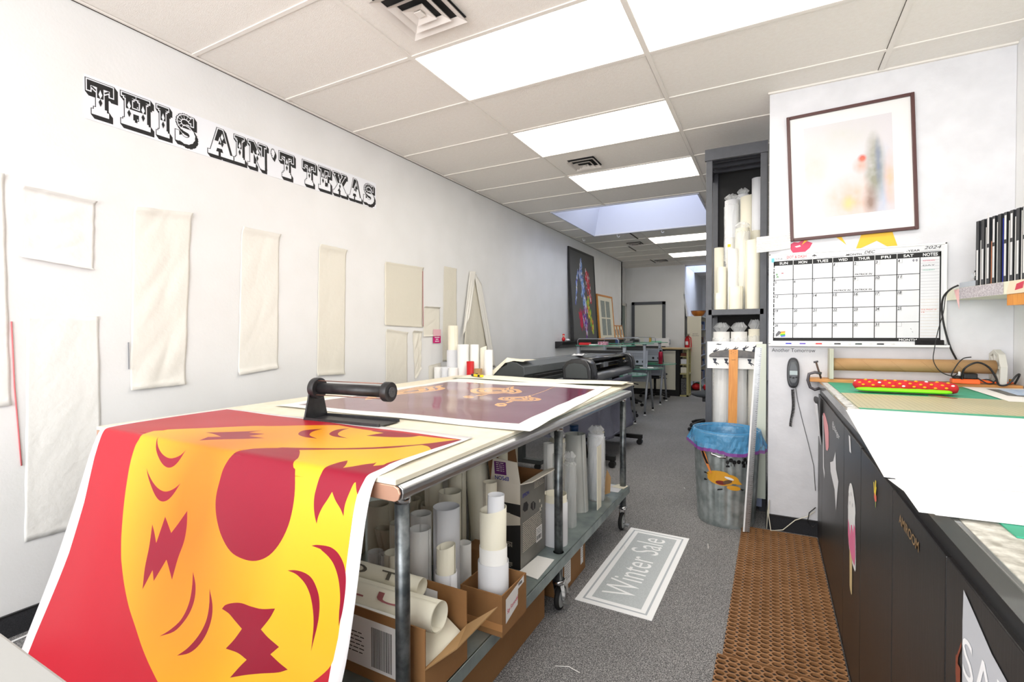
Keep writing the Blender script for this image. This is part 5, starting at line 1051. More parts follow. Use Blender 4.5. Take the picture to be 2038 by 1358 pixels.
obj('body', MB().lathe([(.001, .0), (.08, .0), (.13, .04), (.155, .09), (.16, .125), (.145, .125), (.13, .06), (.05, .02)], (1.45, 12.1, 1.721), mat('amber_wood', (196, 120, 40), .35, noise=(9, .3, (150, 80, 20)))), t); obj('rim', MB().lathe([(.163, .118), (.168, .13), (.14, .13)], (1.45, 12.1, 1.721), mat('rim_brown', (130, 70, 30), .4)), t)
solo('leaning_board', MB().box(1.20, 1.23, 12.0, 12.5, 1.72, 2.25, PAPERG, Matrix.Translation((1.2, 0, 1.72)) @ Matrix.Rotation(-.12, 4, 'Y') @ Matrix.Translation((-1.2, 0, -1.72))), 'white board leaning on the wall on top of the metal bookcase', 'board')
solo('grey_cabinet', MB().box(1.66, 2.2, 14.0, 14.4, 0, 2.2, SLATE), 'dark blue-grey cabinet far behind the metal bookcase', 'cabinet', bevel=.004)
# extinguisher
t = thing('fire_extinguisher', (1.245, 11.845, 1.0), 'red fire extinguisher hanging at the left edge of the metal bookcase', 'fire extinguisher')
obj('cylinder', MB().lathe([(.001, 0), (.05, .0), (.055, .02), (.055, .20), (.035, .25), (.018, .265), (.018, .28)], (1.245, 11.845, .98), RED, 20), t)
obj('handle', MB().box(1.21, 1.29, 11.825, 11.865, 1.27, 1.285, BLACK).box(1.22, 1.30, 11.8255, 11.635, 1.30, 1.312, BLACK), t); obj('hose', MB().pipe([(1.26, 11.825, 1.27), (1.33, 11.80, 1.22), (1.34, 11.79, 1.05), (1.32, 11.79, .80), (1.31, 11.79, .74)], .011, RED), t)
obj('bracket', MB().box(1.236, 1.256, 11.86, 11.90, 1.02, 1.24, STEEL), t); obj('label', MB().box(1.215, 1.275, 11.785, 11.7895, 1.06, 1.14, PAPER), t)
t = thing('wall_switch', (.785, 11.998, 1.06), 'metal switch plate on the far wall right of the door', 'switch')
obj('plate', MB().box(.725, .845, 11.99, 11.999, 1.06, 1.18, ALU), t)
obj('rocker', MB().box(.745, .775, 11.984, 11.99, 1.08, 1.16, BLACK).box(.79, .825, 11.984, 11.99, 1.09, 1.15, WHITE), t)
# ================================================================ metal shelving tower with paper rolls
TY = 4.06
t = thing('shelf_tower', (2.72, 4.3, 0), 'tall dark grey metal shelf tower against the partition, packed with paper rolls', 'shelf')
xa, xb, yb = 2.505, 2.925, 4.56
for x in (xa, xb - .045):
    for y in (TY, yb - .04): obj('post', MB().box(x, x + .045, y, y + .04, 0, 2.73, DGREY), t, bevel=.002)
b = MB().box(xa - .008, xb + .004, TY - .01, TY + .02, 2.66, 2.745, DGREY).box(xa, xb, TY, yb, 2.715, 2.735, DGREY)
for y in (TY + .12, TY + .26, TY + .40): b.box(xa + .02, xb - .02, y, y + .03, 2.68, 2.715, DGREY)
obj('top_panel', b, t)
obj('shelf', MB().box(xa + .02, xb - .02, TY + .0, yb, 1.47, 1.51, DGREY), t); obj('shelf', MB().box(xa + .02, xb - .02, TY + .0, yb, .08, .11, DGREY), t)
obj('side_rail', MB().box(xa, xa + .012, TY + .04, yb - .04, 2.62, 2.70, DGREY).box(xa, xa + .012, TY + .04, yb - .04, 1.46, 1.51, DGREY), t)
obj('back_panel', MB().box(xa + .045, xb - .045, yb - .012, yb - .006, 1.51, 2.70, BLACKM).box(xa + .045, xb - .045, yb - .012, yb - .006, .11, 1.47, BLACKM), t)
g_ = 'paper rolls in the upper part of the shelf tower'
def ur(x, y, zt, r, lab, m_=0, **k): return roll(x, y, 1.512, zt - 1.512, r, lab, g_, RW[m_] if isinstance(m_, int) else m_, seed=int(x * 1000), **k)
ur(2.855, 4.36, 2.56, .043, 'tallest white roll at the top right of the shelf tower', 2)
ur(2.845, 4.28, 2.13, .034, 'cream roll wrapped at the foot of the tallest roll in the shelf tower', 1, step=.001)
ur(2.775, 4.40, 2.44, .048, 'cream roll with a frayed top in the middle of the shelf tower', 1, cut=.01)
ur(2.83, 4.13, 2.03, .055, 'widest cream roll at the front right of the upper shelf tower compartment', 1)
ur(2.685, 4.16, 1.98, .045, 'white roll below the yellow sticker in the shelf tower', 0)
ur(2.70, 4.20, 1.76, .052, 'cream paper wrapped low round the roll below the yellow sticker', 1, step=.001)
ur(2.59, 4.17, 2.0, .036, 'tall slim cream roll at the left post of the shelf tower', 1)
ur(2.66, 4.34, 2.10, .04, 'white roll in the second row behind the yellow sticker', 0)
ur(2.615, 4.105, 1.84, .036, 'short cream roll at the front left of the shelf tower', 1)
ur(2.60, 4.11, 1.64, .042, 'low cream wrap round the foot of the short roll, front left in the tower', 1, step=.001)
ur(2.715, 4.105, 1.685, .049, 'low wide cream roll at the front centre of the upper tower compartment', 1)
ur(2.765, 4.25, 1.9, .04, 'roll in the middle row of the tower right of the white roll', 3)
bx('yellow_sticker', (2.665, 4.128, 1.995), (.022, .004, .022), mat('sticker_yellow', (250, 200, 30), .5), 'small yellow sticker tag on a roll in the shelf tower', 'sticker', bev=0)
wrapped(2.665, 4.42, 1.512, 2.42, .055, 'tall plastic-bagged roll at the top left of the shelf tower', 'plastic-wrapped rolls', seed=8, inner=PAPERG)
wrapped(2.745, 4.47, 1.512, 2.47, .045, 'plastic-bagged roll at the top centre of the shelf tower', 'plastic-wrapped rolls', seed=9, inner=PAPERG)
wrapped(2.755, 4.20, 1.512, 2.14, .05, 'plastic-wrapped cream roll in the centre of the upper tower compartment', 'plastic-wrapped rolls', seed=10, inner=PAPERC)
wrapped(2.60, 4.24, 1.512, 1.90, .032, 'slim plastic-wrapped roll near the left post of the shelf tower', 'plastic-wrapped rolls', seed=12, inner=PAPERG)
wrapped(2.61, 4.17, .112, 1.34, .060, 'long white plastic-wrapped roll at the left of the lower tower compartment', 'plastic-wrapped rolls', seed=13, inner=PAPER, tuft=.07)
wrapped(2.735, 4.17, .112, 1.34, .058, 'long white plastic-wrapped roll in the centre of the lower tower compartment', 'plastic-wrapped rolls', seed=14, inner=PAPER, tuft=.07)
wrapped(2.845, 4.17, .112, 1.36, .045, 'cream plastic-wrapped roll at the right of the lower tower compartment', 'plastic-wrapped rolls', seed=15, inner=PAPERC, tuft=.07)
# things leaning before the tower
M0 = plane((2.555, 4.035, 1.06), (1, 0, 0), (0, 0, 1)); RAB = mat('print_slate', (52, 56, 68), .7)
t = thing('rabbit_print', (2.75, 4.035, 1.06), 'white printed strip with rows of dark rabbit silhouettes hung across the shelf tower', 'print')
t.location.z = 1.06
obj('paper', MB().box(2.52, 2.90, 4.034, 4.0365, 1.06, 1.265, PAPER), t)
rb = MB()
RBT = [(0, 0), (.5, 0), (.55, .1), (.5, .3), (.42, .42), (.46, .55), (.62, .62), (.9, .85), (.86, .92), (.6, .78), (.5, .74), (.62, 1.0), (.55, 1.02), (.38, .76), (.26, .72), (.12, .62), (.1, .52), (.22, .46), (.1, .3), (.02, .15)]
def rab(cx, cy, s_, fx=1, fy=1): patch(rb, [(cx + fx * p[0] * s_, cy + fy * p[1] * s_) for p in RBT], off(M0, -.035, 0, .0012), RAB, .0008)
for i, (cx, cy) in enumerate(((.035, .098), (.105, .104), (.17, .112), (.24, .12), (.31, .13))): rab(cx, cy, .055)
for i, cx in enumerate((.04, .12, .28)): rab(cx, .075, .05, 1, -1)
patch(rb, [(.06, .185), (.075, .19), (.095, .186), (.1, .19), (.1, .181), (.08, .18)], off(M0, -.035, 0, .0012), RAB, .0008)
obj('printed_rabbits', rb, t)
t = thing('t_square', (2.70, 4.0, .60), 'wooden T-square with a dark curved head and an orange blade, standing against the shelf tower', 't-square')
HD = mat('head_dark', (58, 56, 58), .4, noise=(30, .2, (90, 84, 80)))
hp = [(-.175, -.028), (-.165, -.005), (-.11, .02), (-.04, .028), (.04, .028), (.10, .02), (.165, .012), (.18, .0), (.18, -.035), (.05, -.03), (-.05, -.028), (-.13, -.03)]
obj('head', MB().slab(smoothpoly(hp, 1), 0, .016, HD, plane((2.705, 4.033, 1.175), (1, 0, .0), (0, .03, 1))), t, bevel=.003)
obj('blade', MB().slab([(-.03, .03), (.032, .03), (.024, -1.0), (-.036, -1.0)], .016, .021, WOODO, plane((2.705, 4.033, 1.175), (1, 0, 0), (0, .03, 1))), t)
bm_ = MB(); Mq = off(plane((2.705, 4.033, 1.175), (1, 0, 0), (0, .03, 1)), 0, 0, .022); text(bm_, 'T SQUARE', off(Mq, 0, -.05), INK, .006, .03, align='C')
for x, y in ((-.015, .015), (.015, .015), (-.015, 0), (.015, 0), (0, .008)): patch(bm_, ring(x, y, .002, 8), Mq, INK, .0005)
obj('blade_marks', bm_, t)
# aluminium ruler
t = thing('metal_ruler', (2.83, 3.62, 0), 'long aluminium ruler leaning upright beside the galvanised bin, its foot on the brown mat', 'ruler')
p0, p1 = Vector((2.806, 3.545, .018)), Vector((2.872, 3.62, 1.235)); d_ = (p1 - p0).normalized(); sd = Vector((1, .15, 0)).normalized(); nn = sd.cross(d_)
Mr_ = Matrix((sd, d_, nn)).transposed().to_4x4(); Mr_.translation = p0
Lr = (p1 - p0).length
obj('blade', MB().box(0, .030, 0, Lr, -.0015, .0015, ALU, Mr_), t); obj('edge_strip', MB().box(-.010, 0, 0, Lr, -.002, .006, WHITE, Mr_), t)
tk = MB()
for i in range(100): patch(tk, rect(.021 if i % 5 else .016, i * Lr / 100, .029, i * Lr / 100 + .0022), Mr_, INK, .0018)
obj('graduations', tk, t)
solo('leaning_sheet', MB().box(2.86, 2.925, 3.98, 3.984, .12, 1.25, mat('sheet_green_white', (222, 228, 214), .5)), 'tall narrow pale sheet standing between the ruler and the wall corner', 'board')
solo('leaning_sheet', MB().box(2.82, 2.90, 4.01, 4.014, .05, .72, mat('sheet_blue', (150, 160, 190), .35)), 'bluish sheet standing behind the bin, between bin and ruler', 'board')

# ================================================================ galvanised bin
BX, BY = 2.675, 3.775
t = thing('trash_can', (BX, BY, 0), 'galvanised fluted steel bin lined with a blue plastic bag, cut-out stickers on its side', 'trash can')
GALV = mat('galvanised_bin', (190, 198, 198), .34, metal=.6, noise=(14, .5, (150, 160, 160)))
n = 120; rings = []
for z, r in ((0, .182), (.012, .186), (.03, .187), (.05, .187), (.48, .207), (.56, .212), (.62, .214), (.635, .220), (.645, .214), (.64, .208)):
    fl_ = .0045 if .03 < z < .56 else 0
    rings.append([Vector((BX + (r + fl_ * math.cos(24 * 2 * PI * i / n)) * math.cos(2 * PI * i / n), BY + (r + fl_ * math.cos(24 * 2 * PI * i / n)) * math.sin(2 * PI * i / n), z)) for i in range(n)])
b = MB(); b.loft(rings, GALV, True, False); b.add([Vector((BX + .185 * math.cos(2 * PI * i / 40), BY + .185 * math.sin(2 * PI * i / 40), .01)) for i in range(40)], [list(range(40))], GALV); obj('body', b, t)
def onbin(a, z, lift=.004):
    r = .187 + (z - .05) * .0465 + .0045 + lift; return Vector((BX + r * math.cos(a), BY + r * math.sin(a), z))
A0 = math.atan2(0 - BY, 2.955 - BX)      # side facing the room's front
h_ = MB(); h_.pipe([onbin(A0 - .38, .525, .006), onbin(A0 - .38, .508, .030), onbin(A0 - .18, .498, .034), onbin(A0 - .02, .495, .030), onbin(A0 - .02, .512, .006)], .0075, CHROME)
h_.pipe([onbin(A0 - .40, .535, .002), onbin(A0 - .40, .505, .003)], .009, CHROME).pipe([onbin(A0 + .0, .525, .002), onbin(A0 + .0, .495, .003)], .009, CHROME)
obj('handle', h_, t)
def sticker(name, parts_, th=.0008):
    mb = MB()
    for k, (poly, mt) in enumerate(parts_):
        try: r = delaunay_2d_cdt([Vector(p) for p in poly], [], [list(range(len(poly)))], 1, 1e-6); V_, F_ = r[0], r[2]
        except Exception: V_, F_ = [Vector(p) for p in poly], [list(range(len(poly)))]
        mb.add([onbin(A0 + v[0] / .205, v[1], .001 + .0005 * k) for v in V_], F_, mt)
    return obj(name, mb, t)
OY = mat('sticker_ochre', (222, 160, 44), .5); OO = mat('sticker_orange', (232, 140, 70), .5); OM = mat('sticker_maroon', (120, 30, 30), .5); KB = mat('sticker_black', (16, 16, 18), .5)
def el(cx, cy, rx, ry, rot=0, n=20): return [(cx + rx * math.cos(2 * PI * i / n) * math.cos(rot) - ry * math.sin(2 * PI * i / n) * math.sin(rot), cy + rx * math.cos(2 * PI * i / n) * math.sin(rot) + ry * math.sin(2 * PI * i / n) * math.cos(rot)) for i in range(n)]
S_ = [(el(-.055, .365, .075, .028, .1), OY), (el(-.04, .33, .085, .034, -.1), OY), (el(.035, .345, .05, .028, -.35), OY), ([(.06, .36), (.105, .31), (.07, .31), (.05, .32)], OY), (el(.05, .285, .045, .016, -.1), OY), (el(-.03, .315, .035, .014), OM), (el(.01, .325, .03, .013, .3), mat('sticker_brown', (100, 72, 52), .5)), (el(.02, .35, .03, .008, -.3), WHITE),
      ([(-.11, .36), (-.14, .372), (-.15, .362), (-.135, .36)], KB), ([(-.12, .32), (-.145, .325), (-.15, .31), (-.13, .312)], KB), ([(-.02, .275), (-.05, .27), (-.055, .258), (-.02, .268)], KB), ([(.09, .285), (.12, .275), (.10, .268)], KB),
      ([(-.098, .37), (-.088, .37), (-.108, .43), (-.125, .49), (-.150, .53), (-.160, .565), (-.175, .56), (-.168, .51), (-.145, .46), (-.12, .41)], OO), ([(-.108, .43), (-.128, .47), (-.15, .52), (-.165, .555), (-.17, .53), (-.15, .475), (-.125, .43)], KB)]
sticker('orange_sticker', S_)
K_ = [(rect(.0, .425, .125, .437), KB)] + [(el(x, z, r, r * 1.1), KB) for x, z, r in ((.01, .46, .011), (.03, .475, .013), (.05, .462, .013), (.078, .465, .013), (.105, .46, .011), (.118, .48, .012), (.14, .46, .016), (.155, .47, .022))] + [(rect(.008, .435, .012, .455), KB), (rect(.028, .435, .032, .465), KB), (rect(.048, .435, .052, .455), KB), (rect(.1, .43, .12, .455), KB), (rect(.13, .43, .16, .47), KB), (el(.165, .34, .026, .075, -.1), KB), (rect(.155, .38, .175, .46), KB)]
sticker('black_tree_sticker', K_)
BAG = mat('blue_bag', (84, 168, 222), .25, alpha=.6, bump=(30, 1.2)); BAGP = mat('bag_purple_edge', (140, 70, 160), .35, alpha=.8)
rnd = random.Random(11); n = 72; rings = []
def br(a, r, z): return Vector((BX + r * math.cos(a), BY + r * math.sin(a), z))
wob = [rnd.uniform(-1, 1) for _ in range(n)]
def wv(i, k): return .6 * math.sin(i * .52 + k) + .4 * wob[(i * 7 + k * 3) % n]
for k, (r, z) in enumerate(((.236, .560), (.232, .585), (.227, .615), (.224, .640), (.222, .655), (.212, .655), (.204, .62), (.198, .55), (.185, .42), (.15, .25), (.05, .18))):
    rg = []
    for i in range(n):
        a = 2 * PI * i / n; dz = 0; dr = 0
        if k < 4: dz = -.03 * math.sin(a - A0 + 1.2) * (4 - k) / 4 + .008 * wv(i, k) * (4 - k) / 3; dr = .010 * wv(i, k + 2) * (4 - k) / 3 + .02 * (4 - k) / 4 * max(0, math.cos(2 * (a - A0 - PI / 2)))
        elif k > 5: dr = .005 * wv(i, k)
        rg.append(br(a, r + dr, z + dz))
    rings.append(rg)
bg_ = obj('plastic_bag', MB().loft(rings, BAG, False, False), t, label='blue translucent plastic liner folded over the rim')
pe = [[v + Vector((0, 0, -.022)) + (v - Vector((BX, BY, v.z))).normalized() * .001 for v in rings[0]], rings[0]]
obj('drawn_edge', MB().loft(pe, BAGP, False, False), bg_)
# ================================================================ partition wall: frame, calendar, phone
MP = plane((0, 3.73, 0), (1, 0, 0), (0, 0, 1))      # local x = room x, local y = height, normal towards the room's front
FR = mat('frame_mahogany', (84, 52, 50), .38)
t = thing('framed_photograph', (3.38, 3.72, 1.94), 'large mahogany-framed pale abstract photograph with a wide white mount, above the calendar', 'picture')
Mf = plane((3.065, 3.7295, 1.932), (math.cos(.0225), 0, math.sin(.0225)), (-.034, 0, 1)); W_, H_ = .665, .818; fw = .019
b = MB()
for r_ in ((0, 0, fw, H_), (W_ - fw, 0, W_, H_), (fw, 0, W_ - fw, fw), (fw, H_ - fw, W_ - fw, H_)): b.box(r_[0], r_[2], r_[1], r_[3], .0, .024, FR, Mf)
obj('frame', b, t, bevel=.003)
PH = mat('photo_print', (236, 230, 232), .4)
def photo_nodes():
    nt = PH.node_tree; L = nt.links.new; tc = nt.nodes.new('ShaderNodeTexCoord'); b = nt.nodes['Principled BSDF']
    def blob(cx, cy, rx, ry, col, prev, soft=1.0, rot=0):
        mp = nt.nodes.new('ShaderNodeMapping'); mp.vector_type = 'TEXTURE'; mp.inputs['Location'].default_value = (cx, cy, 0); mp.inputs['Scale'].default_value = (rx, ry, 1); mp.inputs['Rotation'].default_value = (0, 0, rot)
        L(tc.outputs['UV'], mp.inputs[0]); g = nt.nodes.new('ShaderNodeTexGradient'); g.gradient_type = 'SPHERICAL'; L(mp.outputs[0], g.inputs[0])
        nz = nt.nodes.new('ShaderNodeTexNoise'); nz.inputs['Scale'].default_value = 7; L(tc.outputs['UV'], nz.inputs['Vector'])
        ml = nt.nodes.new('ShaderNodeMath'); ml.operation = 'MULTIPLY'; L(g.outputs['Fac'], ml.inputs[0]); ml.inputs[1].default_value = soft
        ml2 = nt.nodes.new('ShaderNodeMath'); ml2.operation = 'MULTIPLY'; ml2.use_clamp = True; L(ml.outputs[0], ml2.inputs[0]); L(nz.outputs['Fac'], ml2.inputs[1])
        mx = nt.nodes.new('ShaderNodeMix'); mx.data_type = 'RGBA'; L(ml2.outputs[0], mx.inputs['Factor']); L(prev, mx.inputs['A']); mx.inputs['B'].default_value = lin(col); return mx.outputs['Result']
    r = nt.nodes.new('ShaderNodeRGB'); r.outputs[0].default_value = lin((214, 210, 214)); p = r.outputs[0]
    for a in ((.55, .15, .42, .30, (226, 178, 150), 1.5), (.10, .55, .22, .28, (240, 196, 184), 1.3), (.45, .85, .5, .22, (206, 206, 200), 1.3), (.88, .25, .16, .5, (176, 190, 214), 2.0), (.80, .45, .14, .42, (150, 150, 134), 2.6), (.84, .52, .05, .3, (130, 140, 160), 2.2),
              (.74, .12, .10, .22, (150, 128, 118), 2.0), (.96, .3, .09, .35, (232, 188, 160), 1.8), (.665, .575, .06, .05, (226, 100, 84), 3.0), (.64, .5, .10, .10, (220, 150, 120), 1.4), (.5, .12, .10, .10, (250, 200, 130), 1.6)): p = blob(*a[:5], p, a[5])
    L(p, b.inputs['Base Color'])
photo_nodes()
pm_ = MB(); patch(pm_, rect(fw, fw, W_ - fw, H_ - fw), Mf, mat('mount_white', (230, 229, 228), .5), .012); obj('mount', pm_, t)
q_ = MB(); k_ = Mf; q_.add([k_ @ Vector(v) for v in ((.095, .135, .0128), (.555, .135, .0128), (.555, .725, .0128), (.095, .725, .0128))], [(0, 1, 2, 3)], PH)
po_ = obj('print', q_, t); uv_ = po_.data.uv_layers.new(name='p')
for i, c in enumerate(((0, 0), (1, 0), (1, 1), (0, 1))): uv_.data[i].uv = c
# stickers behind the calendar
YS = mat('sticker_gold', (244, 194, 50), .5)
s_ = MB(); patch(s_, [(3.478, 1.99), (3.60, 1.985), (3.607, 1.945), (3.645, 1.812), (3.529, 1.898), (3.42, 1.846), (3.452, 1.95)], MP, YS, .001); solo('star_sticker', s_, 'large yellow star-shaped sticker between the framed photograph and the calendar', 'sticker')
s_ = MB(); patch(s_, [(3.31, 1.945), (3.345, 1.946), (3.374, 1.886), (3.33, 1.93)], MP, YS, .001); solo('star_sticker', s_, 'small yellow sticker point left of the large yellow star', 'sticker')
s_ = MB(); patch(s_, [(3.063, 1.915), (3.085, 1.93), (3.11, 1.925), (3.13, 1.936), (3.16, 1.93), (3.19, 1.915), (3.175, 1.885), (3.15, 1.862), (3.08, 1.86), (3.068, 1.88)], MP, mat('sticker_pink', (206, 60, 96), .5), .001); patch(s_, [(3.09, 1.90), (3.12, 1.907), (3.125, 1.898), (3.10, 1.893)], MP, WHITE, .0016); patch(s_, [(3.13, 1.908), (3.145, 1.935), (3.17, 1.938)], MP, YS, .0016)
solo('lips_sticker', s_, 'pink lips-shaped sticker below the left corner of the framed photograph', 'sticker')
def pleat(u, v): return Vector((2.866 + .20 * u, 3.722 - .05 * (1 - u) ** 2 - .003 * math.sin(v * 60), 1.868 + .105 * v + .02 * u))
solo('paper_offcut', MB().grid(pleat, 10, 44, PAPER, False), 'stack of thin white paper strips sticking out from the wall left of the lips sticker', 'paper')

# calendar whiteboard
t = thing('whiteboard_calendar', (3.405, 3.72, 1.25), 'white dry-erase month calendar board with handwritten dates, on the partition wall', 'calendar')
x0, x1, z0, z1 = 2.94, 3.862, 1.252, 1.857
obj('board', MB().box(x0, x1, 3.716, 3.7285, z0, z1, mat('whiteboard', (224, 225, 228), .25, coat=.3)), t, bevel=.002)
fr = MB()
for r_ in ((x0, x0 + .012, z0, z1), (x1 - .012, x1, z0, z1), (x0, x1, z0, z0 + .01), (x0, x1, z1 - .01, z1)): fr.box(r_[0], r_[1], 3.712, 3.7287, r_[2], r_[3], WHITE)
obj('rim', fr, t, bevel=.002)
MC = plane((0, 3.7158, 0), (1, 0, 0), (0, 0, 1)); g = MB(); gx0, gx1, gz0, gz1 = 2.972, 3.832, 1.277, 1.808; nx = 3.737
cx = [gx0 + (nx - gx0) * i / 7 for i in range(8)]; hz = 1.778; rz_ = [hz - (hz - 1.298) * i / 5 for i in range(6)]
patch(g, rect(gx0 - .004, hz, gx1, gz1), MC, INK, .0004); patch(g, rect(gx0 - .004, gz0, gx1, 1.298), MC, INK, .0004); patch(g, rect(gx1 - .004, gz0, gx1 + .003, gz1), MC, INK, .0004)
rnd = random.Random(2); z = gz0
while z < gz1:      # the worn left rule
    l_ = rnd.uniform(.006, .03); patch(g, rect(gx0 - .004 - rnd.uniform(0, .002), z, gx0 + rnd.uniform(0, .002), min(z + l_, gz1)), MC, INK, .0004); z += l_ + rnd.uniform(0, .006)
for x in cx[1:]: patch(g, rect(x - .0022, 1.298, x + .0022, gz1), MC, INK if x != cx[-1] else INK, .0006)
for x in cx[1:-1]: patch(g, rect(x - .0012, hz, x + .0012, gz1), MC, WHITE, .0009)
for z in rz_[1:-1]: patch(g, rect(gx0, z - .0018, nx, z + .0018), MC, INK, .0006)
for i in range(26): z = hz - .018 * (i + 1); (patch(g, rect(nx + .004, z, gx1 - .006, z + .0009), MC, [mat('rule_grey', (140, 140, 150), .7), mat('rule_tan', (200, 180, 150), .7)][i > 12], .0006) if z > 1.30 else None)
W1 = mat('ink_white', (245, 245, 245), .5)
for i, d in enumerate(('SUN', 'MON', 'TUES', 'WED', 'THUR', 'FRI', 'SAT')): text(g, d, off(MC, (cx[i] + cx[i + 1]) / 2, hz + .007), W1, .016, .014 * len(d) + .006, lift=.001, align='C', bold=.015)
text(g, 'NOTES', off(MC, (nx + gx1) / 2, hz + .006), W1, .018, .068, lift=.001, align='C', bold=.02)
text(g, 'TITLE', off(MC, 2.975, 1.818), INK, .010, .045, lift=.001, bold=.01); text(g, '-MONTH', off(MC, 3.365, 1.815), INK, .012, .085, lift=.001, bold=.01); text(g, '-YEAR', off(MC, 3.672, 1.815), INK, .012, .065, lift=.001, bold=.01)
MKR = mat('marker_black', (40, 40, 44), .6); MR = mat('marker_red', (214, 50, 90), .6)
text(g, 'DOT & DASH', off(MC, 3.045, 1.822), mat('red_print', (204, 44, 40), .6), .018, .11, lift=.001, bold=.01); text(g, 'DEC', off(MC, 3.465, 1.822), MKR, .017, .055, lift=.001, bold=.008, shear=.3); text(g, '2024', off(MC, 3.755, 1.825), MKR, .018, .08, lift=.001, shear=.3)
for a, b_ in ((3.025, 3.36), (3.45, 3.66), (3.74, 3.83)): patch(g, rect(a, 1.813, b_, 1.8145), MC, INK, .0006)
patch(g, [(3.185, 1.828), (3.20, 1.838), (3.215, 1.828), (3.208, 1.826), (3.202, 1.83), (3.2, 1.815), (3.197, 1.83), (3.191, 1.826)], MC, INK, .0006)
box = mat('rule_box', (150, 150, 150), .7)
day = 1
for r in range(5):
    for c in range(7):
        if r == 0 and c < 3: lab = ''
        elif r == 0: lab = str(c - 2)
        else: lab = str(5 + (r - 1) * 7 + c)
        if lab and int(lab) > 31: lab = ''
        x, z = cx[c], rz_[r]
        patch(g, rect(x + .024, z - .026, x + .0252, z), MC, box, .0006); patch(g, rect(x, z - .027, x + .0252, z - .0258), MC, box, .0006)
        if lab: text(g, lab, off(MC, x + .004, z - .022), MKR, .017, .009 * len(lab) + .001, lift=.001, shear=.15, bold=.02)
for c, r in ((4, 0), (3, 1), (4, 1)): text(g, 'PATRICK IN', off(MC, cx[c] + .008, rz_[r + 1] + .008), MKR, .010, .088, lift=.001, shear=.2, bold=.015)
for k, (s__, m_) in enumerate((('REMINDERS', MR), ('DAY', MKR), ('HOLIDAY', mat('marker_green', (70, 180, 150), .6)))): text(g, s__, off(MC, nx + .014, hz - .024 - k * .028), m_, .007, .055, lift=.001)
text(g, 'DUE FRIDAY 20', off(MC, nx + .008, 1.463), mat('marker_orange', (226, 120, 100), .6), .007, .07, lift=.001); text(g, '15', off(MC, nx + .008, 1.448), mat('marker_orange', (226, 120, 100), .6), .007, .015, lift=.001)
for x in (3.70, 3.715): patch(g, [(x, 1.765), (x + .008, 1.772), (x + .012, 1.762), (x + .006, 1.752)], MC, mat('rule_grey', (140, 140, 150), .7), .0006)
text(g, 'MONTH', off(MC, 3.64, 1.2805), W1, .012, .085, lift=.001, bold=.015)
for k, c_ in enumerate(((250, 150, 50), (250, 220, 60), (60, 190, 80), (90, 110, 230))): patch(g, [(3.0 + .004 * k, 1.338 - .009 * k), (3.038, 1.342 - .009 * k), (3.038, 1.333 - .009 * k), (3.0 + .004 * k, 1.329 - .009 * k)], MC, mat('flag_%d' % k, c_, .6), .0008)
patch(g, [(2.982, 1.32), (3.0, 1.345), (3.015, 1.335), (3.01, 1.325), (2.995, 1.31), (2.982, 1.305)], MC, mat('sketch_grey', (110, 110, 114), .7), .0009)
patch(g, el(2.987, 1.72, .005, .007), MC, mat('doodle_green', (110, 160, 110), .7), .0008); patch(g, [(2.98, 1.70), (2.993, 1.712), (3.0, 1.70)], MC, mat('doodle_green', (110, 160, 110), .7), .0008); patch(g, el(3.02, 1.727, .008, .003), MC, mat('doodle_red', (170, 70, 80), .7), .0008)
patch(g, [(2.955, 1.83), (2.972, 1.83), (2.972, 1.805), (2.963, 1.80), (2.955, 1.805)], MC, mat('doodle_teal', (110, 190, 200), .6), .0008)
for x, z in ((3.695, 1.355), (3.703, 1.337)): patch(g, [(x, z), (x + .005, z - .004), (x + .004, z - .006), (x - .001, z - .001)], MC, INK, .0008)
obj('calendar_print', g, t)
tr = MB().box(x0, x1 + .005, 3.68, 3.715, 1.244, 1.250, ALU).box(x0, x1 + .005, 3.676, 3.680, 1.244, 1.256, WHITE); obj('pen_tray', tr, t)
mk = [((54, 60, 190), 3.04, 'blue marker pen on the calendar tray, leftmost'), ((96, 70, 190), 3.12, 'violet marker pen on the calendar tray'), ((220, 40, 40), 3.21, 'marker pen with a red cap on the calendar tray'), ((30, 32, 34), 3.31, 'marker pen with a black cap right of the red one'), ((40, 60, 56), 3.42, 'dark green marker pen in the middle of the calendar tray'), ((30, 34, 40), 3.53, 'black marker pen nearest the eraser on the calendar tray')]
for c_, x, nm in mk:
    p = thing('marker_pen', (x, 3.695, 1.2505), nm, 'pen', 'marker pens on the calendar tray'); m_ = mat('pen_%d_%d' % c_[:2], c_, .4)
    obj('barrel', MB().cyl((x + .03, 3.695, 1.257), (x + .085, 3.695, 1.257), .0065, WHITE, n=12), p); obj('cap', MB().cyl((x, 3.695, 1.257), (x + .033, 3.695, 1.257), .0072, m_, n=12), p)
solo('board_eraser', MB().box(3.715, 3.845, 3.682, 3.712, 1.251, 1.286, mat('felt_black', (30, 28, 30), .95, bump=(160, .6), stretch=(.3, 1, 4))), 'black felt board eraser at the right end of the calendar tray', 'eraser', bevel=.004)
s_ = MB(); text(s_, 'Another Tomorrow', off(MP, 2.96, 1.203), mat('wall_ink', (60, 60, 66), .7), .024, .25, lift=.001); solo('wall_lettering', s_, 'small dark words Another Tomorrow on the wall below the calendar', 'lettering')
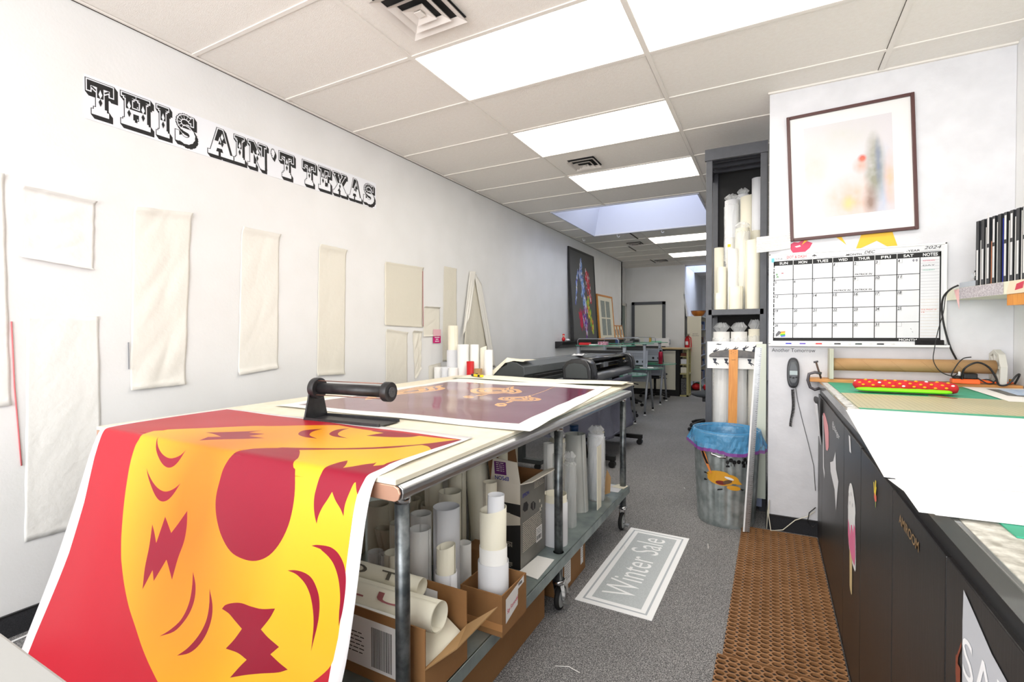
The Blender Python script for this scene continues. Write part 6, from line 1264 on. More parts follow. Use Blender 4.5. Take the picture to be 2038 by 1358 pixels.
# telephone
t = thing('wall_telephone', (3.085, 3.70, .965), 'dark grey handset telephone hanging on the partition wall', 'telephone')
PG = mat('phone_dark', (86, 90, 94), .35); 
bd = MB(); pf = [(.5 + .5 * math.cos(a), .5 + .5 * math.sin(a)) for a in [2 * PI * i / 40 for i in range(40)]]
def ph_(s, z, k): return [Vector((3.085 + s * .036 * (1 if abs(math.cos(a)) > 0 else 1) * math.copysign(abs(math.cos(a)) ** .7, math.cos(a)), z, 1.065 + s * .099 * math.copysign(abs(math.sin(a)) ** .8, math.sin(a)))) for a in [2 * PI * i / 40 for i in range(40)]]
bd.loft([ph_(1, 3.729, 0), ph_(1.02, 3.715, 0), ph_(.98, 3.70, 0), ph_(.86, 3.692, 0)], mat('phone_base', (60, 62, 66), .4), True); obj('base', bd, t)
hs = MB(); hs.loft([ph_(.82, 3.693, 0), ph_(.84, 3.68, 0), ph_(.78, 3.668, 0), ph_(.6, 3.662, 0)], PG, True); h1 = obj('handset', hs, t)
obj('screen', MB().box(3.063, 3.108, 3.658, 3.664, 1.055, 1.083, mat('lcd', (170, 184, 186), .2)), h1, bevel=.002); 
kb = MB()
for i, x in enumerate((3.068, 3.085, 3.102)): kb.box(x - .006, x + .006, 3.657, 3.664, 1.036 - .004 * (i == 1), 1.046 - .004 * (i == 1), BLACK)
obj('buttons', kb, h1, bevel=.002)
cp_ = []
for i in range(260): 
    u = i / 259; a = u * 2 * PI * 26; r = .008 if u < .62 else .010 - .004 * u; zz = .957 - .245 * u
    cp_.append((3.083 + .012 * math.sin(u * 5) * u + r * math.cos(a), 3.70 + r * math.sin(a), zz))
obj('coiled_cord', MB().pipe(cp_, .0028, BLACK, 5), t)
obj('line_cord', MB().pipe([(3.10, 3.715, .965), (3.112, 3.722, .88), (3.14, 3.725, .75), (3.175, 3.725, .60), (3.205, 3.725, .46), (3.215, 3.722, .30)], .0022, mat('cord_grey', (110, 110, 112), .6), 5), t)
solo('floor_cable', MB().pipe([(2.935, 3.70, .005), (2.94, 3.715, .12), (2.95, 3.712, .20), (2.946, 3.70, .10), (2.96, 3.66, .012), (3.03, 3.66, .03), (3.10, 3.68, .10), (3.17, 3.70, .13), (3.21, 3.70, .17)], .003, PAPERC, 6), 'cream cable running along the foot of the partition wall', 'cable')
solo('floor_cable', MB().pipe([(3.215, 3.69, .20), (3.18, 3.69, .16), (3.17, 3.69, .10), (3.20, 3.69, .07), (3.218, 3.69, .09)], .003, BLACK, 6), 'dark loop of cable low on the wall beside the black counter panels', 'cable')

# ================================================================ right counter
CT = 1.02
BP = mat('panel_black', (37, 35, 35), .36, noise=(3, .3, (30, 28, 28)), stretch=(9, 9, .6), bump=(30, .05))
t = thing('work_counter', (3.7, 1.8, 0), 'long black panelled counter along the right wall with a white-edged worktop', 'counter')
def rx(y): return 4.155 + (3.73 - y) * (.345 / 5.73) - .004
ys_ = [3.716, 3.43, 2.455, 2.018, 1.528, 1.106, .55, .0, -.6, -1.2]
for i in range(len(ys_) - 1):
    a, b_ = ys_[i + 1] + .0025, ys_[i] - .0025
    obj('plank', MB().box(3.228, 3.246, a, b_, .004, .935 + .002 * (i % 3), BP), t, bevel=.002)
obj('carcass', MB().slab([(3.25, -1.2), (rx(-1.2) - .03, -1.2), (rx(3.7) - .03, 3.712), (3.25, 3.712)], .01, .96, BLACKM), t)
WT = mat('worktop_worn', (226, 224, 214), .5, noise=(50, .2, (150, 146, 134)))
obj('worktop', MB().slab([(3.232, -1.2), (rx(-1.2), -1.2), (rx(3.7), 3.712), (3.232, 3.712)], .985, CT, WT), t, bevel=.003)
obj('edge_lip', MB().box(3.222, 3.232, -1.2, 3.71, .982, CT + .001, mat('lip_glossy', (90, 92, 88), .2, coat=.5)).box(3.236, 3.25, -1.2, 3.71, .93, .984, BLACK), t, bevel=.002)
obj('inner_strip', MB().box(3.2465, 3.2495, .55, 1.02, .94, .955, PAPERG), t)
# lying on the worktop
MT = plane((0, 0, CT), (1, 0, 0), (0, 1, 0))
TEAL = mat('mat_teal', (52, 168, 134), .5, noise=(12, .3, (44, 156, 122))); TEALL = mat('mat_line', (150, 214, 192), .6)
def flat(name, poly, z, th, m_, label, cat, **k): return solo(name, MB().slab(poly, CT + z, CT + z + th, m_), label, cat, **k)
flat('cutting_mat', [(3.283, 1.0), (4.29, 1.0), (4.19, 3.60), (3.268, 3.60)], .0006, .0024, TEAL, 'large green cutting mat covering the far part of the right counter', 'cutting mat')
GRD = mat('grid_board', (206, 196, 158), .35, noise=(3, .4, (190, 186, 150)))
gb = MB().slab([(3.272, 2.425), (4.20, 2.445), (4.17, 2.985), (3.27, 2.97)], CT + .0032, CT + .0052, GRD)
GLN = mat('grid_line', (150, 148, 118), .6)
for i in range(44): x = 3.285 + i * .02; patch(gb, [(x, 2.43), (x + .0012, 2.43), (x + .0012, 2.975), (x, 2.975)], MT, GLN, .0056)
for i in range(26): y = 2.44 + i * .02; patch(gb, [(3.275, y), (4.18, y + .012), (4.18, y + .0132), (3.275, y + .0012)], MT, GLN, .0058)
solo('grid_board', gb, 'beige ruled cutting board lying on the green mat', 'cutting board')
PW = mat('bright_paper', (238, 238, 238), .5)
sheets = [([(3.172, 1.262), (3.20, 1.05), (4.30, 1.12), (4.28, 1.60)], .004), ([(3.178, 1.05), (4.33, 1.11), (4.27, 1.9), (3.205, 1.9)], .0052), ([(3.166, 1.267), (3.23, 1.262), (4.24, 1.30), (4.22, 2.30), (3.215, 2.294), (3.197, 1.92)], .0066), ([(3.19, 1.50), (4.24, 1.52), (4.20, 2.33), (3.222, 2.335)], .008)]
nm = ['white sheet lowest in the paper stack on the right counter, overhanging at its corner', 'large white sheet nearest the camera in the paper stack on the right counter', 'large middle white sheet of the paper stack on the right counter, overhanging the front', 'topmost large white sheet of the stack on the right counter']
for (p, z), n_ in zip(sheets, nm): flat('paper_sheet', p, z, .0008, PW, n_, 'paper', group='large white sheets on the right counter')
flat('taped_paper', [(3.234, 2.30), (3.262, 2.30), (3.262, 3.58), (3.234, 3.58)], .0006, .0010, mat('taped_white', (232, 232, 230), .6, noise=(30, .2, (150, 150, 150))), 'worn white strip taped along the front edge of the counter', 'strip')
prn = MB().slab([(3.90, 3.585), (3.879, 2.911), (4.19, 2.93), (4.155, 3.60)], CT + .006, CT + .007, PAPER)
patch(prn, [(3.975, 3.50), (3.955, 3.17), (4.01, 3.12), (4.10, 3.12), (4.10, 3.45)], MT, mat('print_grey', (98, 98, 96), .5), .0076); patch(prn, [(4.02, 3.50), (4.0, 3.2), (4.15, 3.18), (4.13, 3.52)], MT, mat('print_blue_white', (214, 226, 240), .5, noise=(40, .2, (150, 180, 220))), .008)
solo('colour_print', prn, 'white-bordered print with grey and pale blue fields at the right end of the counter', 'print')
flat('loose_strip', [(3.62, 2.99), (3.70, 2.93), (3.715, 2.935), (3.66, 2.995)], .007, .002, mat('strip_red_brown', (150, 80, 60), .6), 'small red-brown strip of plastic lying on the beige board beside the cushion', 'strip')
# cushion
t = thing('cushion', (3.55, 3.08, CT + .01), 'long narrow red fabric cushion with yellow flowers and a lime green underside on the counter', 'cushion')
CR_ = mat('cushion_red', (196, 28, 36), .75, bump=(30, .4)); LM = mat('cushion_lime', (140, 240, 20), .6)
rg = []; n_ = 40
for i in range(n_ + 1):
    u = i / n_; s_ = (1 - abs(2 * u - 1) ** 12) ** .5 * .9 + .1; x = 3.335 + .425 * u
    s_ *= 1 + .06 * math.sin(u * 40) + .03 * math.sin(u * 17)
    rg.append([Vector((x, 3.10 + .048 * s_ * math.cos(a), CT + .038 + .027 * s_ * math.sin(a) + (.004 if math.sin(a) > 0 else 0) - .004 * u)) for a in [2 * PI * k / 18 for k in range(18)]])
obj('cover', MB().loft(rg, CR_, True), t)
rg = []
for i in range(n_ + 1):
    u = i / n_; s_ = (1 - abs(2 * u - 1) ** 10) ** .5 * .9 + .1; x = 3.345 + .385 * u
    rg.append([Vector((x, 3.085 + .056 * s_ * math.cos(a) - .008, CT + .021 + .012 * s_ * math.sin(a))) for a in [2 * PI * k / 14 for k in range(14)]])
obj('underside', MB().loft(rg, LM, True), t, label='lime green underside')
fl_ = MB(); rnd = random.Random(8); FY = mat('flower_yellow', (250, 170, 20), .7)
for i in range(30):
    u = (i + .5) / 30; a = [PI * .62, PI * .82, PI * .98][i % 3] + rnd.uniform(-.06, .06) ; x = 3.34 + .41 * u
    s_ = (1 - abs(2 * u - 1) ** 12) ** .5 * .9 + .1; c_ = Vector((x, 3.10 + .050 * s_ * math.cos(a), CT + .038 + .0285 * s_ * math.sin(a) + (.004 if math.sin(a) > 0 else 0) - .004 * u)); nn_ = Vector((0, math.cos(a) / .048, math.sin(a) / .027)).normalized()
    fl_.ell(c_, .0075, .0045, .0045, FY if i % 7 else WHITE, 8, 5)
obj('flowers', fl_, t)
# wooden ledge, clamp, tube on brackets
solo('wooden_ledge', MB().box(3.172, rx(3.65) - .002, 3.60, 3.727, CT + .001, CT + .022, WOODL), 'thin orange-brown wooden batten along the wall at the back end of the counter', 'batten', bevel=.002)
t = thing('c_clamp', (3.21, 3.62, .99), 'grey steel C-clamp gripping the left end of the wooden batten', 'clamp')
CLM = mat('clamp_grey', (96, 92, 96), .4, metal=.5)
obj('frame', MB().pipe([(3.235, 3.60, 1.075), (3.20, 3.60, 1.082), (3.168, 3.60, 1.07), (3.162, 3.60, 1.03), (3.175, 3.60, .985), (3.20, 3.60, .972), (3.225, 3.60, .982)], .009, CLM, 8), t)
obj('screw', MB().cyl((3.232, 3.60, 1.045), (3.205, 3.595, 1.145), .0055, mat('screw_rust', (92, 74, 64), .5, metal=.5)).cyl((3.192, 3.595, 1.145), (3.216, 3.595, 1.151), .006, CLM), t)
def bracket(x, wd, label, m_, w_):
    q = [(3.57, CT + .024), (3.72, CT + .024), (3.725, 1.21), (3.66, 1.235), (3.59, 1.21), (3.56, 1.14)]
    t = thing('tube_bracket', (x, 3.65, CT + .023), label, 'bracket')
    Mx = plane((x, 0, 0), (0, 1, 0), (0, 0, 1)); b = MB(); ins = [( (p[0] - 3.645) * .80 + 3.645, (p[1] - 1.125) * .82 + 1.125) for p in q]
    if wd:
        n__ = len(q)
        for i in range(n__): j = (i + 1) % n__; b.slab([q[i], q[j], ins[j], ins[i]], 0, w_, m_, Mx)
        for i in range(n__):
            c_ = (3.645, 1.13); d1 = Vector((ins[i][0] - c_[0], ins[i][1] - c_[1])); n2 = Vector((-d1.y, d1.x)).normalized() * .008
            b.slab([(c_[0] + n2.x, c_[1] + n2.y), (c_[0] - n2.x, c_[1] - n2.y), (ins[i][0] - n2.x, ins[i][1] - n2.y), (ins[i][0] + n2.x, ins[i][1] + n2.y)], 0, w_ * .8, m_, Mx)
    else: b.slab([(3.58, CT + .024), (3.70, CT + .024), (3.70, 1.23), (3.58, 1.23)], 0, w_, m_, Mx)
    obj('body', b, t, bevel=.002)
bracket(3.275, False, 'thin whitish wooden upright holding the left end of the cardboard tube', mat('white_wood', (206, 206, 192), .7, noise=(9, .4, (180, 180, 160)), stretch=(4, 4, .5)), .022)
bracket(4.05, True, 'grey-white wheel-shaped bracket holding the right end of the cardboard tube', mat('grey_moulding', (206, 204, 196), .6), .03)
b = MB(); b.cyl((3.298, 3.63, 1.134), (4.048, 3.63, 1.138), .038, mat('kraft_tube', (190, 150, 104), .6, noise=(7, .3, (176, 136, 92))), n=36)
sm_ = mat('tube_seam', (150, 112, 74), .7)
for k in range(5):
    x = 3.33 + k * .14; pts = [(x + .12 * (a - PI) / PI, 3.63 + .0384 * math.cos(a), 1.134 + (x - 3.3) * .004 + .0384 * math.sin(a)) for a in [PI * .75 + PI * .65 * i / 12 for i in range(13)]]
    b.pipe(pts, .0006, sm_, 4)
solo('cardboard_tube', b, 'thick brown cardboard tube held horizontally on brackets below the calendar', 'tube')
# power strip and adapters
t = thing('power_strip', (3.92, 3.60, CT + .023), 'bright orange power strip with plugs on the wooden batten', 'power strip')
OR = mat('strip_orange', (246, 104, 40), .4)
obj('body', MB().box(3.855, 3.975, 3.575, 3.625, CT + .0235, CT + .05, OR), t, bevel=.005); obj('cord', MB().pipe([(3.97, 3.60, CT + .04), (4.0, 3.60, CT + .038), (4.03, 3.60, CT + .034), (4.08, 3.61, CT + .032), (4.12, 3.62, CT + .034)], [.011, .009, .005, .005, .005], OR), t)
t = thing('power_adapter', (3.94, 3.60, CT + .051), 'black block power adapter plugged into the orange strip', 'adapter'); obj('body', MB().box(3.905, 3.965, 3.58, 3.62, CT + .0505, CT + .082, BLACK), t, bevel=.005)
t = thing('power_plug', (3.875, 3.60, CT + .051), 'small black plug at the left end of the orange strip', 'plug'); obj('body', MB().box(3.862, 3.90, 3.588, 3.612, CT + .0505, CT + .066, BLACK).cyl((3.89, 3.6, CT + .066), (3.892, 3.6, CT + .09), .006, WHITE), t, bevel=.003)
CB_ = mat('cable_black', (22, 22, 24), .45)
def sp(pts, n=8):
    pts = [Vector(p) for p in pts]; o = []
    for i in range(len(pts) - 1):
        p0, p1, p2, p3 = pts[max(i - 1, 0)], pts[i], pts[i + 1], pts[min(i + 2, len(pts) - 1)]
        for k in range(n): u = k / n; o.append(.5 * ((2 * p1) + (p2 - p0) * u + (2 * p0 - 5 * p1 + 4 * p2 - p3) * u * u + (3 * p1 - p0 - 3 * p2 + p3) * u ** 3))
    return o + [pts[-1]]
def cable(pts, r, label): solo('cable', MB().pipe(sp(pts), r, CB_, 6), label, 'cable')
cable([(3.885, 3.60, 1.592), (3.86, 3.60, 1.58), (3.83, 3.60, 1.54), (3.82, 3.60, 1.45), (3.79, 3.58, 1.33), (3.775, 3.57, 1.24), (3.77, 3.565, 1.17), (3.80, 3.565, 1.11), (3.855, 3.575, 1.085), (3.885, 3.60, 1.10), (3.89, 3.60, CT + .07)], .0025, 'thin black cable hanging from the shelf down to the plug on the orange strip')
cable([(3.886, 3.61, 1.596), (3.855, 3.63, 1.575), (3.832, 3.66, 1.53), (3.832, 3.68, 1.45), (3.85, 3.69, 1.34), (3.875, 3.69, 1.24), (3.905, 3.70, 1.17), (3.93, 3.70, 1.10), (4.0, 3.65, 1.06), (4.03, 3.60, 1.05)], .005, 'thicker black cable hanging from the shelf behind the cardboard tube')
cable([(3.872, 3.585, CT + .05), (3.85, 3.57, 1.09), (3.872, 3.565, 1.15), (3.90, 3.57, 1.185), (3.94, 3.60, 1.192)], .003, 'thin black cable looping over the cardboard tube')
cable([(3.895, 3.575, CT + .05), (3.90, 3.55, 1.13), (3.95, 3.545, 1.165), (4.0, 3.55, 1.14), (4.03, 3.555, 1.085), (4.045, 3.56, 1.046), (4.08, 3.56, 1.05), (4.115, 3.56, 1.10), (4.128, 3.57, 1.10), (4.12, 3.60, 1.05)], .005, 'thick black cable arching in front of the cardboard tube and looping at the right')
cable([(3.96, 3.58, CT + .06), (4.0, 3.57, 1.05), (4.03, 3.58, 1.055), (4.01, 3.60, 1.07), (3.98, 3.61, 1.06), (4.03, 3.62, 1.05), (4.07, 3.61, 1.09)], .0035, 'tangled black cable beside the adapter')
solo('gold_jack', MB().cyl((4.128, 3.68, CT + .022), (4.128, 3.68, CT + .05), .006, mat('gold', (210, 160, 60), .3, metal=.9)), 'small brass jack standing at the corner of the batten', 'jack')

# corner shelf with files
t = thing('corner_shelf', (4.0, 3.4, 1.52), 'cream shelf in the right corner with paper glued along its front edge, holding black files', 'shelf')
D_ = Vector((.24, -.97, 0)).normalized(); P0 = Vector((3.86, 3.722, 0)); 
def onsh(tt, back=0, z=0): n_ = Vector((.97, .24, 0)).normalized(); return P0 + D_ * tt + n_ * back + Vector((0, 0, z))
Ls = 1.1; SH = mat('shelf_cream', (226, 224, 204), .5)
pl = [onsh(0), onsh(Ls), Vector((rx(2.66), 2.66, 0)), Vector((rx(3.72), 3.722, 0))]
obj('board', MB().slab([(p.x, p.y) for p in pl], 1.517, 1.58, SH), t)
Mh = plane(onsh(0, -.0006, 1.517), D_, (0, 0, 1))
fp = MB(); rnd = random.Random(4); LP_ = mat('lace_paper', (216, 210, 214), .7, noise=(120, .1, (150, 140, 150)))
patch(fp, rect(.12, .001, .46, .062), Mh, LP_, .0006); patch(fp, [(.48, .0), (.60, .0), (.58, .062), (.50, .062)], Mh, mat('peach_paper', (242, 214, 190), .6), .0008); patch(fp, [(.535, .015), (.585, .022), (.592, .055), (.545, .045)], Mh, mat('sticker_pinkred', (200, 60, 84), .6), .0012)
patch(fp, [(.075, .055), (.12, .058), (.125, -.06)], Mh, mat('pink_tape', (240, 190, 190), .6), .001)
obj('front_paper', fp, t); b = MB(); b.box(4.05, rx(3.0) - .01, 3.05, 3.09, 1.45, 1.516, WOODO); 
bk = thing('shelf_bracket', (4.05, 3.2, 1.45), 'orange wooden cleat under the corner shelf', 'bracket')
a_, c_ = onsh(.475), onsh(1.0); obj('body', MB().slab([(a_.x + .004, a_.y), (c_.x + .004, c_.y), (rx(c_.y), c_.y), (rx(a_.y), a_.y)], 1.462, 1.516, WOODO), bk)
FK = mat('file_black', (52, 54, 58), .45); FS = [mat('spine_label', (220, 220, 222), .5), mat('spine_cream', (230, 222, 206), .5), mat('paper_edges', (244, 242, 240), .6), mat('file_blue', (40, 60, 190), .5), mat('spine_orange', (230, 150, 110), .5)]
def magfile():
    t = thing('magazine_file', (0, 0, 0), '', 'file', 'black magazine files on the corner shelf')
    # local: x along the shelf, y into the shelf, z up
    b = MB(); w = .024; dpt = .20; H = .345; side = [(0, 0), (dpt, 0), (dpt, .15), (.02, H), (0, H)]
    b.slab(side, 0, .002, FK, plane((0, 0, 0), (0, 1, 0), (0, 0, 1))); b.slab(side, w - .002, w, FK, plane((0, 0, 0), (0, 1, 0), (0, 0, 1))); b.box(0, w, 0, .003, 0, H, FK).box(0, w, dpt - .003, dpt, 0, .15, FK).box(0, w, 0, dpt, 0, .003, FK)
    obj('body', b, t)
    obj('spine_label', MB().box(.006, w - .006, -.0008, 0, .03, .19, FS[0]), t, pivot=(.012, 0, .03)); obj('contents', MB().box(.004, w - .004, .02, .19, .005, .25, FS[2]), t, pivot=(.012, .1, .005))
    return t
ang = math.atan2(D_.y, D_.x); base_ = magfile(); FL = []
labs = ['black magazine file at the left end of the row on the corner shelf', 'black magazine file, second from the left on the corner shelf', 'black magazine file, third from the left, with a large cream label', 'black magazine file, fourth from the left on the corner shelf, two labels',
        'plain black magazine file without a label, fifth from the left', 'black magazine file beside a blue folder, sixth from the left', 'black magazine file, seventh from the left, with a scribbled label', 'black magazine file, eighth from the left, with a violet mark on its label', 'black magazine file at the right edge of the picture on the corner shelf']
for i in range(12):
    p = onsh(.232 + .0405 * i, .012, 1.581)
    if i == 0: f_ = base_; f_.location = p; f_.rotation_euler = (0, 0, ang)
    elif i < 9: f_ = dup(base_, p, ang)
    else: break
    f_['label'] = labs[i]
    if i == 4:
        for ch in list(f_.children):
            if ch.name.startswith('spine_label'): bpy.data.objects.remove(ch)
    elif i in (2, 3, 5, 6, 8):
        for ch in list(f_.children):
            if ch.name.startswith('spine_label'):
                c2 = ch.copy(); COL.objects.link(c2); c2.parent = f_; c2.location = (ch.location[0], ch.location[1], .21)
                if i in (3, 5, 6): c2.scale = (1, 1, .75)
# inserts between the files
for i, (k, m_, nm, z1_) in enumerate(((0, FS[2], 'white folder between the first and second magazine files', .24), (1, FS[2], 'white folder between the second and third magazine files', .30), (2, FS[4], 'orange-edged white folder between the third and fourth magazine files', .22), (3, FS[2], 'white folder between the fourth and fifth magazine files', .31), (4, FS[3], 'blue folder between the fifth and sixth magazine files', .32), (5, FS[2], 'white folder between the sixth and seventh magazine files', .30), (6, FS[2], 'white folder between the seventh and eighth magazine files', .31), (7, FS[2], 'white folder between the eighth and last magazine files', .33))):
    p = onsh(.232 + .0405 * k + .0255, .018, 1.581); Mi = Matrix.Translation(p) @ Matrix.Rotation(ang, 4, 'Z')
    solo('folder', MB().slab([(0, 0), (.18, 0), (.18, .17), (.02, z1_), (0, z1_)], 0, .010, m_, Mi @ plane((0, 0, 0), (0, 1, 0), (0, 0, 1))), nm, 'folder', 'folders between the magazine files')
Mi = Matrix.Translation(onsh(.10, .02, 1.581)) @ Matrix.Rotation(ang, 4, 'Z')
solo('grey_router', MB().box(-.02, .125, 0, .10, 0, .032, mat('router_grey', (176, 182, 192), .4), Mi), 'flat grey network box at the left end of the corner shelf', 'router', bevel=.004)
solo('black_camera', MB().box(.07, .12, .02, .07, .033, .09, BLACK, Mi).cyl(Mi @ Vector((.095, .018, .06)), Mi @ Vector((.095, .0, .06)), .017, CHROME), 'small black lens device standing on the grey network box', 'device', bevel=.003)

# stickers on the counter panels
MQ = plane((3.2275, 0, 0), (0, -1, 0), (0, 0, 1))       # local x = -y
def st(name, polys, label, cat='sticker', extra=None):
    b = MB()
    for k, (p, m_) in enumerate(polys): patch(b, [(-a, z) for a, z in p], MQ, m_, .0008 + .0005 * k)
    if extra: extra(b)
    return solo(name, b, label, cat)
PK = mat('sticker_rose', (232, 120, 160), .5); GW = mat('sticker_white', (232, 232, 236), .5)
def curlp(u, v): return Vector((3.226 - .035 * (1 - v) * math.sin(u * 2.5) - .004, 3.62 - .20 * u + .02 * v, .92 - .25 * v + .015 * math.sin(u * 5)))
solo('peeling_sticker', MB().grid(curlp, 8, 12, GW), 'greyish white sticker peeling off the far top corner of the black counter panels', 'sticker')
st('pink_sticker', [([(3.373, .859), (3.30, .87), (3.209, .859), (3.10, .835), (3.058, .80), (3.052, .725), (3.12, .69), (3.196, .683), (3.262, .754), (3.33, .80)], mat('sticker_salmon', (240, 160, 166), .5))], 'pink rounded sticker near the far end of the black panels')
st('peeling_sticker', [([(3.425, .845), (3.37, .84), (3.33, .70), (3.30, .56), (3.247, .539), (3.27, .50), (3.36, .54), (3.38, .70)], GW)], 'long cream sliver of sticker hanging below the pink one')
st('white_sticker', [([(2.746, .768), (2.72, .69), (2.624, .659), (2.66, .60), (2.709, .50), (2.77, .58), (2.95, .62), (2.974, .664), (2.84, .70)], GW)], 'star-like white torn sticker on the second black panel')
st('white_lettering', [], 'small white handwritten word high on the second black panel', 'lettering', lambda b: text(b, '@danger', off(MQ, -2.89, .865, 0, -.06), GW, .03, .29, lift=.001, shear=.2))
st('tape_piece', [([(2.311, .928), (2.27, .928), (2.24, .87), (2.285, .868)], GW)], 'short white tape piece at the top of the third black panel')
ice = smoothpoly([(2.31, .66), (2.30, .72), (2.255, .757), (2.20, .755), (2.15, .72), (2.118, .688), (2.135, .65), (2.115, .61), (2.105, .52), (2.107, .47), (2.15, .465), (2.20, .47), (2.28, .49), (2.31, .56)], 1)
st('ice_lolly_sticker', [(ice, WHITE), ([(2.255, .47), (2.225, .47), (2.221, .348), (2.20, .345), (2.189, .364)][:0] or [(2.26, .50), (2.19, .50), (2.189, .355), (2.20, .345), (2.235, .348), (2.25, .36)], mat('stick_tan', (216, 190, 140), .6)), ([(2.30, .60), (2.27, .585), (2.245, .55), (2.225, .60), (2.20, .61), (2.175, .585), (2.15, .63), (2.12, .625), (2.115, .53), (2.13, .485), (2.20, .485), (2.27, .505), (2.30, .54)], PK)] + [(el(x, z, .006, .008), mat('sprinkle', (180, 180, 186), .6)) for x, z in ((2.28, .70), (2.22, .72), (2.18, .69), (2.24, .68), (2.29, .65))], 'white and pink ice-lolly sticker on the third black panel')
st('carrot_sticker', [([(1.752, .868), (1.742, .868), (1.744, .82), (1.75, .82)], mat('stem_green', (170, 190, 90), .6)), ([(1.764, .86), (1.734, .858), (1.73, .842), (1.752, .835), (1.768, .845)], mat('sticker_coral', (232, 110, 90), .5)), ([(1.735, .90), (1.748, .90), (1.757, .862), (1.742, .858)], mat('leaf_yellow', (240, 210, 60), .5)), ([(1.772, .888), (1.762, .889), (1.752, .86), (1.762, .857)], mat('leaf_yellow', (240, 210, 60), .5)), ([(1.722, .885), (1.733, .885), (1.748, .862), (1.738, .855)], mat('leaf_yellow', (240, 210, 60), .5))], 'tiny yellow and coral flower sticker on the fourth black panel')
GLT = mat('gold_letter', (176, 140, 96), .4, metal=.4)
st('gold_lettering', [], 'small gold letters on the fifth black panel', 'lettering', lambda b: text(b, 'AMIROOM', off(MQ, -1.453, .878, 0, -.02), GLT, .022, .175, lift=.001, bold=.01))
def sale(b): text(b, 'SALE', off(MQ, -1.008, .79, 0, .10), mat('frost_letter', (246, 246, 248), .5), .062, .24, lift=.0016)
st('sale_sticker', [([(1.013, .922), (1.016, .87), (1.014, .74), (.74, .74), (.74, .86), (.81, .872), (.90, .885), (.96, .905)], mat('frosted_vinyl', (190, 192, 198), .5))], 'frosted triangular sticker with large pale letters on the nearest black panel', extra=sale)
st('rust_lettering', [([(1.046, .80), (1.041, .80), (1.02, .835), (1.02, .826), (1.035, .80), (1.038, .765), (1.046, .765)], mat('rust_letter', (130, 62, 40), .6)), (rect(1.022, .74, 1.042, .79), mat('rust_letter', (130, 62, 40), .6))], 'rust-red letter piece at the left of the frosted sticker', 'lettering')

# ================================================================ floor items
MM = mat('rubber_brown', (158, 114, 74), .6, noise=(8, .4, (140, 98, 60))); MH = mat('rubber_hole_shade', (44, 32, 22), .9)  # second colour paints the shade seen down the mat holes
def rubbermat(x0, x1, y0, y1, label, z=0):
    """perforated sheet: large holes have walls and a shade-dark painted floor, small ones are dark discs"""
    mb = MB(); th = .013; sx_, sy_ = .0400, .0345; nxx = int((x1 - x0) / sx_); nyy = int((y1 - y0) / sy_); sx_ = (x1 - x0) / nxx; sy_ = (y1 - y0) / nyy
    cell = []
    N = 12
    for j in range(nyy):
        for i in range(nxx):
            cx_, cy_ = x0 + (i + .5) * sx_, y0 + (j + .5) * sy_
            inn = [(cx_ + sx_ * .41 * math.cos(2 * PI * k / N), cy_ + sy_ * .405 * math.sin(2 * PI * k / N)) for k in range(N)]
            out = []
            for k in range(N):
                a = 2 * PI * k / N; c, s = math.cos(a), math.sin(a); f_ = .5 / max(abs(c), abs(s)); out.append((cx_ + sx_ * c * f_, cy_ + sy_ * s * f_))
            k0 = len(mb.v); zt = z + th
            mb.v += [Vector((p[0], p[1], zt)) for p in out] + [Vector((p[0], p[1], zt)) for p in inn] + [Vector((p[0], p[1], z + .001)) for p in inn]
            for k in range(N):
                q = (k + 1) % N
                mb.f.append([k0 + k, k0 + q, k0 + N + q, k0 + N + k]); mb.mi.append(mb.m(MM)); mb.sm.append(False)
                mb.f.append([k0 + N + k, k0 + N + q, k0 + 2 * N + q, k0 + 2 * N + k]); mb.mi.append(mb.m(MM)); mb.sm.append(False)
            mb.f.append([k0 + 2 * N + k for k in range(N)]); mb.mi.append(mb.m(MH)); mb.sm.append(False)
            if i < nxx - 1 and j < nyy - 1:
                r_ = .0048; a_, b_ = x0 + (i + 1) * sx_, y0 + (j + 1) * sy_
                mb.add([(a_ + r_ * 1.2 * math.cos(2 * PI * k / 8), b_ + r_ * math.sin(2 * PI * k / 8), zt + .0002) for k in range(8)], [list(range(8))], MH)
    for a, b_ in (((x0, y0), (x1, y0)), ((x1, y0), (x1, y1)), ((x1, y1), (x0, y1)), ((x0, y1), (x0, y0))): mb.quad((*a, z), (*b_, z), (*b_, z + th), (*a, z + th), MM)
    return solo('rubber_mat', mb, label, 'mat', 'brown rubber floor mats')
m1 = rubbermat(2.785, 3.222, 2.165, 3.665, 'brown perforated rubber mat beside the black counter, the far one ending at the wall')
m2 = rubbermat(2.765, 3.222, .75, 2.150, 'near brown perforated rubber mat, cut by the bottom of the picture')
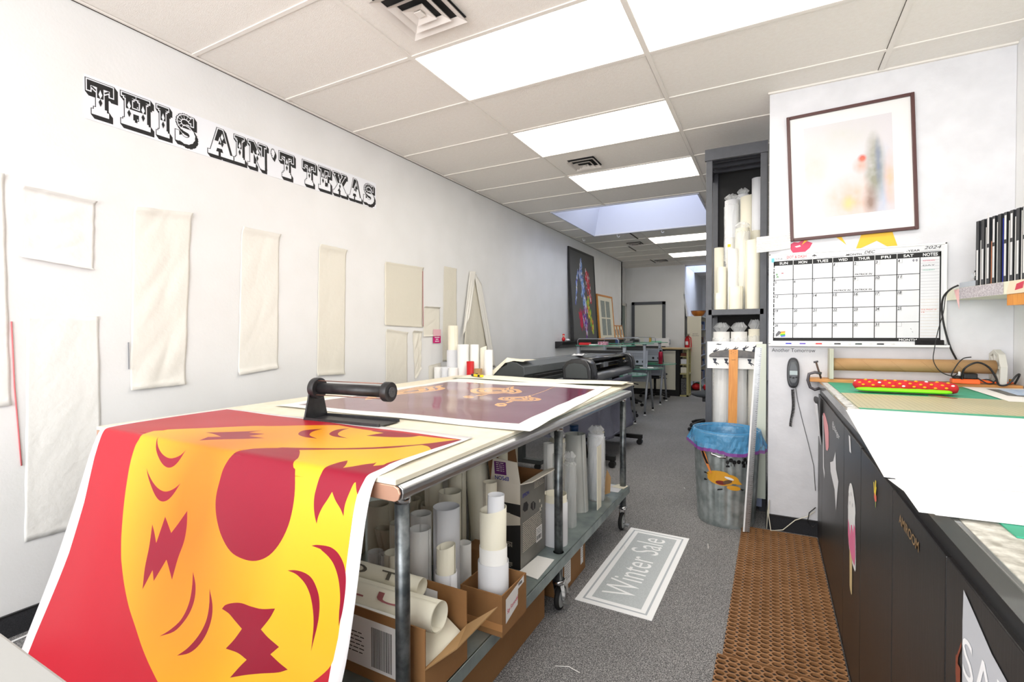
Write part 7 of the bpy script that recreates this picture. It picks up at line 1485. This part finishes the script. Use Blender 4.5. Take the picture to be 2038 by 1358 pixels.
# floor decal
t = thing('floor_decal', (2.3, 2.77, 0), 'white and frosted floor sticker reading Winter Sale lying on the carpet', 'floor sign')
Md = plane((2.094, 2.276, 0), (0, 1, 0), (-1, 0, 0)); Md = plane((2.475, 2.271, 0), (.02, 1.03, 0), (-1, .0194, 0)); Wd, Hd = 1.03, .38
WV = mat('decal_white', (246, 247, 248), .45); FRV = mat('decal_frost', (196, 202, 204), .5, noise=(220, .2, (172, 178, 180)))
dm = MB(); dm.box(0, Wd, 0, Hd, .0005, .0022, WV, Md)
for a, m_ in ((.030, mat('decal_line', (178, 184, 190), .5)), (.040, WV), (.066, FRV)): patch(dm, rect(a, a, Wd - a, Hd - a), Md, m_, .0024 + a * .01)
obj('vinyl_sheet', dm, t); tm = MB(); text(tm, 'Winter Sale', off(Md, .13, .125), WV, .165, .79, lift=.0034, bold=-.004); obj('lettering', tm, t)
for i, (p, nm_) in enumerate((([(2.15, 3.0, .002), (2.165, 2.97, .004), (2.155, 2.93, .002), (2.13, 2.90, .002)], 'white curl of vinyl on the carpet beside the far end of the floor sticker'), ([(2.62, 3.2, .002), (2.61, 3.27, .003)], 'tiny white scrap on the carpet left of the steel bin'), ([(2.31, 4.35, .002), (2.30, 4.38, .002)], 'tiny white scrap on the carpet between the table leg and the bin'), ([(2.20, 1.78, .002), (2.25, 1.80, .004), (2.30, 1.79, .002)], 'thin white curl on the carpet near the middle of the table'))): solo('vinyl_scrap', MB().pipe(p, .0016, PAPER, 5), nm_, 'scrap', 'small vinyl scraps on the carpet')
solo('paper_chip', MB().slab([(2.20, 3.07), (2.225, 3.065), (2.22, 3.085)], .001, .002, PAPER), 'small white paper chip on the carpet near the far table castor', 'scrap')
# cables on the floor left
for k, (a, nm_) in enumerate((((.10, .03), 'white cable lying along the left wall, the one nearest the wall'), ((.40, .42), 'white cable on the dark carpet at bottom left, upper of two'), ((.43, .46), 'cream cable on the dark carpet at bottom left, lower of two'))): solo('floor_cable', MB().pipe([(a[0], -.6, .005), (a[0] + .01, .3, .005), (a[1] + .01, 1.2, .005), (a[1], 2.6, .005)], .0045, [WHITE, PAPERC, WHITE][k], 6), nm_, 'cable')
